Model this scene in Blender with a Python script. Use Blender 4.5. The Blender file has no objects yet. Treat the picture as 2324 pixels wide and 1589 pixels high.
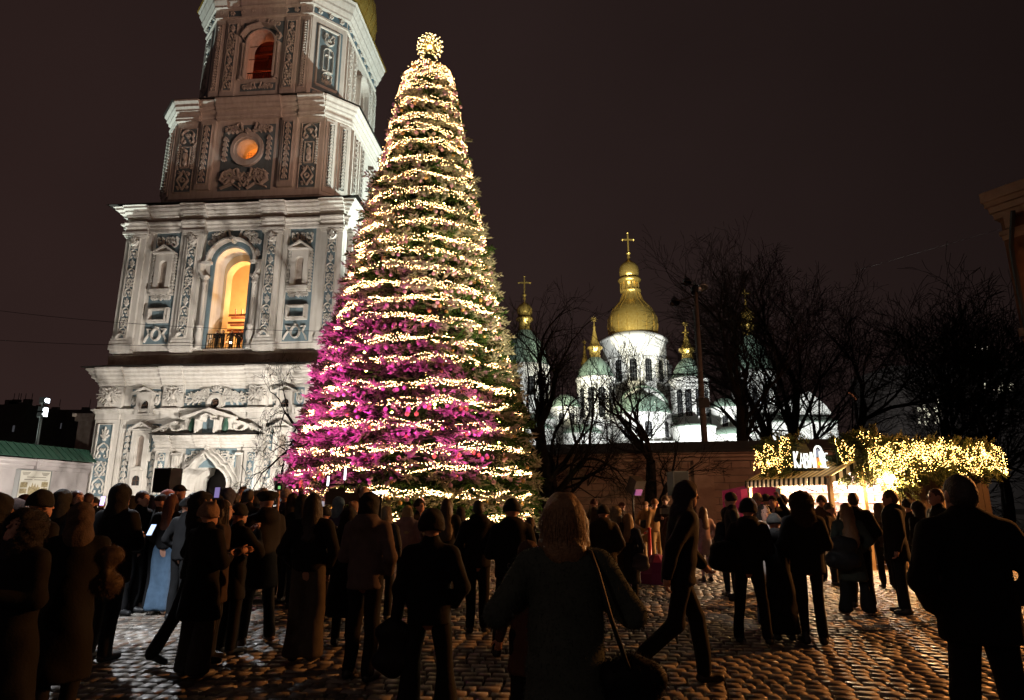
import bpy, math, random
import numpy as np
from math import sin, cos, pi, radians, sqrt, atan2, hypot
random.seed(7); RS = np.random.RandomState(7)
SC = bpy.context.scene; COL = SC.collection

# ------------------------------------------------------------------ camera
CAMH = 1.7; PITCH = 13.2; FPX = 1447.0
cd = bpy.data.cameras.new('camera'); cam = bpy.data.objects.new('camera', cd); COL.objects.link(cam)
cam.location = (0, 0, CAMH); cam.rotation_euler = (radians(90 + PITCH), 0, 0)
cd.sensor_width = 36.0; cd.lens = FPX / 2324 * 36.0; cd.clip_start = 0.05; cd.clip_end = 2000
SC.camera = cam
_c, _s = cos(radians(PITCH)), sin(radians(PITCH))
def ratio(y):
    v = (794.5 - y) / FPX; return (_s + _c * v) / (_c - _s * v)
def at(x, y, Y):
    """world point at distance Y seen at picture point (x, y) of a 2324 x 1589 frame"""
    v = (794.5 - y) / FPX; k = _c - _s * v
    return ((x - 1162) / FPX / k * Y, Y, CAMH + Y * ratio(y))
def atx(x, Y):
    return (x - 1162) / FPX / 1.0273 * Y

# ------------------------------------------------------------------ render, view, world
SC.render.engine = 'CYCLES'
SC.cycles.use_denoising = True
SC.cycles.max_bounces = 5; SC.cycles.diffuse_bounces = 3; SC.cycles.glossy_bounces = 3
SC.cycles.transmission_bounces = 3; SC.cycles.transparent_max_bounces = 4
SC.cycles.caustics_reflective = False; SC.cycles.caustics_refractive = False
SC.cycles.sample_clamp_indirect = 2.0
SC.view_settings.view_transform = 'Standard'; SC.view_settings.look = 'None'
SC.view_settings.exposure = 0.0; SC.view_settings.gamma = 1.0
world = bpy.data.worlds.new('World'); SC.world = world; world.use_nodes = True
wn = world.node_tree.nodes; wl = world.node_tree.links; wn.clear()
w_out = wn.new('ShaderNodeOutputWorld'); w_bg = wn.new('ShaderNodeBackground')
w_tc = wn.new('ShaderNodeTexCoord'); w_sep = wn.new('ShaderNodeSeparateXYZ'); w_mr = wn.new('ShaderNodeMapRange')
w_rmp = wn.new('ShaderNodeValToRGB')
wl.new(w_tc.outputs['Generated'], w_sep.inputs[0]); wl.new(w_sep.outputs['X'], w_mr.inputs['Value'])
w_mr.inputs['From Min'].default_value = -0.6; w_mr.inputs['From Max'].default_value = 0.75
wl.new(w_mr.outputs[0], w_rmp.inputs[0]); wl.new(w_bg.outputs[0], w_out.inputs[0])
w_mz = wn.new('ShaderNodeMapRange'); w_mz.inputs['From Min'].default_value = 0.0; w_mz.inputs['From Max'].default_value = 0.85; w_mz.inputs['To Min'].default_value = 1.45; w_mz.inputs['To Max'].default_value = .80
w_nz = wn.new('ShaderNodeTexNoise'); w_nz.inputs['Scale'].default_value = 2.2; w_nz.inputs['Detail'].default_value = 4; wl.new(w_tc.outputs['Generated'], w_nz.inputs['Vector'])
w_mn = wn.new('ShaderNodeMapRange'); w_mn.inputs['From Min'].default_value = .3; w_mn.inputs['From Max'].default_value = .7; w_mn.inputs['To Min'].default_value = .90; w_mn.inputs['To Max'].default_value = 1.12; wl.new(w_nz.outputs['Fac'], w_mn.inputs['Value'])
w_mm = wn.new('ShaderNodeMath'); w_mm.operation = 'MULTIPLY'; wl.new(w_sep.outputs['Z'], w_mz.inputs['Value']); wl.new(w_mz.outputs[0], w_mm.inputs[0]); wl.new(w_mn.outputs[0], w_mm.inputs[1])
w_vs = wn.new('ShaderNodeVectorMath'); w_vs.operation = 'SCALE'; wl.new(w_rmp.outputs[0], w_vs.inputs[0]); wl.new(w_mm.outputs[0], w_vs.inputs['Scale']); wl.new(w_vs.outputs[0], w_bg.inputs[0])
els = w_rmp.color_ramp.elements
els[0].position = 0.0; els[0].color = (0.0205, 0.0112, 0.0100, 1)
els[1].position = 1.0; els[1].color = (0.0080, 0.0048, 0.0044, 1)
e = els.new(0.45); e.color = (0.0205, 0.0122, 0.0112, 1)
w_bg.inputs[1].default_value = 1.0

# ------------------------------------------------------------------ flood lights
def spot(name, loc, target, watts, color, deg, blend=0.5, radius=0.15):
    l = bpy.data.lights.new(name, 'SPOT'); l.energy = watts; l.color = color
    l.spot_size = radians(deg); l.spot_blend = blend; l.shadow_soft_size = radius
    o = bpy.data.objects.new(name, l); COL.objects.link(o); o.location = loc
    d = np.array(target, float) - np.array(loc, float)
    import mathutils
    o.rotation_euler = mathutils.Vector(d).to_track_quat('-Z', 'Y').to_euler()
    return o
def point(name, loc, watts, color, radius=0.1):
    l = bpy.data.lights.new(name, 'POINT'); l.energy = watts; l.color = color; l.shadow_soft_size = radius
    o = bpy.data.objects.new(name, l); COL.objects.link(o); o.location = loc; return o
WARMW = (1.0, 0.91, 0.80); COOLW = (0.88, 1.0, 0.90); MAG = (1.0, 0.07, 0.62)
# tower front: three floods on the square under added beam cutoff plates (their housings are built below)
FLOODS = [(-10.0, 36.4, 26500), (-22.5, 37.4, 1300), (-33.0, 38.4, 2000)]
for fx, fy, fp in FLOODS:
    spot('flood_front', (fx, fy, .55), (fx*.55 - 23.2*.45, 50.5, 9), fp, WARMW, 140, .3, .03)
# tower flanks (upper octagons)
spot('flood_flank', (14.0, 55.5, 9.0), (-17.0, 57, 35), 92000, COOLW, 50, .5)
spot('flood_flank', (-52.0, 56.5, 1.0), (-30.0, 54, 38), 60000, COOLW, 60, .4)
# cathedral
spot('flood_cathedral', (14.0, 60.0, 1.0), (22.0, 104, 16), 62000, (.96, 1., .97), 110, .5, .4)
spot('flood_cathedral', (34.0, 66.0, 1.0), (38.0, 104, 10), 95000, (.96, 1., .97), 100, .5, .4)
spot('flood_dome', (2.0, 74.0, 8.0), (19.5, 112, 34), 80000, (1., .93, .66), 46, .5, .8)
# christmas tree show lights
spot('show_light_magenta', (-14.6, 17.0, 2.2), (-7.2, 24.5, 5.0), 8000, MAG, 44, .7)
spot('show_light_magenta', (-8.2, 15.6, 2.6), (-4.8, 22.8, 5.4), 4600, MAG, 52, .9)
spot('show_light_magenta', (-12.0, 20.5, 1.0), (-8.2, 24.5, 8.5), 3600, MAG, 44, .9)
spot('show_light_magenta', (3.0, 18.0, 2.1), (-2.2, 23.0, 4.2), 5200, MAG, 30, .8)
spot('show_light_white', (6.5, 19.2, 2.3), (-2.4, 26.0, 12.5), 9000, (1., .86, .58), 44, .9)
spot('show_light_white', (-12.0, 16.0, 2.0), (-4.6, 25.5, 17.0), 3400, (1., .80, .40), 34, .9)
# sodium street lamps outside the picture, then two added fill lights
spot('street_lamp_light', (31.0, 17.0, 9.0), (-6.0, 44.0, 11), 7500, (1., .48, .26), 84, .5, .2)
spot('street_lamp_light', (21.0, 15.0, 7.0), (3.5, 12.5, 0), 15000, (1., .36, .09), 60, .8, .2)
spot('street_lamp_light', (27.0, 12.0, 11.0), (-23.0, 50.5, 40), 36000, (1., .56, .40), 24, .7, .2)  # added warm fill aimed at the dim upper tower front
point('street_lamp_light', (-9.0, -13.0, 9.0), 330, (1., .70, .56), .2)  # added weak fill behind the camera for the backs of the crowd

# ------------------------------------------------------------------ materials
MATS = {}
def mat(name, col, rough=0.8, metal=0.0, noise=None, bump=None, emit=None, strength=0.0, spec=None, objrand=0.0):
    """noise = (scale, amount, second colour)  bump = (scale, strength)"""
    if name in MATS: return MATS[name]
    m = bpy.data.materials.new(name); m.use_nodes = True; nt = m.node_tree; N = nt.nodes; L = nt.links
    b = N['Principled BSDF']; b.inputs['Base Color'].default_value = (*col, 1)
    b.inputs['Roughness'].default_value = rough; b.inputs['Metallic'].default_value = metal
    if spec is not None: b.inputs['Specular IOR Level'].default_value = spec
    tc = None
    if noise or bump:
        tc = N.new('ShaderNodeNewGeometry')
    src = None
    if noise:
        n = N.new('ShaderNodeTexNoise'); n.inputs['Scale'].default_value = noise[0]; n.inputs['Detail'].default_value = 5
        L.new(tc.outputs['Position'], n.inputs['Vector'])
        r = N.new('ShaderNodeValToRGB'); r.color_ramp.elements[0].position = .5 - .25 / max(noise[1], .3); r.color_ramp.elements[1].position = .5 + .22 / max(noise[1], .3)
        r.color_ramp.elements[0].color = (*noise[2], 1); r.color_ramp.elements[1].color = (*col, 1)
        L.new(n.outputs['Fac'], r.inputs[0]); src = r.outputs[0]
        L.new(src, b.inputs['Base Color'])
    if objrand:
        oi = N.new('ShaderNodeObjectInfo'); mr = N.new('ShaderNodeMapRange')
        L.new(oi.outputs['Random'], mr.inputs[0]); mr.inputs['To Min'].default_value = 1 - objrand; mr.inputs['To Max'].default_value = 1 + objrand
        mx = N.new('ShaderNodeVectorMath'); mx.operation = 'SCALE'
        if src: L.new(src, mx.inputs[0])
        else: mx.inputs[0].default_value = col
        L.new(mr.outputs[0], mx.inputs['Scale']); L.new(mx.outputs[0], b.inputs['Base Color'])
    if bump:
        n2 = N.new('ShaderNodeTexNoise'); n2.inputs['Scale'].default_value = bump[0]; n2.inputs['Detail'].default_value = 6
        L.new(tc.outputs['Position'], n2.inputs['Vector'])
        bp = N.new('ShaderNodeBump'); bp.inputs['Strength'].default_value = bump[1]; bp.inputs['Distance'].default_value = 0.05
        L.new(n2.outputs['Fac'], bp.inputs['Height']); L.new(bp.outputs[0], b.inputs['Normal'])
    if emit:
        b.inputs['Emission Color'].default_value = (*emit, 1); b.inputs['Emission Strength'].default_value = strength
    MATS[name] = m; return m

def translucent(m, amt, col):
    N = m.node_tree.nodes; L = m.node_tree.links; b = N['Principled BSDF']; o = N['Material Output']
    t = N.new('ShaderNodeBsdfTranslucent'); t.inputs[0].default_value = (*col, 1); mx = N.new('ShaderNodeMixShader'); mx.inputs[0].default_value = amt
    L.new(b.outputs[0], mx.inputs[1]); L.new(t.outputs[0], mx.inputs[2]); L.new(mx.outputs[0], o.inputs['Surface']); return m
# ------------------------------------------------------------------ object helpers
def link(o, parent=None, **props):
    COL.objects.link(o)
    if parent is not None: o.parent = parent
    for k, v in props.items():
        if v is not None: o[k] = v
    return o
def empty(name, loc=(0, 0, 0), rz=0.0, label=None, category=None, group=None, parent=None, kind=None):
    o = bpy.data.objects.new(name, None); o.empty_display_size = .2
    o.location = loc; o.rotation_euler = (0, 0, rz)
    return link(o, parent, label=label, category=category, group=group, kind=kind)
def mesh_np(name, V, Q, mats, parent=None, smooth=False, midx=None, **props):
    """V (n,3) array, Q (m,3|4) int array or list of such arrays"""
    me = bpy.data.meshes.new(name)
    V = np.asarray(V, np.float32)
    if not isinstance(Q, (list, tuple)): Q = [Q]
    Q = [np.asarray(q, np.int32) for q in Q if len(q)]
    me.vertices.add(len(V)); me.vertices.foreach_set('co', V.ravel())
    loops = np.concatenate([q.ravel() for q in Q]); sizes = np.concatenate([np.full(len(q), q.shape[1], np.int32) for q in Q])
    starts = np.concatenate([[0], np.cumsum(sizes)[:-1]]).astype(np.int32)
    me.loops.add(len(loops)); me.loops.foreach_set('vertex_index', loops)
    me.polygons.add(len(sizes)); me.polygons.foreach_set('loop_start', starts); me.polygons.foreach_set('loop_total', sizes)
    me.update(calc_edges=True)
    if not isinstance(mats, (list, tuple)): mats = [mats]
    for m in mats: me.materials.append(m)
    if midx is not None: me.polygons.foreach_set('material_index', np.asarray(midx, np.int32))
    if smooth: me.polygons.foreach_set('use_smooth', np.ones(len(sizes), bool))
    o = bpy.data.objects.new(name, me)
    return link(o, parent, **props)

RELIEF = 1.0
class MB:
    """collects boxes, prisms, tubes ... in a frame (u, d, z) and links them as one mesh"""
    def __init__(s, M=None, O=(0, 0, 0)):
        s.M = np.eye(3) if M is None else np.asarray(M, float); s.O = np.asarray(O, float)
        s.V = []; s.F = []; s.n = 0; s.mi = []; s.cur = 0
    def add(s, V, F):
        V = np.asarray(V, float) @ s.M + s.O
        s.V.append(V)
        for f in F: s.F.append(tuple(i + s.n for i in f)); s.mi.append(s.cur)
        s.n += len(V); return s
    def box(s, x0, x1, y0, y1, z0, z1):
        return s.add([(x0,y0,z0),(x1,y0,z0),(x1,y1,z0),(x0,y1,z0),(x0,y0,z1),(x1,y0,z1),(x1,y1,z1),(x0,y1,z1)],
              [(0,3,2,1),(4,5,6,7),(0,1,5,4),(1,2,6,5),(2,3,7,6),(3,0,4,7)])
    def prism(s, poly, d0, d1):
        """polygon in (u, z), extruded from depth d0 to d1"""
        n = len(poly)
        V = [(p[0], d0, p[1]) for p in poly] + [(p[0], d1, p[1]) for p in poly]
        return s.add(V, [tuple(range(n)), tuple(range(2*n-1, n-1, -1))] + [(i, (i+1) % n, n + (i+1) % n, n + i) for i in range(n)])
    def extrude_u(s, prof, u0, u1):
        """profile in (d, z), extruded along u"""
        n = len(prof)
        V = [(u0, p[0], p[1]) for p in prof] + [(u1, p[0], p[1]) for p in prof]
        return s.add(V, [tuple(range(n)), tuple(range(2*n-1, n-1, -1))] + [(i, (i+1) % n, n + (i+1) % n, n + i) for i in range(n)])
    def lathe(s, prof, cx=0, cy=0, n=24, a0=0, a1=2*pi, caps=False):
        """profile [(r, z)]"""
        full = abs(a1 - a0 - 2*pi) < 1e-6; k = n if full else n + 1
        A = [a0 + (a1 - a0) * i / n for i in range(k)]
        V = [(cx + r * cos(a), cy + r * sin(a), z) for r, z in prof for a in A]; F = []
        for j in range(len(prof) - 1):
            for i in range(n):
                i2 = (i + 1) % k if full else i + 1
                F.append((j*k+i, j*k+i2, (j+1)*k+i2, (j+1)*k+i))
        if caps and full: F += [tuple(range(k))[::-1], tuple(range((len(prof)-1)*k, len(prof)*k))]
        return s.add(V, F)
    def tube(s, pts, r, n=6, cap=True):
        P = np.asarray(pts, float); m = len(P)
        rr = np.full(m, r, float) if np.isscalar(r) else np.asarray(r, float)
        T = np.gradient(P, axis=0) if m > 2 else np.repeat([P[-1] - P[0]], m, 0)
        T /= (np.linalg.norm(T, axis=1, keepdims=True) + 1e-9)
        ref = np.array([0, 0, 1.]) if abs(T[0][2]) < .9 else np.array([1., 0, 0])
        V = []
        for i in range(m):
            a = np.cross(T[i], ref); na = np.linalg.norm(a)
            if na < 1e-4: a = np.cross(T[i], [0, 1., .3]); na = np.linalg.norm(a)
            a /= na; b = np.cross(T[i], a)
            for k in range(n):
                t = 2*pi*k/n; V.append(P[i] + rr[i] * (a*cos(t) + b*sin(t)))
        F = [(i*n+k, i*n+(k+1) % n, (i+1)*n+(k+1) % n, (i+1)*n+k) for i in range(m-1) for k in range(n)]
        if cap: F += [tuple(range(n))[::-1], tuple(range((m-1)*n, m*n))]
        return s.add(V, F)
    def ribbon(s, pts, w, h, d0=0.0):
        """raised stucco strip along a path in (u, z): width w, relief h, on the plane depth d0"""
        P = np.asarray(pts, float); m = len(P); T = np.gradient(P, axis=0); T /= (np.linalg.norm(T, axis=1, keepdims=True) + 1e-9)
        Nn = np.stack([-T[:, 1], T[:, 0]], 1)
        ww = np.full(m, w, float) if np.isscalar(w) else np.asarray(w, float)
        V = []
        for i in range(m):
            for k, (a, hh) in enumerate(((-.5, 0), (-.28, 1), (.28, 1), (.5, 0))):
                q = P[i] + Nn[i] * ww[i] * a; V.append((q[0], d0 + h * hh * RELIEF, q[1]))
        F = [(i*4+k, i*4+k+1, i*4+k+5, i*4+k+4) for i in range(m-1) for k in range(3)] + [(0, 1, 2, 3), (m*4-1, m*4-2, m*4-3, m*4-4)]
        return s.add(V, F)
    def dome(s, cu, cz, ru, rz, h, d0=0.0, n=8):
        """low rounded boss"""
        V = [(cu + ru*cos(2*pi*i/n), d0, cz + rz*sin(2*pi*i/n)) for i in range(n)] + \
            [(cu + .6*ru*cos(2*pi*i/n), d0+h*RELIEF, cz + .6*rz*sin(2*pi*i/n)) for i in range(n)]
        return s.add(V, [(i, (i+1) % n, n+(i+1) % n, n+i) for i in range(n)] + [tuple(range(n, 2*n))])
    def build(s, name, mats, parent=None, smooth=False, **props):
        me = bpy.data.meshes.new(name)
        V = np.concatenate(s.V) if s.V else np.zeros((0, 3))
        me.from_pydata(V.tolist(), [], s.F)
        if not isinstance(mats, (list, tuple)): mats = [mats]
        for m in mats: me.materials.append(m)
        if len(mats) > 1: me.polygons.foreach_set('material_index', np.asarray(s.mi, np.int32))
        if smooth: me.polygons.foreach_set('use_smooth', np.ones(len(s.F), bool))
        me.update()
        o = bpy.data.objects.new(name, me)
        return link(o, parent, **props)
def dup(o, parent=None, label=None, loc=None, rot=None):
    c = o.copy(); COL.objects.link(c)
    c.parent = parent if parent is not None else o.parent
    if loc is not None: c.location = loc
    if rot is not None: c.rotation_euler = rot
    if label: c['label'] = label
    for ch in [x for x in COL.objects if x.parent == o]: dup(ch, c)
    return c
def dup_fast(o, parent, loc=None, rot=None, scale=None, data=None):
    c = o.copy(); COL.objects.link(c); c.parent = parent
    if loc is not None: c.location = loc
    if rot is not None: c.rotation_euler = rot
    if scale is not None: c.scale = scale
    if data is not None: c.data = data
    return c
# ------------------------------------------------------------------ shared materials
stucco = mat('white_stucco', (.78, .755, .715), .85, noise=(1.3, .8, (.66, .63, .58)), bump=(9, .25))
stucco2 = mat('aged_stucco', (.50, .43, .38), .9, noise=(2.2, 1.2, (.34, .28, .235)), bump=(7, .5))
bluep = mat('blue_paint', (.20, .285, .33), .85, noise=(2, .8, (.15, .22, .26)), bump=(12, .15))
def streaks(m):
    N = m.node_tree.nodes; L = m.node_tree.links; b = N['Principled BSDF']; src = b.inputs['Base Color'].links[0].from_socket
    g = N.new('ShaderNodeNewGeometry'); mp = N.new('ShaderNodeMapping'); mp.inputs['Scale'].default_value = (2.2, 2.2, .22); n = N.new('ShaderNodeTexNoise'); n.inputs['Scale'].default_value = 1.6; n.inputs['Detail'].default_value = 6
    r = N.new('ShaderNodeValToRGB'); r.color_ramp.elements[0].position = .36; r.color_ramp.elements[1].position = .58; r.color_ramp.elements[0].color = (.58, .53, .47, 1)
    mx = N.new('ShaderNodeMix'); mx.data_type = 'RGBA'; mx.blend_type = 'MULTIPLY'; mx.inputs[0].default_value = .28
    L.new(g.outputs['Position'], mp.inputs[0]); L.new(mp.outputs[0], n.inputs[0]); L.new(n.outputs['Fac'], r.inputs[0]); L.new(src, mx.inputs[6]); L.new(r.outputs[0], mx.inputs[7]); L.new(mx.outputs[2], b.inputs['Base Color'])
streaks(stucco); streaks(stucco2); streaks(bluep)
darkroof = mat('dark_sheet_metal', (.05, .045, .04), .6, noise=(3, 1, (.025, .022, .02)))
greenroof = mat('green_sheet_metal', (.03, .10, .065), .55, noise=(2, 1, (.02, .065, .045)))
gold = mat('gold_leaf', (.95, .68, .20), .27, .72, noise=(2.5, 1, (.74, .48, .10)), bump=(5, .6))
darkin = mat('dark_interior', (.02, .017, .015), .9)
brownwood = mat('brown_wood', (.11, .055, .03), .7, noise=(8, 1, (.06, .03, .018)))
glassd = mat('window_glass', (.02, .022, .025), .12, 0, spec=.8)
iron = mat('black_iron', (.02, .02, .02), .5, .6)
steel = mat('grey_steel', (.32, .33, .33), .45, .7)
# ================================================================== FLOODLIGHT HOUSINGS
for i, (fx, fy, fp) in enumerate(FLOODS):
    fl = empty('floodlight', (fx, fy, 0), 0, ['squat visored floodlight on the square, nearest the christmas tree', 'squat visored floodlight in front of the tower portal', 'squat visored floodlight nearest the white wall'][i], 'floodlight', 'ground floodlights before the bell tower')
    MB().box(-.30, .30, -.42, -.12, .30, .80).build('housing', iron, fl)
    MB().box(-1.6, 1.6, -.45, .286, 1.15, 1.17).build('visor', iron, fl)  # added plate, shaped to keep the flood off the upper storeys
    MB().box(-1.6, -1.56, -.45, .286, .0, 1.15).box(1.56, 1.6, -.45, .286, 0, 1.15).box(-.3, .3, -.40, -.3, 0, .3).build('stand', iron, fl)
# ================================================================== BELL TOWER
RELIEF = 1.9
AL = radians(4.6); TCX, TCY = -23.35, 50.0
tower = empty('bell_tower', (TCX + 9.7*sin(AL), TCY + 9.7*cos(AL), 0), -AL,
    'tall white and blue baroque bell tower with stucco reliefs, left of the christmas tree', 'bell tower')
def FR(W, cx=0): return dict(M=[[1,0,0],[0,-1,0],[0,0,1]], O=(cx, -W, 0))
def RI(W, cx=0): return dict(M=[[0,1,0],[1,0,0],[0,0,1]], O=(W+cx, 0, 0))
def LE(W, cx=0): return dict(M=[[0,-1,0],[-1,0,0],[0,0,1]], O=(-W+cx, 0, 0))
def BK(W, cx=0): return dict(M=[[-1,0,0],[0,1,0],[0,0,1]], O=(cx, W, 0))
q = sqrt(.5)
def DG(W, F, cx, sx, sy):
    """diagonal face of an octagon: normal (sx, sy)/sqrt2"""
    m = (W + F) / 2; t = (-sy*q, sx*q, 0)
    return dict(M=[list(t), [sx*q, sy*q, 0], [0, 0, 1]], O=(cx + sx*m, sy*m, 0))
def hole_wall(mb, u0, u1, z0, z1, us, lo, hi, d0, d1):
    us = list(us); n = len(us)
    for d in (d0, d1):
        mb.add([(u0,d,z0),(us[0],d,z0),(us[0],d,z1),(u0,d,z1)], [(0,1,2,3)])
        mb.add([(us[-1],d,z0),(u1,d,z0),(u1,d,z1),(us[-1],d,z1)], [(0,1,2,3)])
        for i in range(n-1):
            if us[i+1] - us[i] < 1e-6: continue
            mb.add([(us[i],d,hi[i]),(us[i+1],d,hi[i+1]),(us[i+1],d,z1),(us[i],d,z1)], [(0,1,2,3)])
            if max(lo[i], lo[i+1]) > z0 + 1e-6:
                mb.add([(us[i],d,z0),(us[i+1],d,z0),(us[i+1],d,lo[i+1]),(us[i],d,lo[i])], [(0,1,2,3)])
    loop = [(us[i], hi[i]) for i in range(n)] + [(us[i], lo[i]) for i in range(n-1, -1, -1)]
    m = len(loop)
    V = [(p[0], d0, p[1]) for p in loop] + [(p[0], d1, p[1]) for p in loop]
    mb.add(V, [(i, (i+1) % m, m+(i+1) % m, m+i) for i in range(m)])
    for a, b in (((u0,z0),(u1,z0)), ((u0,z1),(u1,z1)), ((u0,z0),(u0,z1)), ((u1,z0),(u1,z1))):
        mb.add([(a[0],d0,a[1]),(b[0],d0,b[1]),(b[0],d1,b[1]),(a[0],d1,a[1])], [(0,1,2,3)])
    return mb
def arch_us(uc, hw, zb, zs, n=14):
    A = [pi - pi*i/n for i in range(n+1)]
    return [uc + hw*cos(a) for a in A], [zb]*(n+1), [zs + hw*sin(a) for a in A]
def circ_us(uc, zc, r, n=16):
    A = [pi - pi*i/n for i in range(n+1)]
    return [uc + r*cos(a) for a in A], [zc - r*sin(a) for a in A], [zc + r*sin(a) for a in A]
def poly_off(P, d):
    n = len(P); out = []
    for i in range(n):
        p0, p1, p2 = np.array(P[i-1]), np.array(P[i]), np.array(P[(i+1) % n])
        e1 = (p1-p0)/np.linalg.norm(p1-p0); e2 = (p2-p1)/np.linalg.norm(p2-p1)
        n1 = np.array([e1[1], -e1[0]]); n2 = np.array([e2[1], -e2[0]])
        k = d / (1 + n1 @ n2); out.append(p1 + (n1 + n2)*k)
    return out
def ring(mb, P, prof):
    """cornice swept round a footprint P (counter clockwise); prof [(proj, z)]"""
    n = len(P); V = []; F = []
    for d, z in prof:
        for p in poly_off(P, d): V.append((p[0], p[1], z))
    m = len(prof)
    for j in range(m-1):
        for i in range(n): F.append((j*n+i, j*n+(i+1) % n, (j+1)*n+(i+1) % n, (j+1)*n+i))
    F.append(tuple(range((m-1)*n, m*n)))
    return mb.add(V, F)
def oct_pts(W, F, cx=0): return [(cx+a, b) for a, b in ((-F,-W),(F,-W),(W,-F),(W,F),(F,W),(-F,W),(-W,F),(-W,-F))]
def sq_pts(W, cx=0): return [(cx-W,-W),(cx+W,-W),(cx+W,W),(cx-W,W)]

# ---- stucco ornament vocabulary (paths in u, z)
def spiral(cx, cz, r, a0, turns, sg=1, n=12):
    return [(cx + r*(1-.8*i/n)*cos(a0 + sg*turns*2*pi*i/n), cz + r*(1-.8*i/n)*sin(a0 + sg*turns*2*pi*i/n)) for i in range(n+1)]
def lyre(mb, uc, zc, w, h, t, up=1, hh=.07):
    for s in (-1, 1):
        P = [(uc, zc - up*h*.5)] + [(uc + s*w*.42*sin(pi*k/7)**.8, zc - up*h*.5 + up*h*.72*k/7) for k in range(1, 6)]
        P += [(uc + s*(w*.30 + w*.14*cos(a)), zc + up*h*.28 + up*h*.12*sin(a)) for a in (0, .9, 1.8, 2.8, 3.8)]
        mb.ribbon(P, t, hh)
    mb.dome(uc, zc - up*h*.05, w*.10, h*.16, hh*1.3)
    mb.dome(uc - w*.14, zc - up*h*.12, w*.07, h*.10, hh); mb.dome(uc + w*.14, zc - up*h*.12, w*.07, h*.10, hh)
def lozenge(mb, uc, zc, w, h, t, up=1, hh=.07):
    P = [(uc, zc-h*.45), (uc+w*.38, zc), (uc, zc+h*.45), (uc-w*.38, zc), (uc, zc-h*.45)]
    for i in range(4): mb.ribbon([P[i], ((P[i][0]+P[i+1][0])/2, (P[i][1]+P[i+1][1])/2), P[i+1]], t, hh)
    mb.ribbon([(uc + w*.15*cos(a), zc + w*.15*sin(a)) for a in np.linspace(0, 2*pi, 9)], t*.8, hh)
    for s in (-1, 1):
        for r in (-1, 1): mb.ribbon(spiral(uc + s*w*.30, zc + r*h*.34, w*.13, -s*r*pi/2, .8, s*r, 7), t*.8, hh)
def palmette(mb, uc, zc, w, h, t, up=1, hh=.07):
    for k in range(-2, 3):
        a = k*.55; ln = h*(.5 - .06*abs(k))
        mb.ribbon([(uc + sin(a)*ln*x*w/h*.95, zc - up*h*.3 + up*cos(a)*ln*x*1.5) for x in (.15, .5, .85, 1.)], [t*.8, t*1.5, t*1.2, t*.3], hh)
    mb.dome(uc, zc - up*h*.34, w*.13, w*.12, hh*1.3)
def bell(mb, uc, zc, w, h, t, up=-1, hh=.09):
    for k in (-1, 0, 1):
        mb.ribbon([(uc + k*w*.05, zc+h*.4), (uc + k*w*.26, zc+h*.05), (uc + k*w*.32, zc-h*.3), (uc + k*w*.44, zc-h*.42)], [t*.7, t*1.5, t*1.3, t*.4], hh)
    mb.dome(uc, zc+h*.42, w*.11, w*.11, hh)
UNITS = [lyre, lozenge, palmette]
def vine(mb, uc, z0, z1, w, t=.085, hh=.07, order=(0, 1, 0, 2), k=1.15):
    n = max(1, int(round((z1-z0)/(w*k)))); h = (z1-z0)/n
    for i in range(n):
        UNITS[order[i % len(order)]](mb, uc, z0 + h*(i+.5), w, h*.96, t, 1 if i % 2 else -1, hh)
def garland_v(mb, uc, z0, z1, w, t=.08, hh=.1):
    n = max(1, int(round((z1-z0)/(w*1.05)))); h = (z1-z0)/n
    mb.ribbon([(uc, z0), (uc, (z0+z1)/2), (uc, z1)], t*.5, hh*.4)
    for i in range(n): bell(mb, uc, z0 + h*(i+.5), w, h*.9, t, -1, hh)
def acanthus(mb, uc, zc, w, h, s, t=.09, hh=.1):
    """big leafy scroll spreading to side s"""
    for j in range(3):
        r = w*(.34 - .08*j); cx = uc + s*w*(.18 + .3*j); cz = zc + h*(.12 - .12*j)
        mb.ribbon([(uc + s*w*.02, zc - h*.3 + .05*j), (uc + s*w*(.1+.2*j), zc - h*.1)] + spiral(cx, cz, r*.8, pi/2 + s*pi/2*0, .9, -s, 9), [t*1.3]*3 + [t]*9, hh)
    for j in range(6):
        a = .25 + j*.34; P = [(uc + s*w*(.28 + .11*j) , zc + h*.05), (uc + s*w*(.34 + .11*j), zc + h*(.28 - .10*(j % 2)) ), (uc + s*w*(.42 + .10*j), zc + h*(.40 - .13*(j % 3)))]
        mb.ribbon(P, [t*.7, t*1.6, t*.5], hh)
        P = [(uc + s*w*(.28 + .11*j), zc - h*.08), (uc + s*w*(.36 + .10*j), zc - h*(.26 - .08*(j % 2))), (uc + s*w*(.40 + .10*j), zc - h*(.42 - .14*(j % 2)))]
        mb.ribbon(P, [t*.7, t*1.6, t*.5], hh)
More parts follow.
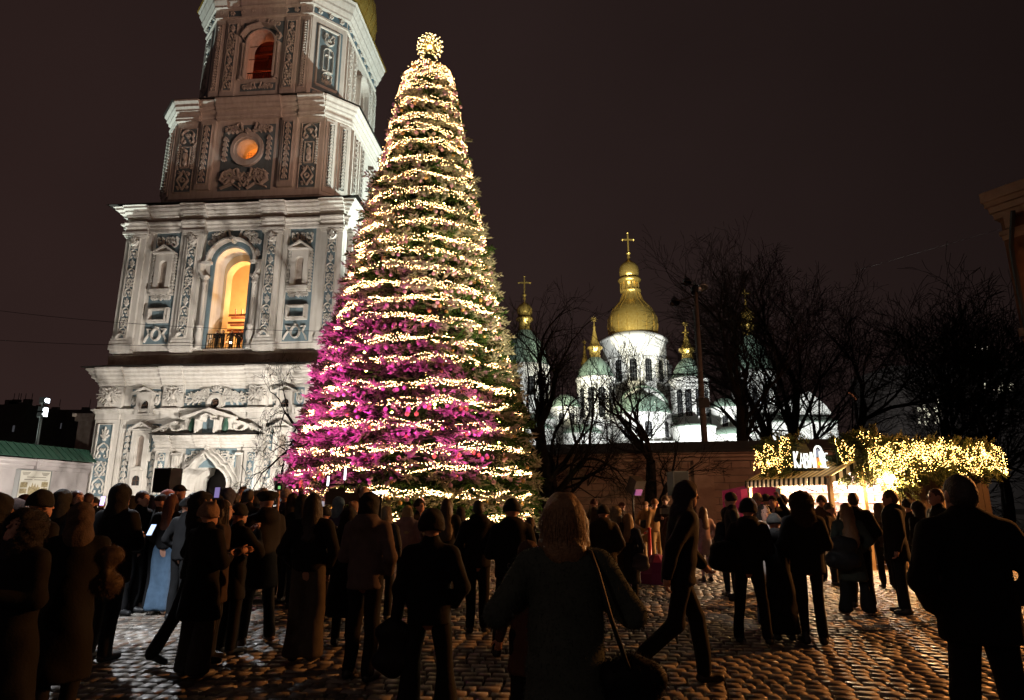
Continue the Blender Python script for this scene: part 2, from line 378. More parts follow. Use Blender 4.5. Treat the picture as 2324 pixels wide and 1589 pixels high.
def eagle(mb, uc, zc, w, h, hh=.12):
    mb.dome(uc, zc - .02*h, .15*w, .22*h, hh*1.3)
    for s in (-1, 1):
        mb.ribbon([(uc + s*.04*w, zc+.1*h), (uc + s*.10*w, zc+.25*h), (uc + s*.2*w, zc+.32*h), (uc + s*.28*w, zc+.28*h)], [.1*w, .09*w, .08*w, .02*w], hh)
        for k in range(6):
            a = radians(58 - 24*k); L = w*(.46 - .02*abs(k-2))
            mb.ribbon([(uc + s*.12*w, zc+.05*h), (uc + s*(.12*w + .55*L*cos(a)), zc+.05*h + .5*L*sin(a)+.05*h), (uc + s*(.12*w + L*cos(a)), zc + .05*h + L*sin(a))], [.06*w, .075*w, .03*w], hh*.8)
        mb.ribbon([(uc + s*.06*w, zc-.18*h), (uc + s*.16*w, zc-.32*h), (uc + s*.3*w, zc-.34*h)], .05*w, hh*.8)
        mb.dome(uc + s*.17*w, zc+.44*h, .06*w, .05*h, hh)
    mb.dome(uc, zc+.46*h, .09*w, .06*h, hh)
    for k in (-1, 0, 1): mb.ribbon([(uc, zc-.2*h), (uc + k*.1*w, zc-.4*h), (uc + k*.16*w, zc-.5*h)], [.06*w, .08*w, .03*w], hh*.8)
def tri_pediment(mb, uc, hw, z0, zt, d0, d1, t=.16):
    mb.prism([(uc-hw, z0), (uc+hw, z0), (uc+hw, z0+t*.7), (uc-hw, z0+t*.7)], d0, d1)
    for s in (-1, 1): mb.prism([(uc+s*hw, z0+t*.7), (uc+s*hw*.72, z0+t*.7), (uc, zt-t), (uc, zt)], d0, d1+.01)
    mb.prism([(uc-hw*.74, z0+t*.7), (uc+hw*.74, z0+t*.7), (uc, zt-t)], d0, d0+(d1-d0)*.35)

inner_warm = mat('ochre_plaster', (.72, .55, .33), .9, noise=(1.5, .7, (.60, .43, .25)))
redbrick_in = mat('red_timber', (.20, .055, .03), .8, noise=(6, 1, (.10, .03, .02)))

# ================= storey 1
W1 = 9.7
mb = MB(**FR(W1))
ox = [-1.9,-1.88,-1.8,-1.6,-1.25,-1.02,-.86,-.6,-.3,0,.3,.6,.86,1.02,1.25,1.6,1.8,1.88,1.9]
oz = [2.4,2.9,3.25,3.6,3.85,3.95,4.2,4.5,4.72,5.05,4.72,4.5,4.2,3.95,3.85,3.6,3.25,2.9,2.4]
hole_wall(mb, -9.7, 9.7, 0, 10.6, ox, [0]*19, oz, -1.5, 0)
mb.build('wall', stucco, tower)
mb = MB(**FR(W1))
hx = [-1.3,-1.28,-1.15,-.8,-.78,-.7,-.4,0,.4,.7,.78,.8,1.15,1.28,1.3]
hz = [2.6,3.05,3.4,3.62,3.8,4.15,4.5,4.62,4.5,4.15,3.8,3.62,3.4,3.05,2.6]
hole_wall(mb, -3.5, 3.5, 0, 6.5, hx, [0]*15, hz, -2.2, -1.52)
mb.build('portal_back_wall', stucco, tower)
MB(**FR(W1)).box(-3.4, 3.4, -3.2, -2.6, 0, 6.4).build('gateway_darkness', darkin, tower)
mb = MB()
mb.box(-9.7, -8.5, -9.698+1.5, 9.7, 0, 10.6).box(-8.5, 9.7, 8.5, 9.7, 0, 10.6).box(8.5, 9.7, -9.698+1.5, 8.5, 0, 10.6).box(-9.6, 9.6, -7.9, 9.6, 10.3, 10.6)
mb.build('wall', stucco, tower)
# plinth, entablature, cornice
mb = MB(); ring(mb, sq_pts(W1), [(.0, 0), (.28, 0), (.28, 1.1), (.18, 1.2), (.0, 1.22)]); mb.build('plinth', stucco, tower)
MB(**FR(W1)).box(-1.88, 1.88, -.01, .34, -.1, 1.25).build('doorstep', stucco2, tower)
mb = MB(); ring(mb, sq_pts(W1), [(0, 7.85), (.16, 7.87), (.16, 8.3), (.24, 8.35), (.30, 8.5), (.42, 8.58), (.42, 8.68), (.0, 8.72)])
for a, b in ((-9.72, -7.7), (-4.3, -2.75), (2.75, 4.3), (7.7, 9.72)):
    m2 = MB(**FR(W1)); m2.extrude_u([(0,7.86),(.34,7.88),(.34,8.3),(.42,8.36),(.48,8.5),(.6,8.59),(.6,8.69),(0,8.73)], a, b); mb.add(np.concatenate(m2.V), m2.F)
mb.build('string_course', stucco, tower)
prof = [(0, 10.5), (.15, 10.52), (.15, 10.62), (.26, 10.70), (.26, 10.82), (.42, 10.95), (.42, 11.05), (.62, 11.2), (.62, 11.38), (.78, 11.5), (.78, 11.66), (.95, 11.78), (.95, 11.92), (0, 12.15)]
mb = MB(); ring(mb, sq_pts(W1), prof)
for a, b in ((-9.72, -7.55), (-4.45, -2.6), (2.6, 4.45), (7.55, 9.72)):
    m2 = MB(**FR(W1)); m2.extrude_u([(p[0]+.22 if 0 < i < len(prof)-1 else 0, p[1]+(.004 if i else 0)) for i, p in enumerate(prof)], a, b); mb.add(np.concatenate(m2.V), m2.F)
mb.build('cornice', stucco, tower)
mb = MB(); ring(mb, sq_pts(W1), [(1.2, 11.96), (1.2, 12.02), (0, 12.35)]); mb.build('eaves_sheet', darkroof, tower)
# sloping zone above the first cornice
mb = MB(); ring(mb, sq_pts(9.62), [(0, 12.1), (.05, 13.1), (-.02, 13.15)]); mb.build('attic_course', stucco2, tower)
# corner and inner pilasters, storey 1
def pilaster(W, uc, w, z0, z1, d, pw, pz0, pz1, style='vine', name='pilaster', frame=None, m=stucco, cap=True, t=.085):
    fr = frame or FR(W)
    p = MB(**fr).box(uc-w/2, uc+w/2, -.01, d, z0, z1).build(name, m, tower)
    if cap:
        c = MB(**fr)
        for k, (dz, dd) in enumerate(((0, .06), (.12, .14), (.30, .24))):
            c.box(uc-w/2-dd, uc+w/2+dd, 0, d+dd+.002*k, z1-.5+dz, z1-.5+dz+(.13 if k < 2 else .2))
        c.build('capital', m, p); c = MB(**fr)
        c.box(uc-w/2-.12, uc+w/2+.12, 0, d+.12, z0, z0+.3); c.box(uc-w/2-.06, uc+w/2+.06, 0, d+.06, z0+.3, z0+.5)
        c.build('pilaster_foot', m, p)
    MB(**fr).box(uc-pw/2, uc+pw/2, d-.005, d+.012, pz0, pz1).build('blue_panel', bluep, p)
    r = MB(**{**fr, 'O': np.array(fr['O'], float) + np.array(fr['M'][1]) * (d+.012)})
    if style == 'vine': vine(r, uc, pz0+.1, pz1-.1, pw*.86, t)
    elif style == 'garland': garland_v(r, uc, pz0+.1, pz1-.1, pw*.7, t)
    e = [(uc-pw/2, pz0), (uc+pw/2, pz0), (uc+pw/2, pz1), (uc-pw/2, pz1), (uc-pw/2, pz0)]
    for i in range(4): r.ribbon([e[i], ((e[i][0]+e[i+1][0])/2, (e[i][1]+e[i+1][1])/2), e[i+1]], .09, .07)
    r.build('relief', m, p)
    return p
for s in (-1, 1):
    pilaster(W1, s*8.72, 2.0, 1.2, 7.86, .22, 1.25, 1.9, 7.5, cap=False, t=.11)
    b = MB(**FR(W1)); b.box(s*8.72-1.0, s*8.72+1.0, -.01, .30, 8.74, 10.48).build('frieze_block', stucco, tower)
    r = MB(M=FR(W1)['M'], O=(0, -W1-.30, 0)); eagle(r, s*8.78, 9.65, 1.75, 1.5); r.build('double_headed_eagle_relief', stucco, tower)
    b = MB(**FR(W1)); b.box(s*3.5-.8, s*3.5+.8, -.01, .30, 8.74, 10.48).build('frieze_block', stucco, tower)
    r = MB(M=FR(W1)['M'], O=(0, -W1-.30, 0)); eagle(r, s*3.4, 9.65, 1.45, 1.5); r.build('double_headed_eagle_relief', stucco, tower)
    for k in range(3): MB(**FR(W1)).box(s*7.55-.07-.13*k*s, s*7.55+.07-.13*k*s, -.01, .2-.05*k, 1.2, 7.85).build('pilaster_strip', stucco, tower)
    # blue bay with garlands, niche and two windows
    bay = MB(**FR(W1)).box(s*5.75-1.42, s*5.75+1.42, -.005, .015, 1.3, 7.5).build('blue_bay', bluep, tower)
    r = MB(M=FR(W1)['M'], O=(0, -W1-.015, 0))
    for g in (-1.15, 1.15): garland_v(r, s*5.7+g, 1.5, 7.0, .42, .085, .12)
    for g in (-1, 1): acanthus(r, s*5.7, 7.15, 1.35, .6, g, .08, .1)
    r.build('relief', stucco, bay)
    nc = MB(**FR(W1))
    us, lo, hi = arch_us(s*5.72, .32, 4.2, 6.3)
    hole_wall(nc, s*5.72-.72, s*5.72+.72, 4.0, 6.95, us, lo, hi, .02, .32)
    nc.box(s*5.72-.98, s*5.72-.722, .02, .24, 4.6, 5.3).box(s*5.72+.722, s*5.72+.98, .02, .24, 4.6, 5.3)
    nc.box(s*5.72-.40, s*5.72+.40, .02, .42, 3.95, 4.12)
    nc.box(s*5.72-.75, s*5.72+.75, .02, .22, 1.9, 3.99).box(s*5.72-1.15, s*5.72-.752, .02, .2, 1.9, 2.7).box(s*5.72+.752, s*5.72+1.15, .02, .2, 1.9, 2.7)
    nc.box(s*5.72-.95, s*5.72-.754, .02, .18, 2.704, 3.3).box(s*5.72+.754, s*5.72+.95, .02, .18, 2.704, 3.3)
    nco = nc.build('niche', stucco, tower)
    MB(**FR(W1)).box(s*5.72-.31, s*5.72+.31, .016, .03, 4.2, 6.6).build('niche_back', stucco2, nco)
    t = MB(**FR(W1)); tri_pediment(t, s*5.66, 1.0, 6.96, 7.66, .02, .6, .17); t.build('pediment', stucco, nco)
    sw = MB(**FR(W1)); us, lo, hi = arch_us(s*5.66, .33, 2.75, 3.2)
    hole_wall(sw, s*5.66-.5, s*5.66+.5, 2.55, 3.85, us, lo, hi, .22, .36); swo = sw.build('window', stucco, tower)
    f = MB(**FR(W1)); f.box(s*5.66-.32, s*5.66-.27, .225, .26, 2.75, 3.45).box(s*5.66+.27, s*5.66+.32, .225, .26, 2.75, 3.45).box(s*5.66-.025, s*5.66+.025, .225, .26, 2.75, 3.5).box(s*5.66-.27, s*5.66+.27, .225, .26, 3.1, 3.15)
    f.build('sash', brownwood, swo); MB(**FR(W1)).box(s*5.66-.33, s*5.66+.33, .2205, .236, 2.75, 3.5).build('pane', glassd, swo)
    # frieze bay with upper window
    fb = MB(**FR(W1)).box(s*5.85-1.25, s*5.85+1.25, -.005, .015, 8.75, 10.3).build('blue_frieze', bluep, tower)
    r = MB(M=FR(W1)['M'], O=(0, -W1-.015, 0))
    for g in (-1, 1): lyre(r, s*5.85+g*.95, 9.6, .55, 1.2, .08, 1, .1); r.dome(s*5.85+g*.95, 9.3, .14, .22, .14)
    r.build('relief', stucco, fb)
    wf = MB(**FR(W1)); us, lo, hi = arch_us(s*5.72, .40, 8.3, 8.98)
    hole_wall(wf, s*5.72-.62, s*5.72+.62, 8.15, 9.85, us, lo, hi, .02, .5)
    wf.box(s*5.72-.82, s*5.72-.622, .02, .4, 8.16, 8.85).box(s*5.72+.622, s*5.72+.82, .02, .4, 8.16, 8.85)
    tri_pediment(wf, s*5.75, .95, 9.86, 10.42, .02, .66, .14)
    wfo = wf.build('window', stucco, tower)
    f = MB(**FR(W1)); u = s*5.72
    for x in (-.37, 0, .37): f.box(u+x-.03, u+x+.03, .025, .12, 8.3, 9.35 if x == 0 else 9.1)
    f.box(u-.37, u+.37, .025, .10, 8.98, 9.04); f.build('sash', brownwood, wfo)
    MB(**FR(W1)).box(u-.39, u+.39, .021, .05, 8.3, 9.36).build('pane', glassd, wfo)
# central frieze field with round window
ff = MB(**FR(W1)).box(-2.65, 2.65, -.005, .02, 8.78, 10.25).build('blue_frieze', bluep, tower)
r = MB(M=FR(W1)['M'], O=(0, -W1-.02, 0))
for s in (-1, 1): acanthus(r, s*.5, 9.5, 2.2, 1.3, s, .1, .13); acanthus(r, s*.45, 9.75, 1.5, .8, s, .07, .15)
for k in range(7):
    a = pi*(k+.5)/7; r.ribbon([(.14*cos(a)*2, 9.85 + .2*sin(a)), (.3*cos(a)*1.4, 9.85+.42*sin(a)), (.42*cos(a)*1.2, 9.82+.62*sin(a))], [.05, .11, .05], .16)
r.build('relief', stucco, ff)
rw = MB(**FR(W1)); us, lo, hi = circ_us(0, 9.1, .42)
for r0, r1, d1 in ((.42, .62, .38), (.62, .76, .26)):
    A = np.linspace(0, 2*pi, 25)
    for i in range(24):
        a, b = A[i], A[i+1]
        rw.prism([(r0*cos(a), 9.1+r0*sin(a)), (r1*cos(a), 9.1+r1*sin(a)*1.05), (r1*cos(b), 9.1+r1*sin(b)*1.05), (r0*cos(b), 9.1+r0*sin(b))], .02, d1)
rwo = rw.build('window', stucco, tower)
MB(**FR(W1)).prism([(.43*cos(a), 9.1+.43*sin(a)) for a in np.linspace(0, 2*pi, 21)[:-1]], .02, .05).build('pane', glassd, rwo)
f = MB(**FR(W1))
for x in (-.2, .2): f.box(x-.025, x+.025, .051, .12, 8.75, 9.45); f.box(-.35, .35, .052, .121, 9.1+x-.025, 9.1+x+.025)
f.box(-.10, .10, .051, .14, 9.0, 9.2); f.build('sash', brownwood, rwo)
# ---- portal
pr = empty('portal', (0, 0, 0), 0, parent=tower)
for s in (-1, 1):
    portal = MB(**FR(W1)); portal.box(s*3.55-.55, s*3.55+.55, 0, .65, 1.25, 5.35); portal.box(s*3.55-.65, s*3.55+.65, 0, .75, 5.36, 5.55); portal.box(s*3.55-.62, s*3.55+.62, 0, .72, 1.2, 1.8)
    for k in range(4): portal.box(s*(2.35+.14*k)-.07, s*(2.35+.14*k)+.07, 0, .2+.1*k, 1.25, 5.0)
    portal.box(s*2.58-.32, s*2.58+.32, 0, .62, 5.01, 5.2); portal.build('pier', stucco, pr)
pc = MB(**FR(W1)); pp = [(0,5.56),(.5,5.58),(.5,5.8),(.62,5.86),(.62,5.98),(.8,6.1),(.8,6.2),(1.0,6.32),(1.0,6.46),(1.12,6.5),(0,6.62)]
pc.extrude_u(pp, -4.0, 4.0)
for a, b in ((-4.2, -2.9), (2.9, 4.2), (-1.0, 1.0)): pc.extrude_u([(p[0]+.14 if 0 < i < 10 else 0, p[1]+.003) for i, p in enumerate(pp)], a, b)
pc.build('entablature', stucco, pr)
pd = MB(**FR(W1))
outl = [(-4.3, 6.63), (4.3, 6.63), (4.3, 6.85), (1.6, 7.9), (.9, 8.2), (0, 8.5), (-.9, 8.2), (-1.6, 7.9), (-4.3, 6.85)]
pd.prism(outl, 0, .5)
for s in (-1, 1):
    pd.prism([(s*4.35, 6.7), (s*4.35, 6.9), (s*2.6, 7.62), (s*2.5, 7.42)], .5, 1.05); pd.prism([(s*2.15, 7.72), (s*2.2, 7.92), (0, 8.62), (0, 8.4)], .5, 1.05)
    pd.box(s*1.72-.28, s*1.72+.28, .5, .72, 6.64, 7.8); pd.box(s*.95-.12, s*.95+.12, .5, .8, 6.64, 7.9)
    P = [(s*3.5 + .28*cos(a), 6.98 + .24*sin(a)) for a in np.linspace(0, -1.5*pi*s + 0, 8)]
    pd.ribbon([(s*3.6, 6.95), (s*3.75, 7.15), (s*3.45, 7.32), (s*3.0, 7.25), (s*2.85, 6.95), (s*2.5, 6.82), (s*2.15, 7.0), (s*2.1, 7.35)], .26, .22, .5)
    pd.ribbon(spiral(s*3.6, 7.0, .22, 0, 1.2, s, 9), .08, .3, .5)
pdo = pd.build('pediment', stucco, tower)
mb = MB(**FR(W1)); mb.prism([(-.62, 6.7), (.62, 6.7), (.62, 7.55), (.36, 7.55), (.30, 7.8), (0, 7.95), (-.30, 7.8), (-.36, 7.55), (-.62, 7.55)], .5, .535); mb.build('blue_panel', bluep, pdo)
mb = MB(**FR(W1)); o = [(-.75, 6.66), (-.75, 7.65), (-.45, 7.68), (-.38, 7.95), (0, 8.12), (.38, 7.95), (.45, 7.68), (.75, 7.65), (.75, 6.66)]
mb.ribbon(o, .16, .45, .5); mb.build('panel_frame', stucco, pdo)
for s in (-1, 1): MB(**FR(W1)).lathe([(.05, 6.66), (.18, 6.8), (.24, 7.1), (.2, 7.45), (.1, 7.7), (.16, 7.76), (.0, 7.85)], s*1.35, .75, 10).build('vase', greenroof, pdo, True)
MB(**FR(W1)).prism([(-4.45, 6.60), (4.45, 6.60), (4.45, 6.645), (-4.45, 6.645)], .5, 1.3).build('ledge_sheet', darkroof, pr)
# ogee archivolt
for k, (off, wd, dp) in enumerate(((.14, .26, .50), (.42, .22, .36), (.66, .16, .22))):
    P = [(x*(1+off/1.9*1.0), z + off*(.9 if abs(x) < 1.6 else .2)*(1 if x else 1.5)) for x, z in zip(ox, oz)]
    P = [(P[0][0], 1.25)] + P + [(P[-1][0], 1.25)]
    MB(**FR(W1)).ribbon(P, wd, dp).build('ogee_moulding', stucco, pr)
bp2 = MB(**FR(W1)).box(-2.05, 2.05, -.002, .03, 4.1, 5.55).build('blue_panel', bluep, pr)
for s in (-1, 1):
    r = MB(M=FR(W1)['M'], O=(0, -W1-.03, 0)); lyre(r, s*1.72, 4.75, .5, .8, .08, 1, .12); lyre(r, s*1.75, 4.3, .4, .5, .07, -1, .12); lyre(r, s*1.2, 5.15, .6, .5, .07, 1, .12); palmette(r, s*.62, 5.3, .5, .4, .07, 1, .14)
    r.build('relief', stucco, pr)
    r = MB(M=FR(W1)['M'], O=(0, -W1-.655, 0)); MB(M=FR(W1)['M'], O=(0, -W1-.65, 0)).box(s*3.55-.28, s*3.55+.28, 0, .012, 1.95, 5.2).build('blue_panel', bluep, pr)
    vine(r, s*3.55, 2.0, 5.15, .5, .07, .07); r.build('relief', stucco, pr)
r = MB(M=FR(W1)['M'], O=(0, -W1-.36, 0)); palmette(r, 0, 5.55, .6, .5, .09, 1, .2); r.build('shell', stucco, pr)

# ================= storey 2
W2 = 9.45
mb = MB(**FR(W2)); us, lo, hi = arch_us(0, 1.5, 13.55, 20.8)
hole_wall(mb, -W2, W2, 13.15, 24.4, us, lo, hi, -1.5, 0); mb.build('wall', stucco, tower)
mb = MB(**FR(W2)); us, lo, hi = arch_us(.12, 1.38, 13.55, 20.3)
hole_wall(mb, -W2+.1, W2-.1, 13.15, 24.4, us, lo, hi, -2.4, -1.51); mb.build('inner_arch', inner_warm, tower)
mb = MB(**RI(W2)); us, lo, hi = arch_us(0, 1.5, 13.55, 20.8)
hole_wall(mb, -W2+1.505, W2, 13.15, 24.4, us, lo, hi, -1.5, 0); mb.build('wall', stucco, tower)
mb = MB(); mb.box(-W2, -W2+1.5, -W2+1.5, W2, 13.15, 24.4).box(-W2+1.5, W2-1.5, W2-1.5, W2, 13.15, 24.4); mb.build('wall', stucco, tower)
MB().box(-8, 8, -7.0, 7.9, 12.9, 13.5).box(-7.9, 7.9, -7.0, 7.9, 24.4, 24.8).build('chamber_floor', inner_warm, tower)
MB().box(-7.9, 7.9, -.6, .4, 13.5, 24.4).build('chamber_wall', inner_warm, tower)
# archivolt, imposts and columns
af = MB(**FR(W2)); us, lo, hi = arch_us(0, 1.78, 13.55, 20.9)
fr2 = MB(**FR(W2)); 
fr2.ribbon([(-1.72, 13.6), (-1.72, 17.), (-1.72, 20.9)] + [(1.72*cos(a), 20.95+1.72*sin(a)) for a in np.linspace(pi*.95, pi*.05, 12)] + [(1.72, 20.9), (1.72, 17), (1.72, 13.6)], .42, .035)
fr2.build('blue_surround', bluep, tower)
fr3 = MB(**FR(W2)); fr3.ribbon([(2.05*cos(a), 21.0+2.0*sin(a)) for a in np.linspace(pi, 0, 16)], .26, .3)
for s in (-1, 1):
    fr3.box(s*2.2-.5, s*2.2+.5, 0, .42, 20.8, 21.05); fr3.ribbon([(s*2.55, 20.8), (s*2.5, 20.2), (s*2.2, 19.7), (s*2.0, 19.5)], [.4, .36, .3, .2], .32)
fr3.dome(0, 22.95, .26, .36, .35); fr3.build('archivolt', stucco, tower)
for s in (-1, 1):
    co = MB(**FR(W2))
    co.lathe([(.26, 13.6), (.26, 13.9), (.16, 14.0), (.24, 14.4), (.30, 14.8), (.14, 15.2), (.26, 15.3), (.26, 15.5), (.15, 15.6), (.14, 19.0), (.22, 19.1), (.22, 19.2), (.15, 19.3), (.3, 19.6)], s*2.12, .26, 10)
    co.box(s*2.12-.33, s*2.12+.33, 0, .55, 19.6, 19.8); co.build('column', stucco, tower, True)
bf = MB(**FR(W2)).prism([(-2.5, 21.08), (-1.78, 21.08)] + [(1.78*cos(a), 20.95+1.78*sin(a)) for a in np.linspace(pi*.97, pi*.03, 15)] + [(1.78, 21.08), (2.5, 21.08), (2.5, 23.85), (-2.5, 23.85)], -.003, .02).build('blue_field', bluep, tower)
r = MB(M=FR(W2)['M'], O=(0, -W2-.02, 0))
for s in (-1, 1): acanthus(r, s*.25, 23.35, 1.9, .85, s, .09, .12); palmette(r, s*2.1, 21.7, .7, .9, .1, 1, .14); acanthus(r, s*1.2, 22.8, 1.2, .6, s, .07, .12)
r.build('relief', stucco, bf)
for s in (-1, 1):
    pilaster(W2, s*8.55, 1.75, 14.0, 23.8, .42, .82, 14.5, 23.2)
    pilaster(W2, s*3.45, 1.5, 14.0, 23.8, .42, .82, 14.5, 23.2)
    for uc in (8.55, 3.45):
        rr = MB(M=FR(W2)['M'], O=(0, -W2-.43, 0)); palmette(rr, s*uc, 22.95, .8, .9, .12, 1, .2); rr.ribbon([(s*uc+.36*cos(a), 22.95+.4*sin(a)) for a in np.linspace(-pi, 0, 9)], .12, .18)
        rr.ribbon([(s*uc+.38*cos(a), 14.45+.42*sin(a)) for a in np.linspace(pi, 0, 9)], .12, .16); rr.build('shell', stucco, tower)
        MB(**FR(W2)).box(s*uc-.95, s*uc+.95, -.01, .62, 13.55, 13.98).box(s*uc-.85, s*uc+.85, -.01, .52, 13.3, 13.548).build('pilaster_base', stucco, tower)
    MB(**FR(W2)).box(s*7.45-.2, s*7.45+.2, -.01, .22, 14.0, 23.8).build('pilaster_strip', stucco, tower); MB(**FR(W2)).box(s*4.5-.18, s*4.5+.18, -.01, .22, 14.0, 23.8).build('pilaster_strip', stucco, tower)
    bay = MB(**FR(W2)).box(s*5.88-1.1, s*5.88+1.1, -.005, .02, 14.1, 23.9).build('blue_bay', bluep, tower)
    r = MB(M=FR(W2)['M'], O=(0, -W2-.02, 0)); u = s*5.88
    for g in (-1, 1): garland_v(r, u+g*.92, 18.2, 21.8, .26, .06, .12); lyre(r, u+g*.62, 23.0, .6, 1.0, .08, 1, .12); acanthus(r, u, 18.05, .9, .55, g, .07, .12)
    palmette(r, u, 18.0, .6, .5, .08, -1, .12); lozenge(r, u, 23.1, .5, .8, .07)
    r.ribbon([(u+.36*cos(a), 14.85+.48*sin(a)) for a in np.linspace(0, 2*pi, 17)], .12, .14)
    for g in (-1, 1): r.ribbon([(u+g*.42, 15.3), (u+g*.8, 15.35), (u+g*.6, 14.9), (u+g*.85, 14.5), (u+g*.95, 14.2)], [.08, .12, .1, .12, .05], .12)
    r.dome(u, 15.45, .16, .12, .14); r.build('relief', stucco, bay)
    nc = MB(**FR(W2)); us, lo, hi = arch_us(u, .34, 18.75, 20.9)
    hole_wall(nc, u-.72, u+.72, 18.7, 21.8, us, lo, hi, .02, .36)
    nc.box(u-.86, u+.86, .02, .5, 18.42, 18.698); nc.box(u-.76, u+.76, .02, .42, 18.25, 18.418)
    nc.box(u-.9, u-.722, .02, .24, 20.2, 21.2).box(u+.722, u+.9, .02, .24, 20.2, 21.2)
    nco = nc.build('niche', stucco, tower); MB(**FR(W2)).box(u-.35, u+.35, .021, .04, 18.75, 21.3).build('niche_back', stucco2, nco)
    t = MB(**FR(W2)); tri_pediment(t, u, .98, 21.81, 22.6, .02, .62, .18); t.build('pediment', stucco, nco)
    sq = MB(**FR(W2)); 
    for (k, dd) in ((.86, .16), (.70, .24)):
        sq.ribbon([(u-k, 16.5-.68*k), (u-k, 16.5+.68*k), (u+k, 16.5+.68*k), (u+k, 16.5-.68*k), (u-k, 16.5-.68*k)], .15, dd, .02)
        sq.box(u-k-.05, u+k+.05, .021, .02+dd, 16.5-.68*k-.06, 16.5-.68*k+.06); sq.box(u-k-.05, u-k+.05, .022, .019+dd, 16.5-.68*k, 16.5+.68*k); sq.box(u+k-.05, u+k+.05, .022, .019+dd, 16.5-.68*k, 16.5+.68*k)
    sq.build('panel_frame', stucco, tower)
# side of storey 2
for uc in (-8.0, -3.3, 3.3, 8.0): pilaster(W2, uc, 1.6, 14.0, 23.8, .42, .8, 14.5, 23.2, frame=RI(W2))
# entablature storey 2
mb = MB(); ring(mb, sq_pts(W2), [(0, 23.82), (.30, 23.84), (.30, 24.1), (.40, 24.2), (.40, 24.35), (.58, 24.5), (.58, 24.62), (.05, 24.66)])
for a, b in ((-9.5, -7.55), (-4.45, -2.45), (2.45, 4.45), (7.55, 9.5)):
    m2 = MB(**FR(W2)); m2.extrude_u([(0,23.81),(.55,23.83),(.55,24.1),(.66,24.2),(.66,24.36),(.84,24.5),(.84,24.63),(0,24.68)], a, b); mb.add(np.concatenate(m2.V), m2.F)
mb.build('architrave', stucco, tower)
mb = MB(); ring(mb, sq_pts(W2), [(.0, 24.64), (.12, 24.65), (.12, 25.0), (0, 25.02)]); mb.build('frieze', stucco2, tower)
prof = [(0, 24.98), (.25, 25.0), (.25, 25.08), (.45, 25.18), (.45, 25.3), (.7, 25.45), (.7, 25.58), (.95, 25.7), (.95, 25.85), (1.1, 25.92), (0, 26.3)]
mb = MB(); ring(mb, sq_pts(W2), prof)
for a, b in ((-9.5, -7.45), (-4.5, -2.4), (2.4, 4.5), (7.45, 9.5)):
    m2 = MB(**FR(W2)); m2.extrude_u([(p[0]+.24 if 0 < i < len(prof)-1 else 0, p[1]+(.004 if i else 0)) for i, p in enumerate(prof)], a, b); mb.add(np.concatenate(m2.V), m2.F)
mb.build('cornice', stucco, tower)
mb = MB(); ring(mb, sq_pts(W2), [(1.42, 25.97), (1.42, 26.03), (-.5, 26.7)]); mb.build('eaves_sheet', darkroof, tower)
# balcony railing
rl = MB(**FR(W2)); rl.box(-1.5, 1.5, .05, .12, 14.78, 14.86).box(-1.5, 1.5, .06, .11, 13.62, 13.68)
for k in range(17): rl.box(-1.5+.1875*k-.02, -1.5+.1875*k+.02, .07, .105, 13.55, 14.8)
for k in range(4):
    c = -1.12+.75*k; rl.ribbon([(c+.2*cos(a), 14.22+.26*sin(a)) for a in np.linspace(0, 2*pi, 11)], .05, .03, .105)
rl.build('balcony_railing', iron, tower)
MB(**FR(W2)).box(-1.7, 1.7, -.6, .2, 13.45, 13.56).build('balcony_slab', stucco2, tower)
# bell frame inside
bfm = MB(**FR(W2))
for z in (16.2, 16.9, 17.6): bfm.box(-2.6, 2.6, -4.3, -4.1, z, z+.16); bfm.box(-2.6, 2.6, -5.4, -5.2, z+.1, z+.24)
for k in range(6): bfm.box(-1.6+.6*k, -1.52+.6*k, -4.1, -4.0, 17.6, 18.2)
bfm.tube([(-1.7, -4.2, 13.5), (-.4, -4.2, 16.4)], .09, 5); bfm.tube([(-.6, -4.2, 13.5), (.2, -4.2, 16.3)], .09, 5); bfm.tube([(1.6, -4.2, 13.5), (1.6, -4.2, 17.6)], .05, 4); bfm.tube([(.9, -4.2, 13.5), (.9, -4.2, 16.2)], .04, 4)
for z in (14.4, 15.2): bfm.tube([(.9, -4.2, z), (1.6, -4.2, z+.3)], .03, 4)
bfr = bfm.build('bell_frame', redbrick_in, tower)
for k in range(6):
    MB(**FR(W2)).lathe([(.0, 16.1), (.09, 16.05), (.12, 15.85), (.2, 15.65), (.22, 15.6)], -1.2+.5*k, -4.2, 8).build('small_bell', redbrick_in, bfr, True)

# ================= storeys 3 and 4 : octagons
C3, W3, F3 = -.2, 8.65, 6.85
C4, W4, F4 = -.65, 7.25, 4.8
def octa_storey(W, F, cx, z0, z1, th, front_hole, hole2):
    faces = [('front', FR(W, cx), F), ('right', RI(W, cx), F), ('left', LE(W, cx), F), ('back', BK(W, cx), F)] + \
            [('diag', DG(W, F, cx, a, b), (W-F)*q) for a, b in ((1,-1),(-1,-1),(1,1),(-1,1))]
    for nm, fr, hw in faces:
        m = MB(**fr)
        if nm in ('front', 'right'):
            us, lo, hi = front_hole if nm == 'front' else hole2
            hole_wall(m, -hw, hw, z0, z1, us, lo, hi, -th, 0)
        else: m.box(-hw, hw, -th, 0, z0, z1)
        m.build('wall', stucco if nm in ('diag',) else stucco, tower)
h3r = arch_us(0, .7, 29.6, 32.2)
octa_storey(W3, F3, C3, 26.2, 35.7, 1.4, circ_us(.05, 31.9, .95), h3r)
octa_storey(W4, F4, C4, 37.2, 47.2, 1.2, arch_us(0, 1.3, 40.2, 43.9), arch_us(0, 1.2, 39.9, 43.6))
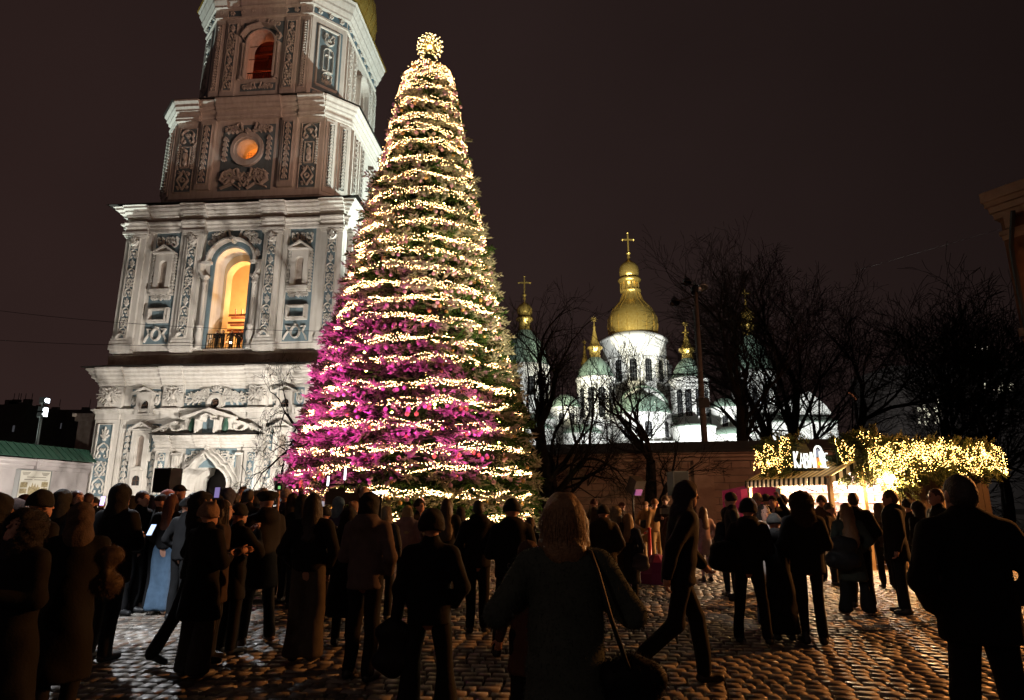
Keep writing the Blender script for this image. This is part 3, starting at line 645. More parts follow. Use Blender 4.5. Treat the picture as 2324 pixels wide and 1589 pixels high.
# storey 3 base course & cornice
mb = MB(); ring(mb, oct_pts(W3, F3, C3), [(0, 26.2), (.2, 26.2), (.2, 27.2), (.08, 27.35), (0, 27.36)]); mb.build('plinth', stucco2, tower)
prof3 = [(0, 34.9), (.12, 34.92), (.12, 35.1), (.2, 35.2), (.2, 35.35), (.05, 35.4), (.05, 35.75), (.3, 35.8), (.3, 35.95), (.48, 36.15), (.48, 36.35), (.68, 36.6), (.68, 36.75), (0, 37.1)]
mb = MB(); ring(mb, oct_pts(W3, F3, C3), prof3)
for a, b in ((-6.9, -4.65), (-3.1+.0, 2.9), (4.5, 6.9)):
    m2 = MB(**FR(W3, C3)); m2.extrude_u([(p[0]+.18 if 0 < i < len(prof3)-1 else 0, p[1]+(.004 if i else 0)) for i, p in enumerate(prof3)], a, b); mb.add(np.concatenate(m2.V), m2.F)
mb.build('cornice', stucco, tower)
mb = MB(); ring(mb, oct_pts(W3, F3, C3), [(.80, 36.8), (.80, 36.85), (-1.0, 37.5)]); mb.build('eaves_sheet', darkroof, tower)
mb = MB(); ring(mb, oct_pts(W4, F4, C4), [(0, 36.9), (.35, 36.9), (.35, 37.9), (.1, 38.2), (0, 38.21)]); mb.build('plinth', stucco2, tower)
prof4 = [(0, 46.9), (.12, 46.92), (.12, 47.1), (.06, 47.15), (.06, 47.85), (.35, 47.9), (.35, 48.1), (.58, 48.5), (.58, 48.75), (.85, 49.3), (.85, 49.55), (1.0, 49.75), (0, 50.3)]
mb = MB(); ring(mb, oct_pts(W4, F4, C4), prof4)
for a, b in ((-4.85, -3.6), (-2.2, 2.2), (3.6, 4.85)):
    m2 = MB(**FR(W4, C4)); m2.extrude_u([(p[0]+.16 if 0 < i < len(prof4)-1 else 0, p[1]+(.004 if i else 0)) for i, p in enumerate(prof4)], a, b); mb.add(np.concatenate(m2.V), m2.F)
mb.build('cornice', stucco, tower)
mb = MB(); ring(mb, oct_pts(W4, F4, C4), [(1.12, 49.8), (1.12, 49.86), (-2.0, 51.2)]); mb.build('eaves_sheet', gold, tower)
MB().lathe([(6.2, 50.2), (7.6, 51.3), (8.2, 53.0), (8.0, 55.4), (6.6, 58), (4.4, 60.5), (2.6, 63), (2.0, 66)], C4, 0, 40).build('gilded_dome', gold, tower, True)
rb = MB()
for k in range(40):
    a = 2*pi*k/40; rb.tube([(C4+r*cos(a), r*sin(a), z) for r, z in ((7.62, 51.3), (8.23, 53.0), (8.03, 55.4), (6.63, 58))], .035, 4)
rb.build('dome_seams', gold, tower)
# ornaments storey 3, front
def strip(fr, uc, w, z0, z1, style, d=.10, m=stucco, pb=True):
    p = MB(**fr).box(uc-w/2-.25, uc+w/2+.25, -.01, d, z0-.5, z1+.4).build('pilaster', m, tower) if pb else tower
    dd = d if pb else 0
    MB(**fr).box(uc-w/2, uc+w/2, dd-.003, dd+.012, z0, z1).build('blue_panel', bluep, p)
    r = MB(**{**fr, 'O': np.array(fr['O'], float) + np.array(fr['M'][1]) * (dd+.012)})
    if style == 'g': garland_v(r, uc, z0+.15, z1-.15, w*.62, .09, .12)
    elif style == 'v': vine(r, uc, z0+.15, z1-.15, w*.86, .09, .1)
    e = [(uc-w/2, z0), (uc+w/2, z0), (uc+w/2, z1), (uc-w/2, z1), (uc-w/2, z0)]
    for i in range(4): r.ribbon([e[i], ((e[i][0]+e[i+1][0])/2, (e[i][1]+e[i+1][1])/2), e[i+1]], .08, .06)
    r.build('relief', m, p)
f3 = FR(W3, C3)
for s in (-1, 1):
    strip(f3, s*3.75, .85, 28.6, 34.4, 'g', .3)
    strip(f3, s*5.65, 1.6, 28.0, 34.3, '', .02, pb=False)
    r = MB(**{**f3, 'O': (C3, -W3-.012, 0)}); u = s*5.65
    vine(r, u, 32.6, 34.2, 1.3, .11, .12, (0,), 1.2); vine(r, u, 28.1, 30.2, 1.35, .12, .12, (1, 0), 1.3)
    r.ribbon([(u-.4, 30.4), (u-.4, 32.4), (u+.4, 32.4), (u+.4, 30.4), (u-.4, 30.4)], .1, .1)
    r.dome(u, 32.0, .13, .17, .2); r.dome(u, 31.4, .22, .5, .18); r.dome(u, 30.8, .28, .4, .14)
    for g in (-.68, .68): garland_v(r, u+g, 30.2, 32.8, .22, .05, .1)
    r.build('relief', stucco, tower)
cp = MB(**f3).prism([(-2.4, 28.0), (2.4, 28.0), (2.4, 34.4), (-2.4, 34.4), (-2.4, 31.9)] + [(.05+1.05*cos(a), 31.9+1.05*sin(a)) for a in np.linspace(pi, -pi, 25)] + [(-2.4, 31.895)], -.003, .02).build('blue_field', bluep, tower)
r = MB(**{**f3, 'O': (C3, -W3-.02, 0)})
for s in (-1, 1):
    acanthus(r, s*.4, 33.9, 1.9, .9, s, .12, .15); acanthus(r, s*.3, 29.3, 2.0, 1.5, s, .14, .16); garland_v(r, s*2.0, 30.8, 33.2, .45, .09, .16)
    r.ribbon([(s*1.2, 29.9), (s*1.9, 29.6), (s*2.1, 28.9), (s*1.6, 28.5), (s*1.3, 28.9)], .2, .2); r.ribbon([(s*.3, 28.1), (s*1., 28.6), (s*2.1, 28.2)], .16, .14)
palmette(r, 0, 33.6, .9, .7, .12, 1, .2); lozenge(r, 0, 29.0, 1.2, 1.4, .12, 1, .15); r.build('relief', stucco, cp)
A = np.linspace(0, 2*pi, 29); rg = MB(**f3)
for r0, r1, d1 in ((.96, 1.2, .2), (1.2, 1.48, .34)):
    for i in range(28):
        a, b = A[i], A[i+1]; rg.prism([(.05+r0*cos(a), 31.9+r0*sin(a)), (.05+r1*cos(a), 31.9+1.12*r1*sin(a)), (.05+r1*cos(b), 31.9+1.12*r1*sin(b)), (.05+r0*cos(b), 31.9+r0*sin(b))], .0, d1)
rg.build('oculus_surround', stucco, tower)
# right diagonal and side of storey 3
d3 = DG(W3, F3, C3, 1, -1); d3l = DG(W3, F3, C3, -1, -1)
for d in (d3, d3l):
    for u in (-.62, .62): strip(d, u, .5, 28.2, 34.3, 'g', .12)
for u in (-6.1, -4.2, 4.2, 6.1): strip(RI(W3, C3), u, .8, 28.4, 34.2, 'g', .25)
rr = MB(**RI(W3, C3)); rr.ribbon([(-.95, 29.2), (-.95, 32.2)] + [(.95*cos(a), 32.2+.95*sin(a)) for a in np.linspace(pi*.9, pi*.1, 8)] + [(.95, 32.2), (.95, 29.2)], .3, .2); tri_pediment(rr, 0, 1.6, 33.4, 34.3, 0, .5); rr.build('window_surround', stucco, tower)
# ornaments storey 4
f4 = FR(W4, C4)
for s in (-1, 1):
    strip(f4, s*4.25, .42, 39.0, 46.2, 'g', .12); strip(f4, s*2.9, .85, 38.9, 46.2, 'v', .22)
    MB(**f4).lathe([(.2, 40.0), (.2, 40.3), (.12, 40.4), (.11, 43.6), (.2, 43.7), (.2, 43.9)], s*1.72, .22, 8).build('column', stucco, tower, True)
r = MB(**f4); r.ribbon([(-1.42, 40.2), (-1.42, 43.9)] + [(1.42*cos(a), 43.9+1.42*sin(a)) for a in np.linspace(pi*.95, pi*.05, 11)] + [(1.42, 43.9), (1.42, 40.2)], .2, .2)
r.ribbon([(-1.9, 44.6), (-1.3, 45.5), (0, 45.95), (1.3, 45.5), (1.9, 44.6)], .2, .35); r.build('archivolt', stucco, tower)
b = MB(**f4).prism([(-2.0, 44.0), (-1.5, 44.0), (-1.1, 45.0), (0, 45.5), (1.1, 45.0), (1.5, 44.0), (2.0, 44.0), (2.0, 46.4), (-2.0, 46.4)], -.002, .015).build('blue_field', bluep, tower)
r = MB(**{**f4, 'O': (C4, -W4-.015, 0)})
for s in (-1, 1): acanthus(r, s*.2, 46.1, 1.6, .5, s, .07, .1); lyre(r, s*1.6, 44.7, .5, .7, .08, 1, .12)
r.build('relief', stucco, b)
b = MB(**f4).box(-1.7, 1.7, -.002, .015, 38.9, 39.7).build('blue_panel', bluep, tower)
r = MB(**{**f4, 'O': (C4, -W4-.015, 0)})
for s in (-1, 1): acanthus(r, s*.1, 39.3, 1.5, .6, s, .07, .1)
r.build('relief', stucco, b)
def frieze_rosettes(fr, hw, n, z0=47.2, z1=47.8):
    d = .07
    b = MB(**fr).box(-hw, hw, d-.02, d+.012, z0, z1).build('blue_frieze', mat('deep_blue_paint', (.10, .17, .22), .85), tower)
    r = MB(**{**fr, 'O': np.array(fr['O'], float) + np.array(fr['M'][1]) * (d+.012)})
    for k in range(n):
        u = -hw + 2*hw*(k+.5)/n
        for j in range(5): a = 2*pi*j/5; r.dome(u+.15*cos(a), (z0+z1)/2+.15*sin(a), .11, .11, .1, 0, 6)
    r.build('rosettes', stucco, b)
frieze_rosettes(f4, 4.8, 9)
d4 = DG(W4, F4, C4, 1, -1); d4l = DG(W4, F4, C4, -1, -1); hw4 = (W4-F4)*q
for d in (d4, d4l):
    frieze_rosettes(d, hw4-.05, 3)
    p = MB(**d).box(-1.35, 1.35, -.003, .02, 39.2, 46.3).build('blue_panel', bluep, tower)
    r = MB(**{**d, 'O': np.array(d['O'], float) + np.array(d['M'][1]) * .02})
    for (k, z0, z1) in ((1.05, 39.7, 46.0),):
        for a, b_ in (((-k, z0), (k, z0)), ((-k, z1), (k, z1)), ((-k, z0), (-k, z1)), ((k, z0), (k, z1))): r.ribbon([a, ((a[0]+b_[0])/2, (a[1]+b_[1])/2), b_], .24, .07)
    r.ribbon([(.06*0, 41.6), (0, 42.4), (0, 43.7)], .13, .12); r.ribbon([(-.32, 43.1), (0, 43.1), (.32, 43.1)], .11, .13)
    r.ribbon([(-.5, 41.4), (-.5, 43.4)] + [(.5*cos(a), 43.4+.5*sin(a)) for a in np.linspace(pi*.9, pi*.1, 7)] + [(.5, 43.4), (.5, 41.4)], .08, .1)
    r.ribbon([(-.5, 41.4), (0, 41.4), (.5, 41.4)], .1, .1)
    lyre(r, 0, 44.9, 1.1, 1.3, .11, 1, .12); lyre(r, 0, 40.7, 1.1, 1.2, .11, -1, .12); palmette(r, 0, 40.2, .6, .5, .1, -1, .12)
    r.build('relief', stucco, p)
    b = MB(**d).box(-1.45, 1.45, -.003, .02, 38.3, 39.05).build('blue_panel', bluep, tower)
    r = MB(**{**d, 'O': np.array(d['O'], float) + np.array(d['M'][1]) * .02})
    for s in (-1, 1): acanthus(r, s*.05, 38.65, 1.35, .55, s, .08, .1)
    r.build('relief', stucco, b)
frieze_rosettes(RI(W4, C4), 4.8, 8)
for u in (-4.0, -2.6, 2.6, 4.0): strip(RI(W4, C4), u, .7, 39.0, 46.0, 'v', .2)
r = MB(**RI(W4, C4)); r.ribbon([(-1.4, 40.0), (-1.4, 43.6)] + [(1.4*cos(a), 43.6+1.4*sin(a)) for a in np.linspace(pi*.95, pi*.05, 11)] + [(1.4, 43.6), (1.4, 40.0)], .3, .3); r.build('archivolt', stucco, tower)
# chambers 3 and 4: floors, an inner wall, timber
MB().box(-6.8+C3, 6.8+C3, -1.0, -.4, 26.5, 35.6).box(-6.9+C3, 6.9+C3, -7.0, 7.0, 35.62, 35.7).box(-6.9+C3, 6.9+C3, -7.2, 7.0, 26.3, 27.4).build('chamber_wall', inner_warm, tower)
mb = MB()
for k in range(9): mb.box(-1.1+C3+.27*k, -1.08+C3+.27*k, -6.5, -6.48, 30.9, 32.9)
for k in range(9): mb.box(-1.2+C3, 1.2+C3, -6.5, -6.48, 30.9+.25*k, 30.92+.25*k)
mb.box(-1.0+C3, 1.0+C3, -7.3, -7.2, 31.72, 31.78); mb.build('window_grille', iron, tower)
MB().box(-5.9+C4, 5.9+C4, -1.0, -.4, 37.5, 47.1).box(-5.0+C4, 5.0+C4, -5.8, 5.6, 47.0, 47.15).build('chamber_wall', redbrick_in, tower)
tb = MB()
for k in range(5): tb.tube([(C4-3+1.4*k, -5.2+.4*k, 40.0), (C4-1.5+1.6*k, -4.6, 46.5)], .14, 5)
for z in (42.5, 44.4): tb.box(C4-4, C4+4, -5.4, -5.1, z, z+.25)
tb.build('roof_timber', redbrick_in, tower)
rl = MB(**f4); rl.box(-1.3, 1.3, -.3, -.24, 41.0, 41.06)
for k in range(13): rl.box(-1.25+.2*k, -1.22+.2*k, -.3, -.26, 40.2, 41.0)
for z in (42.5, 43.9): rl.box(-1.3, 1.3, -.3, -.27, z, z+.04)
rl.build('balcony_railing', iron, tower)
def tloc(x, y, z):
    return (tower.location.x + x*cos(AL) + y*sin(AL), tower.location.y - x*sin(AL) + y*cos(AL), z)
point('bell_chamber_lamp', tloc(-.5, -4.6, 18.5), 2100, (1., .62, .25), .5)
point('bell_chamber_lamp', tloc(.6, -2.4, 15.2), 1100, (1., .58, .22), .3)
point('oculus_chamber_lamp', tloc(-.6, -3.0, 30.6), 1300, (1., .34, .07), .3)
point('upper_chamber_lamp', tloc(-1.0, -3.5, 40.0), 240, (1., .22, .07), .3)
RELIEF = 1.0
# ================================================================== GROUND
joint = mat('paving_joint', (.018, .015, .013), .9)
ground = MB().add([(-150,-20,-.035),(150,-20,-.035),(150,260,-.035),(-150,260,-.035)], [(0,1,2,3)]).build('ground', joint, kind='structure')
def stone_mat(name, c, c2, rough):
    m = mat(name, c, rough, noise=(2.3, 1.0, c2), bump=(28, .16), spec=.5); return m
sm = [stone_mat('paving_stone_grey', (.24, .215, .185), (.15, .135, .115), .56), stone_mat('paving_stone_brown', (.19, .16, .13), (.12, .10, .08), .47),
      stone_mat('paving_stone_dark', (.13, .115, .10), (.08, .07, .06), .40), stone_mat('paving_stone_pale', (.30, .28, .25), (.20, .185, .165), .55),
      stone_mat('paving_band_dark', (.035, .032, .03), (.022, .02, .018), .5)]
def stones():
    rows = []; y = 3.6
    while y < 23.0:
        h = .150 + RS.rand()*.035; x0 = -(1.05*y + 4.5); x1 = .95*y + 4.0; x = x0 + RS.rand()*.2
        while x < x1:
            w = .12 + RS.rand()*.11; rows.append((x + w/2, y + h/2, w, h)); x += w
        y += h
    A = np.array(rows); return A
A = stones(); n = len(A)
rot = radians(-5.0); cr, sr = cos(rot), sin(rot)
def stone_geo(A):
    n = len(A); g = .006; J = RS.rand(n, 4, 2)*.012
    hw = A[:, 2]/2 - g; hh = A[:, 3]/2 - g; sx = np.array([-1, 1, 1, -1]); sy = np.array([-1, -1, 1, 1])
    V = np.zeros((n, 8, 3)); tilt = RS.normal(0, .006, (n, 2)); zz = RS.normal(0, .002, n)
    for k, (ins, z) in enumerate(((0, -.034), (.006, 0.0))):
        X = sx*(hw[:, None]-ins) - np.sign(sx)*J[:, :, 0]; Y = sy*(hh[:, None]-ins) - np.sign(sy)*J[:, :, 1]
        V[:, k*4:(k+1)*4, 0] = X; V[:, k*4:(k+1)*4, 1] = Y
        V[:, k*4:(k+1)*4, 2] = z + (zz[:, None] + X*tilt[:, :1] + Y*tilt[:, 1:] if k else 0)
    base = [(4,5,6,7)] + [(i, (i+1) % 4, 4+(i+1) % 4, 4+i) for i in range(4)]
    F = np.array(base)[None] + (np.arange(n)*8)[:, None, None]
    return V, F
V, F = stone_geo(A)
Cx = A[:, 0]*cr - A[:, 1]*sr + .3; Cy = A[:, 0]*sr + A[:, 1]*cr
W = V.copy(); W[..., 0] = V[..., 0]*cr - V[..., 1]*sr + Cx[:, None]; W[..., 1] = V[..., 0]*sr + V[..., 1]*cr + Cy[:, None]
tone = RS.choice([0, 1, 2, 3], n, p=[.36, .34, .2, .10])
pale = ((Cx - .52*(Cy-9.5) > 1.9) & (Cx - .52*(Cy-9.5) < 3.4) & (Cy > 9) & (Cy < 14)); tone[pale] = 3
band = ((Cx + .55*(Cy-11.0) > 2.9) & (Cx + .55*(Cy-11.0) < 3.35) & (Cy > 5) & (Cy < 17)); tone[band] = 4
inview = (np.abs((Cx)/np.maximum(Cy, .1)) < .84) & (Cy > 4.55)
cand = np.where(inview)[0]; cand = cand[np.argsort(Cy[cand])][:4000]
pick = cand[(Cx[cand] > -9)][:300]
mask = np.ones(n, bool); mask[pick] = False
keep = np.where(mask & (Cy > 3.2) & (Cy < 27))[0]
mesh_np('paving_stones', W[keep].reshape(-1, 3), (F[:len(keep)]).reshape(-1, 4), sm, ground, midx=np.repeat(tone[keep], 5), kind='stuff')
smesh = {}
for i in pick:
    key = int(tone[i]); 
    if key not in smesh: 
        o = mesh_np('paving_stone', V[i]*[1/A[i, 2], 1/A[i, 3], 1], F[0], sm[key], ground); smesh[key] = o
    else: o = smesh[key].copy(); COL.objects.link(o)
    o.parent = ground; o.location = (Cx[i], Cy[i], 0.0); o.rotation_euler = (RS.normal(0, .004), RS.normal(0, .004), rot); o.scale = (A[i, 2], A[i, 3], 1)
# coarse distant paving sheet
MB().add([(-60,22.4,-.03),(60,22.4,-.03),(60,120,-.03),(-60,120,-.03)], [(0,1,2,3)]).build('pavement', mat('far_paving', (.10, .09, .08), .45, noise=(4, 1.2, (.05, .045, .04)), bump=(6, .8)), kind='structure')
cr_ = MB(); cr_.extrude_u([(-.16, .002), (.16, .002), (.06, .045), (-.06, .045)], -5.2, .2)
o = cr_.build('cable_ramp', mat('black_rubber', (.012, .012, .012), .7), label='low black cable ramp lying across the paving stones', category='cable ramp'); o.location = (-1.2, 11.55, 0); o.rotation_euler = (0, 0, radians(-1))

# ================================================================== PRECINCT WALLS
plaster_w = mat('limewashed_plaster', (.40, .37, .37), .9, noise=(1.1, .8, (.32, .29, .29)), bump=(5, .4))
def wall_frame(p0, p1):
    d = np.array([p1[0]-p0[0], p1[1]-p0[1]]); L = np.linalg.norm(d); d /= L
    return L, [[d[0], d[1], 0], [d[1], -d[0], 0], [0, 0, 1]]      # outward = right of direction... towards the square
# --- brown stone wall behind the square
p0, p1 = (-13.5, 44.6), (21.0, 36.0)
L, M = wall_frame(p0, p1)
wallb = empty('precinct_wall', (p0[0], p0[1], 0), 0, 'long low wall of pale stone blocks under a dark sheet roof, behind the square', 'wall')
MB(M=M).box(0, L, -.8, 0, 0, 4.4).build('wall_core', mat('wall_core', (.22, .18, .15), .9), wallb)
blockm = mat('wall_block', (.40, .27, .20), .88, noise=(1.6, 1.0, (.28, .18, .13)), bump=(8, .5), objrand=.16)
courses = [(.05, .55)] + [(.55+.42*i, .97+.42*i) for i in range(8)]
nb = 0
for ci, (z0, z1) in enumerate(courses):
    x = -RS.rand()*.8
    while x < L:
        w = 1.0 + RS.rand()*.75; a, b = max(x, 0)+.012, min(x+w, L)-.012
        if b - a > .2 and a > 11.5 and nb < 298:
            m_ = MB(M=M); d = .028 + RS.rand()*.02
            m_.add([(a,0,z0+.014),(b,0,z0+.014),(b,0,z1-.014),(a,0,z1-.014),(a+.02,d,z0+.034),(b-.02,d,z0+.034),(b-.02,d,z1-.034),(a+.02,d,z1-.034)], [(0,1,5,4),(1,2,6,5),(2,3,7,6),(3,0,4,7),(4,5,6,7)])
            m_.build('stone_block', blockm, wallb); nb += 1
        x += w
mb = MB(M=M); mb.extrude_u([(0, 3.94), (.12, 3.95), (.12, 4.1), (.24, 4.16), (.24, 4.3), (.4, 4.36), (.4, 4.43), (0, 4.45)], 0, L); mb.build('coping', blockm, wallb)
mb = MB(M=M); mb.extrude_u([(.62, 4.46), (.62, 4.52), (-.4, 5.12), (-1.5, 4.52), (-1.5, 4.46)], 0, L); mb.build('roof', darkroof, wallb)
mb = MB(M=M)
for k in range(int(L/1.1)): mb.prism([(1.1*k, 0), (1.1*k, 0)], 0, 0) if False else mb.box(1.1*k-.02, 1.1*k+.02, .60, .64, 4.46, 4.56)
mb.build('roof_seams', darkroof, wallb)
for u in (25.6,): MB(M=M).box(u-.55, u+.55, 0, .16, .05, 4.0).build('buttress', blockm, wallb)
# --- white wall at the left, running from the tower towards the viewer
p0, p1 = (-32.9, 51.5), (-34.4, 24.0)
d = np.array([p1[0]-p0[0], p1[1]-p0[1]]); L = float(np.linalg.norm(d)); d /= L
M = [[d[0], d[1], 0], [-d[1], d[0], 0], [0, 0, 1]]
wallw = empty('white_wall', (p0[0], p0[1], 0), 0, 'white plastered wall with green metal roof joining the bell tower at its left', 'wall')
MB(M=M).box(0, L, -.8, 0, 0, 4.2).build('wall_core', plaster_w, wallw)
cpf = [(0, 3.7), (.1, 3.71), (.1, 3.95), (.22, 4.02), (.22, 4.2), (.36, 4.3), (.36, 4.42), (0, 4.46)]
mb = MB(M=M); mb.extrude_u(cpf, 0, L)
for a in (6.0, 12.5, 19.0): mb.extrude_u([(p[0]+.3 if 0 < i < 7 else 0, p[1]+.003) for i, p in enumerate(cpf)], a-1.3, a+.6); mb.box(a-1.1, a+.4, 0, .3, 0, 3.7)
mb.build('cornice', plaster_w, wallw)
M_ = M
for k in range(int(L/.62)):
    mb = MB(M=M); a = .62*k; mb.extrude_u([(.62, 4.50), (.62, 4.53), (-.5, 5.5), (-.5, 5.46)], a+.01, a+.60); mb.build('roof_sheet', greenroof, wallw)
mb = MB(M=M)
for k in range(int(L/.62)+1): mb.extrude_u([(.63, 4.50), (.63, 4.58), (-.5, 5.56), (-.5, 5.46)], .62*k-.02, .62*k+.02)
mb.build('roof_seams', greenroof, wallw)
# information board: flat print made by a node material
def poster_mat():
    m = bpy.data.materials.new('printed_board'); m.use_nodes = True; N = m.node_tree.nodes; Lk = m.node_tree.links
    b = N['Principled BSDF']; b.inputs['Roughness'].default_value = .4; b.inputs['Base Color'].default_value = (.55, .53, .47, 1); return m
pb = empty('information_board', tuple(np.array([6.55, .30, 0]) @ np.array(M) + np.array([p0[0], p0[1], 0])), 0, 'framed board with sepia pictures of churches on the white wall', 'sign')
mb = MB(M=M); mb.box(-1.35, 1.35, -.28, .0, 1.5, 3.65).box(-1.42, -1.351, -.28, .04, 1.45, 3.7).box(1.351, 1.42, -.28, .04, 1.45, 3.7).box(-1.35, 1.35, -.28, .04, 3.651, 3.71); mb.build('frame', steel, pb)
MB(M=M).box(-1.33, 1.33, .001, .012, 1.52, 3.63).build('sheet', poster_mat(), pb)
ink = mat('sepia_ink', (.16, .12, .06), .6, noise=(7, 1.0, (.40, .34, .20))); inkd = mat('dark_print', (.08, .07, .05), .6)
t = MB(M=M)
for i, (u0, u1, z) in enumerate(((-1.2,-.5,3.5),(-1.15,-.55,3.42),(-1.05,-.65,3.34),(.5,1.2,3.5),(.55,1.15,3.42),(.65,1.1,3.34),(-.95,.75,3.2),(-1.1,.1,3.03),(.25,.95,3.03))): t.box(u0, u1, .0125, .014, z-.018, z+.018)
for i in range(5): t.box(-1.15, 1.15, .0125, .014, 1.56+.05*i, 1.575+.05*i)
t.build('printed_lines', inkd, pb)
for (u0, u1, z0, z1) in ((-1.2,-.62,2.55,2.9),(-1.2,-.62,2.15,2.48),(-1.2,-.62,1.85,2.08),(-.5,.5,1.85,2.4),(.62,1.2,2.5,2.85),(.62,1.2,2.1,2.42)):
    MB(M=M).box(u0, u1, .0125, .015, z0, z1).build('printed_picture', ink, pb)
t = MB(M=M)
for u, h in ((-.3,2.75),(-.05,2.8),(.18,2.85),(.4,2.65),(-.9,3.0),(-.9,2.6)): t.prism([(u-.09,h-.28),(u+.09,h-.28),(u+.06,h-.15),(u,h),(u-.06,h-.15)], .015, .018)
t.prism([(-.5,2.35),(.5,2.3),(.5,2.5),(.1,2.6),(-.3,2.5),(-.5,2.55)], .015, .0175); t.build('printed_domes', ink, pb)
for k, u in enumerate((2.35, 2.95, 3.5)):
    loc = tuple(np.array([u, .02, 0]) @ np.array(M) + np.array([p0[0], p0[1], 0]))
    pl_ = empty('plaque', loc, 0, ['dark plaque nearest the tower, on the white wall', 'middle dark plaque with a round emblem on the white wall', 'dark plaque with a temple emblem, farthest left of three on the white wall'][k], 'plaque', 'dark plaques on the white wall')
    MB(M=M).box(-.24, .24, -.03, .02, 1.75, 2.35).build('plate', mat('plaque_plate', (.07, .065, .065), .5), pl_)
    e_ = MB(M=M)
    if k == 1: e_.ribbon([(.13*cos(a), 2.12+.13*sin(a)) for a in np.linspace(0, 2*pi, 13)], .025, .01, .021); e_.ribbon([(0,2.2),(.07,2.12),(0,2.04),(-.07,2.12),(0,2.2)], .025, .01, .021)
    else: e_.prism([(-.16,2.2),(.16,2.2),(0,2.28)], .021, .03); [e_.box(x-.015, x+.015, .021, .03, 2.0, 2.19) for x in (-.12,-.04,.04,.12)]; e_.box(-.16,.16,.021,.03,1.95,1.99)
    e_.build('emblem', mat('pale_print', (.5,.5,.5), .6), pl_)
# small gate pavilion beside the tower
gp = empty('gate_pavilion', (-33.9, 53.6, 0), 0, 'small plastered block with cornice at the left corner of the bell tower', 'pavilion')
MB().box(-1.9, 1.2, -1, 3, 0, 8.2).build('wall', stucco2, gp)
MB().box(-2.1, 1.4, -1.2, 3.2, 8.0, 8.35).box(-2.25, 1.5, -1.35, 3.3, 8.352, 8.6).box(-2.1, 1.4, -1.2, 3.2, 5.4, 5.7).build('cornice', stucco2, gp)

# ================================================================== CATHEDRAL
whitew = mat('white_church_wall', (.80, .79, .76), .85, noise=(.6, .6, (.70, .69, .66)), bump=(2, .2))
greend = mat('green_church_roof', (.27, .36, .29), .6, noise=(.9, .8, (.19, .28, .22)))
church = empty('cathedral', (20.0, 108.0, 0), 0, 'white cathedral with green domes and one large gilded dome behind the bare trees', 'cathedral')
def cw(mb): mb.O = mb.O - np.array([20., 108., 0]); return mb
def px_prof(xr, yr, Y, prof):
    X = at(xr, yr, Y)[0]; out = []
    for hw, y in prof:
        z = CAMH + Y*ratio(y); dep = Y*_c + (z-CAMH)*_s
        out.append((hw/FPX*dep, z))
    return X, out
def lathe_px(name, xr, yr, Y, prof, m, n=28, parent=church, smooth=True):
    X, P = px_prof(xr, yr, Y, prof); mb = cw(MB()); mb.lathe(P, X, Y, n); return mb.build(name, m, parent, smooth), X
def orth_cross(X, Y, z0, z1, w, parent=church):
    mb = cw(MB()); h = z1-z0; t = h*.028
    mb.box(X-t, X+t, Y-t, Y+t, z0, z1); mb.box(X-w, X+w, Y-t*.9, Y+t*.9, z0+h*.68, z0+h*.68+2*t); 
    for (a, b) in ((X-w, z0+h*.68+t), (X+w, z0+h*.68+t), (X, z1)): mb.lathe([(0, b-2*t), (2*t, b), (0, b+2*t)], a, Y, 6)
    mb.lathe([(.0, z0+h*.12-4*t), (3.6*t, z0+h*.12), (.0, z0+h*.12+4*t)], X, Y, 10); mb.lathe([(2.5*t, z0-.3*h*.2), (t, z0+.1*h)], X, Y, 8)
    return mb.build('cross', gold, parent)
def star_tip(X, Y, z, s, parent=church):
    mb = cw(MB())
    for k in range(4):
        a = pi*k/4; mb.prism([(X-s*cos(a)-.04*sin(a), z-s*sin(a)+.04*cos(a)), (X+.08*sin(a), z-.08*cos(a)), (X+s*cos(a)-.04*sin(a), z+s*sin(a)+.04*cos(a)), (X-.08*sin(a), z+.08*cos(a))], Y-.05, Y+.05)
    return mb.build('star_finial', gold, parent)
def drum_windows(X, Y, r, z0, z1, w, angs, frm=.14):
    for a in angs:
        t = (cos(a), sin(a)); nrm = (sin(a), -cos(a))
        M = [[t[0], t[1], 0], [nrm[0], nrm[1], 0], [0, 0, 1]]; O = (X + nrm[0]*(r+.06), Y + nrm[1]*(r+.06), 0)
        us, lo, hi = arch_us(0, w/2, z0, z1-w/2, 8)
        m1 = cw(MB(M=M, O=O)); hole_wall(m1, -w/2-frm*2, w/2+frm*2, z0-.15, z1+frm*2, us, lo, hi, -.3, .10)
        wo = m1.build('window', whitew, church)
        cw(MB(M=M, O=O)).box(-w/2-.02, w/2+.02, -.2, .02, z0, z1-w*.12).build('pane', glassd, wo)
        g = cw(MB(M=M, O=O))
        for x in (-w/6, w/6): g.box(x-.025, x+.025, .021, .05, z0, z1-.1)
        for k in range(1, 6): g.box(-w/2, w/2, .022, .051, z0+(z1-z0)*k/6-.022, z0+(z1-z0)*k/6+.022)
        g.build('glazing_bars', mat('grey_bars', (.13,.13,.13), .7), wo)
# central dome
Yc = 114
_, Xc = lathe_px('drum', 1437, 765, Yc, [(73, 960), (72, 860), (72, 782), (76, 780), (77, 776), (54, 763)], whitew)
lathe_px('gilded_dome', 1437, 765, Yc, [(54, 765), (55.5, 756), (56.5, 745), (56.5, 735), (55, 726), (51, 715), (43, 703), (33, 692), (26, 684), (21.5, 674), (19.5, 666), (22, 664), (22, 660)], gold, 32)
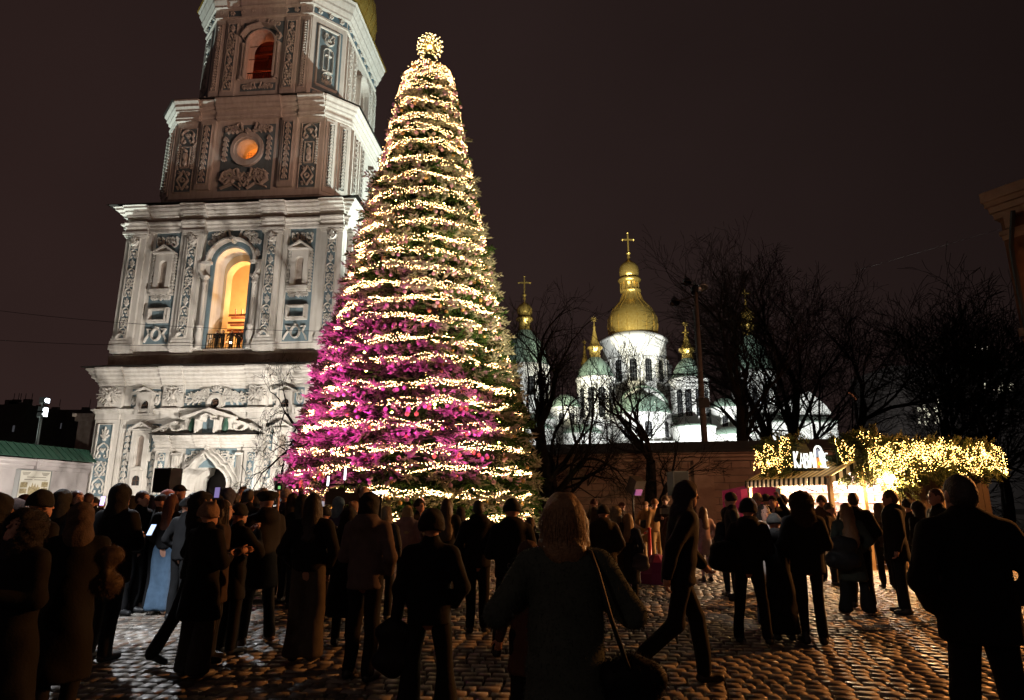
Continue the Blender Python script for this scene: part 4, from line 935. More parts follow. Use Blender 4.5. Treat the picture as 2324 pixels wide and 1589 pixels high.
# standing seams of the gilding
X_, P_ = px_prof(1437, 765, Yc, [(54.2, 765), (56.9, 745), (55.2, 726), (43.4, 703), (26.4, 684), (19.7, 667)])
sm_ = cw(MB())
for k in range(16):
    a = 2*pi*k/16; sm_.tube([(X_+r*cos(a), Yc+r*sin(a), z) for r, z in P_], .07, 4)
sm_.build('dome_seams', gold, church)
lathe_px('lantern', 1434, 765, Yc, [(18.5, 664), (18, 662), (18, 645), (21, 643), (26.5, 638), (25, 634), (18, 632)], gold, 16)
X_, P_ = px_prof(1434, 765, Yc, [(20.5, 663), (20, 644)]); lc = cw(MB())
for k in range(12): a = 2*pi*k/12; lc.tube([(X_+P_[0][0]*cos(a), Yc+P_[0][0]*sin(a), P_[0][1]), (X_+P_[1][0]*cos(a), Yc+P_[1][0]*sin(a), P_[1][1])], .16, 5)
lc.build('lantern_columns', gold, church)
lathe_px('lantern_core', 1434, 765, Yc, [(15, 664), (15, 644)], darkin, 12)
lathe_px('cupola', 1434, 765, Yc, [(17, 632), (21, 627), (22.4, 619), (21.5, 609), (17, 601), (9, 595), (3, 590), (1.5, 580)], gold, 24)
orth_cross(Xc-.2, Yc, CAMH+Yc*ratio(582), CAMH+Yc*ratio(529), 1.05)
r_, z0_, z1_ = 73/FPX*(Yc*_c+5), CAMH+Yc*ratio(878), CAMH+Yc*ratio(828)
drum_windows(Xc, Yc, 5.95, z0_, z1_, 1.25, [radians(x) for x in (-62, -38, -13, 12, 37, 62)])
# minor towers: (x, y ref, Y, dome px, ...)
def minor(xr, yb, Y, hw, y_top, y_dome0, y_drum1, hwd, gold_pts, win, cross=None, star=None, dome_m=greend):
    lathe_px('drum', xr, yb, Y, [(hwd, y_drum1), (hwd, yb+6), (hwd+3, yb+5), (hwd+3, yb), (hwd-1, yb-1)], whitew)
    k = (yb - y_dome0)
    lathe_px('green_dome', xr, yb, Y, [(hwd+1, yb), (hw*.99, yb-.18*k), (hw*.90, yb-.42*k), (hw*.70, yb-.68*k), (hw*.45, yb-.88*k), (hw*.30, y_dome0)], dome_m)
    _, X = lathe_px('gilded_lantern', xr, yb, Y, gold_pts, gold, 14)
    if win:
        z0, z1 = CAMH+Y*ratio(win[1]), CAMH+Y*ratio(win[0]); dep = Y*_c + (z0-CAMH)*_s
        drum_windows(X, Y, hwd/FPX*dep, z0, z1, win[2], [radians(a) for a in win[3]])
    if cross: orth_cross(X, Y, CAMH+Y*ratio(cross[0]), CAMH+Y*ratio(cross[1]), cross[2])
    if star: star_tip(X, Y, CAMH+Y*ratio(star), .55)
    return X
minor(1191, 834, 106, 52, 0, 752, 960, 57, [(15, 752), (13, 748), (13, 732), (20, 727), (19, 722), (12, 720), (17, 712), (18, 702), (13, 694), (4, 688), (1.5, 684), (1, 668)], (862, 905, 1.1, (-50, -18, 14, 46)), (676, 628, 1.0))
minor(1352, 860, 104, 40, 0, 812, 990, 43, [(14, 813), (12, 811), (12, 797), (18, 791), (17, 788), (13, 786), (7, 772), (4, 756), (2, 746), (3, 743), (1, 738), (.8, 726)], (884, 952, 1.05, (-52, -22, 8, 40)), None, 725)
minor(1563, 862, 104, 36, 0, 814, 990, 42, [(14, 815), (12, 812), (12, 802), (19, 796), (18, 792), (12, 788), (6, 774), (4, 762), (2, 752), (3, 749), (1, 745), (.8, 736)], (888, 950, 1.05, (-46, -20, 10, 40)), (776, 746, .5), 735)
minor(1328, 840, 128, 16, 0, 835, 900, 16, [(9, 836), (8, 831), (10, 826), (6, 816), (3, 800), (2, 792), (3, 788), (1, 784), (.8, 778)], None, None, 777)
minor(1509, 830, 128, 14, 0, 826, 900, 14, [(8, 828), (7, 822), (9, 818), (5, 808), (2, 796), (1, 784)], None, None, 783)
minor(1706, 848, 116, 44, 0, 764, 960, 48, [(13, 765), (12, 760), (12, 746), (20, 740), (18, 736), (12, 734), (17, 724), (17, 716), (11, 706), (3, 700), (1.2, 694), (1, 684)], (880, 925, .8, (-50, -18, 14, 46)), (690, 656, .9))
def vol(x0, x1, Y, ytop, depth, m=whitew, name='wall', z0=0):
    a = at(x0, ytop, Y); b = at(x1, ytop, Y)
    return cw(MB()).box(a[0], b[0], Y, Y+depth, z0, a[2]).build(name, m, church)
def apse(x, Y, hw, y_eave, y_top, frieze=True, wins=None):
    _, X = lathe_px('apse', x, y_eave, Y, [(hw, 1120), (hw, y_eave+3), (hw+2, y_eave+2), (hw+2, y_eave)], whitew)
    lathe_px('apse_roof', x, y_eave, Y, [(hw+3, y_eave+1), (hw+2.5, y_eave-1), (hw*.8, (y_eave*.45+y_top*.55)), (hw*.4, y_top+2), (0.2, y_top)], greend)
    if wins:
        z0, z1 = CAMH+Y*ratio(wins[1]), CAMH+Y*ratio(wins[0]); dep = Y*_c + (z0-CAMH)*_s
        drum_windows(X, Y, hw/FPX*dep, z0, z1, wins[2], [radians(a) for a in wins[3]])
vol(1150, 1560, 112, 925, 30); vol(1540, 1832, 112, 940, 26); vol(1700, 1899, 106, 954, 30)
vol(1262, 1420, 104, 945, 8); vol(1470, 1660, 103, 955, 8)
vol(1150, 1260, 100, 948, 10); 
apse(1456, 100, 66, 942, 893, wins=(962, 998, 1.1, (-40, 0, 40))); apse(1283, 101, 34, 926, 896, wins=(940, 968, .8, (-20, 20))); apse(1648, 101, 34, 926, 903, wins=(946, 972, .8, (-25, 15)))
apse(1322, 95, 44, 985, 962); apse(1574, 95, 48, 970, 960); apse(1662, 95, 44, 988, 968); apse(1215, 95, 40, 975, 955)
# arched gable over the middle apse
A_ = at(1461, 925, 103.5); g = cw(MB())
def arc_poly(x, zb, r, n=14): return [(x + r*cos(a), zb + r*sin(a)) for a in np.linspace(0, pi, n)]
Mx = [[1,0,0],[0,-1,0],[0,0,1]]
gm = MB(M=Mx, O=(-20, 103.5-108, 0)); gm.prism(arc_poly(A_[0], A_[2]-.6, 3.9), -3, 0); gm.build('gable', whitew, church)
gm = MB(M=Mx, O=(-20, 103.5-108, 0)); gm.ribbon(arc_poly(A_[0], A_[2]-.6, 4.05, 20), .35, .45, 0); gm.build('gable_coping', greend, church)
# right gable and roofs
a = at(1780, 940, 110); b = at(1832, 888, 110); c_ = at(1890, 948, 110)
gm = MB(M=Mx, O=(-20, 110-108, 0)); gm.prism([(a[0], a[2]), (c_[0], a[2]), (c_[0]-1.0, a[2]+1.6), ((a[0]+c_[0])/2+.5, b[2]), (a[0]+1.2, a[2]+2.2)], -6, 0); gm.build('gable', whitew, church)
for (x0, x1, Y, y0, y1, dd) in ((1150, 1262, 99.4, 951, 945, 3), (1700, 1903, 105.4, 957, 950, 4), (1480, 1664, 102.4, 958, 940, 4), (1262, 1425, 103.4, 948, 934, 4), (1560, 1836, 111, 942, 922, 10)):
    p = at(x0, y0, Y); q_ = at(x1, y1, Y); m_ = cw(MB())
    m_.add([(p[0], Y, p[2]), (q_[0], Y, p[2]), (q_[0], Y+dd, q_[2]+.6), (p[0], Y+dd, q_[2]+.6), (p[0], Y, p[2]+.15), (q_[0], Y, p[2]+.15), (q_[0], Y+dd, q_[2]+.8), (p[0], Y+dd, q_[2]+.8)], [(0,3,2,1),(4,5,6,7),(0,1,5,4),(1,2,6,5),(2,3,7,6),(3,0,4,7)])
    m_.build('roof', greend, church)
apl = MB(M=Mx, O=(-20, 99.4-108, 0))
for x in (1445, 1482, 1520, 1547):
    p = at(x, 985, 93.6); mm = MB(M=Mx, O=(-20, 93.6-108, 0)); us, lo, hi = arch_us(p[0], .75, 3.0, 8.2, 8); hole_wall(mm, p[0]-1.1, p[0]+1.1, 2.5, 10, us, lo, hi, -.4, 0); mo = mm.build('fresco_niche', whitew, church)
    MB(M=Mx, O=(-20, 93.6-108, 0)).box(p[0]-.76, p[0]+.76, -.3, -.2, 3, 9).build('fresco', mat('faded_fresco', (.62, .42, .27), .9, noise=(1.5, 1, (.45, .28, .2))), mo)

# ================================================================== DISTANT DARK BUILDINGS
def far_block(name, x0, x1, Y, ytop, depth, label, windows=0, m=None):
    a = at(x0, ytop, Y); b = at(x1, ytop, Y)
    o = MB().box(a[0], b[0], Y, Y+depth, 0, a[2]).build(name, m or mat('dark_facade', (.045, .035, .033), .9, noise=(1, 1, (.03, .024, .022))), label=label, category='building')
    r = MB(); 
    for k in range(7):
        x = a[0] + (b[0]-a[0])*RS.rand(); r.box(x-.5, x+.5, Y+1, Y+1.6, a[2]+.001, a[2] + .4 + .6*RS.rand()).box(x+.7, x+.76, Y+1, Y+1.06, a[2]+.001, a[2]+1.8)
    r.build('chimney', darkroof, o); return o
far_block('apartment_building', -60, 62, 92, 918, 12, 'dark unlit building with chimneys beyond the white wall, at the picture edge')
ab = far_block('apartment_building', 66, 232, 100, 930, 12, 'dark unlit building with roof structures, between light pole and bell tower')
lp = mat('dim_window_light', (.1,.1,.1), .5, emit=(.8, .8, .9), strength=.05)
for k, (x, y) in enumerate(((130, 965), (137, 966), (30, 972), (86, 962))):
    p = at(x, y, 91.5 if x < 62 else 99.5); MB().box(p[0]-.12, p[0]+.12, p[1], p[1]+.1, p[2]-.5, p[2]+.4).build('lit_window', lp, ab)
fb_ = far_block('apartment_building', 2020, 2420, 120, 830, 15, 'dark building mostly hidden by bare trees, bright specks of light showing')

lp2 = mat('warm_window_light', (.3, .3, .25), .5, emit=(1., .92, .70), strength=.8)
for (x0, x1, y0, y1, n_) in ((2085, 2135, 905, 962, 26), (2188, 2246, 785, 812, 12), (2222, 2300, 868, 892, 14)):  # glowing boxes stand in for bright flecks of a floodlit facade
    for k in range(n_):
        p = at(x0+(x1-x0)*RS.rand(), y0+(y1-y0)*RS.rand(), 119.5); a_, b_ = .12+.16*RS.rand(), .12+.3*RS.rand()
        MB().box(p[0]-a_, p[0]+a_, p[1], p[1]+.2, p[2]-b_, p[2]+b_).build('lit_window', lp2, fb_)
# ================================================================== BARE TREES
bark = mat('dark_bark', (.022, .018, .015), .95, noise=(6, 1, (.012, .010, .009)), spec=.1)
def seg_mesh(name, S, sides, m, parent, **kw):
    """S rows: x0 y0 z0 x1 y1 z1 r0 r1"""
    S = np.asarray(S, float); n = len(S)
    p0, p1 = S[:, :3], S[:, 3:6]; d = p1-p0; d /= (np.linalg.norm(d, axis=1, keepdims=True)+1e-9)
    ref = np.where(np.abs(d[:, 2:3]) < .9, np.array([[0, 0, 1.]]), np.array([[1., 0, 0]]))
    a = np.cross(d, ref); a /= np.linalg.norm(a, axis=1, keepdims=True); b = np.cross(d, a)
    V = np.zeros((n, 2*sides, 3))
    for k in range(sides):
        t = 2*pi*k/sides; o = a*cos(t)+b*sin(t)
        V[:, k] = p0 + o*S[:, 6:7]; V[:, sides+k] = p1 + o*S[:, 7:8]
    base = np.array([(k, (k+1) % sides, sides+(k+1) % sides, sides+k) for k in range(sides)])
    F = base[None] + (np.arange(n)*2*sides)[:, None, None]
    return mesh_np(name, V.reshape(-1, 3), F.reshape(-1, 4), m, parent, **kw)
RMIN = [.004]
def cone_geo(S):
    """three sided; thin ends close in a point (prisms where the end stays thick)"""
    S = np.asarray(S, float); p0, p1 = S[:, :3], S[:, 3:6]; d = p1-p0; d /= (np.linalg.norm(d, axis=1, keepdims=True)+1e-9)
    a = np.cross(d, np.array([[.1, .2, 1.]])); a /= np.linalg.norm(a, axis=1, keepdims=True)+1e-9; b = np.cross(d, a)
    thick = S[:, 7] > S[:, 6]*.62; Vs, Fs, c = [], [], 0
    for sel, m in ((thick, 6), (~thick, 4)):
        n = int(sel.sum())
        if not n: continue
        V = np.zeros((n, m, 3))
        for k in range(3):
            t = 2*pi*k/3; o = a[sel]*cos(t)+b[sel]*sin(t); V[:, k] = p0[sel]+o*S[sel, 6:7]
            if m == 6: V[:, 3+k] = p1[sel]+o*S[sel, 7:8]
        if m == 4: V[:, 3] = p1[sel] + d[sel]*S[sel, 7:8]
        base = np.array([(k, (k+1) % 3, 3+(k+1) % 3, 3+k) for k in range(3)]) if m == 6 else np.array([(k, (k+1) % 3, 3) for k in range(3)])
        Vs.append(V.reshape(-1, 3)); Fs.append((base[None]+(np.arange(n)*m)[:, None, None]).reshape(-1, base.shape[1])+c); c += n*m
    return np.concatenate(Vs), Fs
def grow(rng, out, p, d, L, r, lvl, maxl, spread, up, curl, nch, shrink=.72, lowch=None):
    steps = 5 if lvl < 2 else (4 if lvl < 3 else (3 if lvl < 4 else 2)); sl = L/steps; pos = p.copy(); nodes = [(p.copy(), r)]
    for i in range(steps):
        d = d + rng.normal(0, curl, 3) + np.array([0, 0, up]); d /= np.linalg.norm(d)
        r1 = max(r*(1-.42*(i+1)/steps), RMIN[0]); q_ = pos + d*sl
        out[min(lvl, 5)].append((*pos, *q_, nodes[-1][1], r1)); pos = q_; nodes.append((pos.copy(), r1))
    if lvl >= maxl: return
    n = nch[min(lvl, len(nch)-1)]
    for j in range(n):
        k = steps if j < 2 else 1 + rng.randint(steps); base, rb = nodes[k]
        ax = rng.normal(0, 1, 3); ax -= ax @ d * d; ax /= np.linalg.norm(ax)
        a = spread*(.6+.7*rng.rand()); nd = d*cos(a) + ax*sin(a)
        grow(rng, out, base, nd, L*shrink*(.75+.4*rng.rand()), rb*(.72 if j < 2 else .5), lvl+1, maxl, spread, up*.8, curl*1.08, nch, shrink)
def bare_tree(seed, x, Y, ybase, ytop, label, r=.22, lean=(0, 0), nch=(4, 4, 4, 4, 3), maxl=5, spread=.55, up=.05, curl=.13, trunk=.3, shrink=.72, fork=1, xspread=1.0, name='bare_tree', m=bark, twig_r=.0):
    rng = np.random.RandomState(seed); X = at(x, ybase, Y)[0]; RMIN[0] = Y*.00027
    zt = CAMH + Y*ratio(ytop); H = zt; out = [[] for _ in range(6)]
    p = np.array([X, Y, -.05]); L = H*trunk
    for f in range(fork):
        a = (f-(fork-1)/2)*.28; d = np.array([lean[0]+a, lean[1]+rng.normal(0, .05), 1.]); d /= np.linalg.norm(d)
        grow(rng, out, p + np.array([a*.5, 0, 0]), d, L, r*(1 if fork == 1 else .8), 0, maxl, spread, up, curl, nch, shrink)
    allz = max(s[5] for l in out for s in l); k = H/allz
    if xspread != 1.0 or k != 1:
        for l in out:
            for i, s in enumerate(l):
                s = list(s)
                for j in (0, 3): s[j] = X + (s[j]-X)*k*xspread; s[j+1] = Y + (s[j+1]-Y)*k; s[j+2] = s[j+2]*k
                s[6] += twig_r; s[7] += twig_r; l[i] = tuple(s)
    t = empty(name, (X, Y, 0), 0, label, 'tree', 'bare trees around the square')
    def off(l): S = np.array(l); S[:, [0, 3]] -= X; S[:, [1, 4]] -= Y; return S
    seg_mesh('trunk', off(out[0]), 10, m, t, smooth=True)
    if out[1]: seg_mesh('limbs', off(out[1]+out[2]), 6, m, t)
    tw = out[3]+out[4]+out[5]
    if tw:
        V_, F_ = cone_geo(off(tw)); mesh_np('twigs', V_, F_, m, t, kind='stuff')
    return t
bare_tree(11, 1247, 36, 1130, 618, 'tall bare tree just right of the christmas tree, before the cathedral', r=.46, lean=(-.03, 0), trunk=.36, nch=(7, 6, 5, 4, 3), spread=.66, up=.05, curl=.13, shrink=.66, xspread=.85)
bare_tree(22, 1262, 36.6, 1130, 800, 'slender leaning bare tree sharing its foot with the tall one', r=.30, lean=(.22, 0), trunk=.42, nch=(4, 4, 4, 3), spread=.6, up=.03, curl=.12, shrink=.66)
bare_tree(36, 1472, 37, 1135, 775, 'bare spreading tree standing right in front of the gilded dome', r=.42, lean=(-.10, 0), trunk=.34, nch=(6, 5, 4, 4, 3), spread=.55, up=.09, curl=.14, shrink=.70, xspread=1.0)
bare_tree(41, 1700, 50, 1100, 525, 'left half of the big bare tree group, thick trunk leaning left', r=.50, lean=(-.18, 0), trunk=.42, nch=(6, 6, 5, 4, 3), spread=.56, up=.06, curl=.11, shrink=.66)
bare_tree(47, 1775, 51, 1100, 490, 'tallest bare tree right of the cathedral dome, upright crown', r=.55, lean=(.02, 0), trunk=.42, nch=(8, 7, 5, 4, 4), spread=.56, up=.06, curl=.11, shrink=.62, fork=2)
bare_tree(53, 1850, 50.5, 1100, 575, 'bare tree leaning right beside the tallest one', r=.42, lean=(.22, 0), trunk=.38, nch=(6, 6, 5, 4, 3), spread=.60, up=.05, curl=.12, shrink=.64, xspread=.9)
bare_tree(59, 2130, 52, 1100, 600, 'dark bare tree near the right edge, before an unlit building', r=.45, lean=(0, 0), trunk=.32, nch=(6, 6, 5, 5, 3), spread=.6, up=.04, curl=.12, shrink=.70, fork=2, twig_r=.006)
bare_tree(61, 2275, 46, 1100, 640, 'dark bare tree at the far right edge, below the corner cornice', r=.42, lean=(.05, 0), trunk=.30, nch=(6, 6, 5, 5, 3), spread=.62, up=.03, curl=.13, shrink=.70, twig_r=.006)
bare_tree(71, 738, 34, 1130, 800, 'weeping bare tree between bell tower and christmas tree', r=.22, lean=(-.04, 0), trunk=.42, nch=(6, 6, 5, 4, 3), spread=.85, up=-.13, curl=.16, shrink=.62, xspread=.48)
bare_tree(73, 1322, 40, 1130, 900, 'small bushy bare tree low before the cathedral apse', r=.12, trunk=.3, nch=(5, 4, 3, 3), spread=.6, up=.06, curl=.12)
bare_tree(79, 1200, 40, 1130, 940, 'thin bare sapling at the right foot of the christmas tree', r=.09, trunk=.3, nch=(6, 5, 4, 3), spread=.6, up=.06, curl=.12)

# ================================================================== POLES AND CABLES
conc = mat('aged_concrete', (.13, .10, .085), .9, noise=(3, 1, (.08, .062, .05)))
b0 = at(1608, 1120, 40.5); b1 = at(1578, 655, 40.5)
pole = empty('floodlight_mast', (b0[0], b0[1], 0), 0, 'tall concrete mast with unlit floodlights, between the cathedral and the big trees', 'mast')
dx = b1[0]-b0[0]; H = b1[2]
MB().tube([(0, 0, 0), (dx*.5-.05, 0, H*.5), (dx, 0, H)], [.23, .19, .13], 10).build('post', conc, pole, True)
br = MB(); br.tube([(dx-1.3, 0, H-.9), (dx+.4, 0, H-.4)], .05, 5); br.tube([(dx-1.0, 0, H+.35), (dx+.3, 0, H+.2)], .05, 5); br.tube([(dx, 0, H-1.2), (dx-1.3, 0, H-.8)], .04, 5); br.tube([(dx, 0, H), (dx, 0, H+.6)], .04, 5)
for k in range(8): br.box(dx-.35, dx+.35, -.03, .03, H-2.6-.3*k, H-2.56-.3*k)
br.box(dx-.2, dx-.16, -.2, .2, H-5, H-1.5); br.build('bracket', iron, pole)
MB().box(dx-.35, dx+.35, -.25, .2, H*.48, H*.52).build('junction_box', iron, pole)
for k, (x, z, s) in enumerate(((-1.45, -.95, .34), (-.55, .45, .30), (.45, .1, .36), (-.1, -.2, .25))):
    m_ = MB(M=[[1,0,0],[0,cos(.4),-sin(.4)],[0,sin(.4),cos(.4)]], O=(dx+x, -.1, H+z)); m_.lathe([(.05, .25), (.2, .22), (s, -.05), (s, -.14), (s*.9, -.15)], 0, 0, 10); m_.box(-.04, .04, -.04, .04, .2, .45); m_.build('lamp_head', iron if k != 2 else steel, pole, True)
b0 = at(85, 1018, 58); b1 = at(99, 912, 58)
pole2 = empty('floodlight_pole', (b0[0], b0[1], 0), 0, 'slim grey pole with lit white floodlights behind the white wall', 'light pole')
MB().tube([(0, 0, 0), (b1[0]-b0[0], 0, b1[2])], [.16, .11], 8).build('post', steel, pole2, True)
ledw = mat('cold_led_glass', (.9, .9, .9), .3, emit=(.85, .92, 1.), strength=5)
for k, (dz, s) in enumerate(((.1, .10), (-.75, .12), (-1.15, .07))):
    x = b1[0]-b0[0]+.25; hd = MB().box(x-.45, x+.1, -.3, .3, b1[2]+dz-.25, b1[2]+dz+.28).box(x-.6, x-.3, -.05, .05, b1[2]+dz-.3, b1[2]+dz+.1).build('lamp_head', iron, pole2)
    MB().box(x+.05, x+.05+s, -.32, -.301, b1[2]+dz-s, b1[2]+dz+s).box(x+.101, x+.12, -.25, .25, b1[2]+dz-.2, b1[2]+dz+.2).build('lamp_glass', ledw, hd)
spot('pool_light', (-6.8, 1.5, 11), (-5.0, 9.6, 0), 13500, (.92, .95, 1.0), 11.5, .5, .12)
spot('pool_light', (-9.0, 15.5, 9.5), (-4.9, 8.0, 0), 5200, (.92, .95, 1.0), 22, .7, .12)
b0 = at(1946, 1010, 44); b1 = at(1938, 896, 44)
pole3 = empty('street_lamp', (b0[0], b0[1], 0), 0, 'thin street lamp with small orange-lit head right of the cathedral wall', 'street lamp')
MB().tube([(0, 0, 0), (b1[0]-b0[0], 0, b1[2])], [.08, .05], 6).build('post', iron, pole3)
x = b1[0]-b0[0]; MB().tube([(x+.12, 0, b1[2]-.35), (x-.1, 0, b1[2]), (x-.35, 0, b1[2]+.15)], .05, 5).build('arm', mat('rusty_bracket', (.5, .2, .1), .6, emit=(1, .3, .12), strength=.12), pole3)  # arm is orange with a faint emission of its own
for i, (pa, pb2, lb) in enumerate(((at(-20, 703, 34), at(800, 752, 30), 'thin overhead cable crossing the bell tower below its arch'), (at(-20, 771, 34), at(800, 772, 30), 'lower overhead cable crossing the bell tower at the balcony'))):
    P = [tuple(np.array(pa)*(1-t)+np.array(pb2)*t - np.array([0, 0, 1.2*t*(1-t)])) for t in np.linspace(0, 1, 12)]
    MB().tube(P, .012, 4).build('overhead_cable', iron, label=lb, category='cable')
P = [tuple(np.array(at(1950, 612, 60))*(1-t)+np.array(at(2270, 520, 40))*t) for t in np.linspace(0, 1, 6)]
MB().tube(P, .012, 4).build('overhead_cable', mat('grey_cable', (.12, .1, .1), .6), label='faint overhead cable rising to the right corner building', category='cable')

# ================================================================== CORNER BUILDING (right edge)
ochre = mat('brown_plaster', (.20, .085, .035), .9, noise=(1.2, 1, (.13, .06, .03)), bump=(6, .4))
cornm = mat('cream_cornice', (.42, .27, .19), .85, noise=(2, 1, (.30, .19, .13)), bump=(6, .5))
cb = empty('corner_building', (25.2, 31.6, 0), radians(-59), 'corner of a tall brown plastered building with heavy cornice, right edge', 'building')
# local x runs towards the viewer along the facade, y into the block
MB().box(.55, 16, .55, 14, 0, 17.0).build('wall', ochre, cb)
for k, (p_, z0, z1) in enumerate(((.5, 15.0, 15.25), (.42, 15.252, 15.5), (.34, 16.2, 16.55), (.22, 16.552, 16.9), (.10, 16.902, 17.2), (0, 17.202, 17.75))): MB().box(p_, 16, p_, 14, z0, z1).build('cornice', cornm, cb)
for k in range(9): MB().box(.8+1.1*k, 1.1+1.1*k, .25, .56, 15.52, 16.19).build('bracket', cornm, cb)
MB().tube([(1.3, .15, 16.3), (.85, .42, 14.6), (.8, .45, 13.6), (.8, .45, 0)], .11, 7).build('downpipe', iron, cb)
for k in range(3):
    x = 2.2+3.6*k
    for z in (11.2, 6.6):
        w = MB().box(x-.25, x, .42, .57, z-.2, z+2.9).box(x+1.5, x+1.75, .42, .57, z-.2, z+2.9).box(x-.3, x+1.8, .38, .57, z+2.902, z+3.2).box(x-.3, x+1.8, .3, .57, z-.4, z-.202).build('window', cornm, cb)
        MB().box(x, x+1.5, .53, .545, z-.2, z+2.9).build('pane', glassd, w)
MB().box(.45, 16, .45, .6, 9.8, 10.2).build('string_course', cornm, cb)

# ================================================================== CHRISTMAS TREE
TX, TY = -4.03, 27.0
PZ = [0.3, 1.2, 2.5, 5.05, 7.9, 10.95, 14.1, 17.5, 21.0, 22.2, 22.75]; PR = [4.35, 4.6, 4.55, 4.10, 3.42, 2.86, 2.24, 1.60, .96, .60, .25]
def RT(z): return np.interp(z, PZ, PR)
ctree = empty('christmas_tree', (TX, TY, 0), 0, 'giant christmas tree wound with light strings and baubles, topped by a glowing ball', 'christmas tree')
MB().lathe([(.5, 0), (.42, 4), (.30, 12), (.14, 22.4), (.06, 23.0)], 0, 0, 14).build('trunk', bark, ctree, True)
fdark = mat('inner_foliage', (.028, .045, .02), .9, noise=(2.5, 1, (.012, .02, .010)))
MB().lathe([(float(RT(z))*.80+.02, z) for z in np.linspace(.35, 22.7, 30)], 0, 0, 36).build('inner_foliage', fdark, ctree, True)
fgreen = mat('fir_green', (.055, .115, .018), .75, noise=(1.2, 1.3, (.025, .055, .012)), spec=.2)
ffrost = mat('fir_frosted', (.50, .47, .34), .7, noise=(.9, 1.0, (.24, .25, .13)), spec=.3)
def spray_mesh(rng, L=1.0, nside=9):
    S = []
    def seg(p, q, r0, r1): S.append((*p, *q, r0, r1))
    z = lambda: rng.normal(0, .02)
    tip = np.array([L, 0, -.05]); seg((0, 0, 0), (L*.55, 0, .02), .020, .022); seg((L*.5, 0, .02), tip, .034, .006)
    for i in range(nside):
        t = .12 + .86*i/nside; p = np.array([L*t, 0, .02-.06*t])
        for s in (-1, 1):
            a = radians(48 + rng.normal(0, 7)); ln = (.46 - .30*t)*(1+rng.normal(0, .12))*L
            d = np.array([cos(a), s*sin(a), rng.normal(0, .22)]); m1 = p + d*ln*.5; q2 = p + d*ln
            seg(p, m1, .016, .032); seg(m1, q2 + [.03, 0, z()], .034, .014)
            if ln > .16:
                for k in (.45,):
                    for s2 in (-1, 1):
                        b = a + s2*radians(42); d2 = np.array([cos(b), s*sin(b), rng.normal(0, .3)]); p2 = p + d*ln*k; l2 = ln*(.42-.2*k)
                        seg(p2, p2+d2*l2, .032, .014)
    return np.array(S)
def seg_geo(S):
    V, F = cone_geo(S); return V, [f for f in F]
def seg_geo_old(S, sides=3):
    n = len(S); p0, p1 = S[:, :3], S[:, 3:6]; d = p1-p0; d /= (np.linalg.norm(d, axis=1, keepdims=True)+1e-9)
    a = np.cross(d, np.array([[.1, .2, 1.]])); a /= np.linalg.norm(a, axis=1, keepdims=True); b = np.cross(d, a); V = np.zeros((n, 2*sides, 3))
    for k in range(sides):
        t = 2*pi*k/sides; o = a*cos(t)+b*sin(t); V[:, k] = p0+o*S[:, 6:7]; V[:, sides+k] = p1+o*S[:, 7:8]
    base = np.array([(k, (k+1) % sides, sides+(k+1) % sides, sides+k) for k in range(sides)])
    return V.reshape(-1, 3), (base[None]+(np.arange(n)*2*sides)[:, None, None]).reshape(-1, 4)
srng = np.random.RandomState(5)
SPR = [seg_geo(spray_mesh(srng, .95, 6)) for _ in range(5)]
bandD = [1175,1123,1065,1015,961,912,868,814,771,722,680,640,602,568,536,500,468,431,394,360,323,293,262,227,195,170,155,145]
bandZ = []
for y in bandD:
    z = 3.
    for _ in range(12): z = CAMH + (TY - float(RT(z)) - .15)*ratio(y)
    bandZ.append(z)
bandZ = np.array(bandZ)
def rotm(d, roll):
    d = d/np.linalg.norm(d); up = np.array([0, 0, 1.]); y = np.cross(up, d); y /= np.linalg.norm(y); z = np.cross(d, y)
    y2 = y*cos(roll)+z*sin(roll); z2 = -y*sin(roll)+z*cos(roll); return np.stack([d, y2, z2])
inst = []
rng = np.random.RandomState(12)
for _ in range(60000):
    z = .4 + 22.5*rng.rand()
    if rng.rand() > (float(RT(z)) + (.5 if z > 20 else 0))/5.0: continue
    ph = rng.rand()*2*pi
    if sin(ph) > .35 and rng.rand() < .6: continue      # thinner at the back
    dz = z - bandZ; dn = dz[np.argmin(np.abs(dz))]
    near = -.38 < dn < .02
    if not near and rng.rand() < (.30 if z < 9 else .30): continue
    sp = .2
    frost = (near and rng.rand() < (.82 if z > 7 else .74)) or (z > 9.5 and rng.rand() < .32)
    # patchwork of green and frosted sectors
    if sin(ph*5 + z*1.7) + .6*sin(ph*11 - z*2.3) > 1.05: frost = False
    r = float(RT(z)) - .55 + (.16 if near else -.10) + abs(rng.normal(0, .12))
    t_ = rng.normal(0, .35); dr = rng.normal(-.12 if near else .05, .28)
    d = np.array([cos(ph)-t_*sin(ph), sin(ph)+t_*cos(ph), dr])
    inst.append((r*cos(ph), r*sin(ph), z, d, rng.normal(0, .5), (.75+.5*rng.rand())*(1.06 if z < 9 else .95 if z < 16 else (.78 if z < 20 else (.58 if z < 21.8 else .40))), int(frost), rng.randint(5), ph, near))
    if len(inst) >= 5000: break
front = [i for i, v in enumerate(inst) if sin(v[8]) < -.1]
front.sort(key=lambda i: (not inst[i][9], -inst[i][5])); single = set(front[:300])
chunks = {0: [[], [], 0], 1: [[], [], 0]}; brm = {}
import mathutils
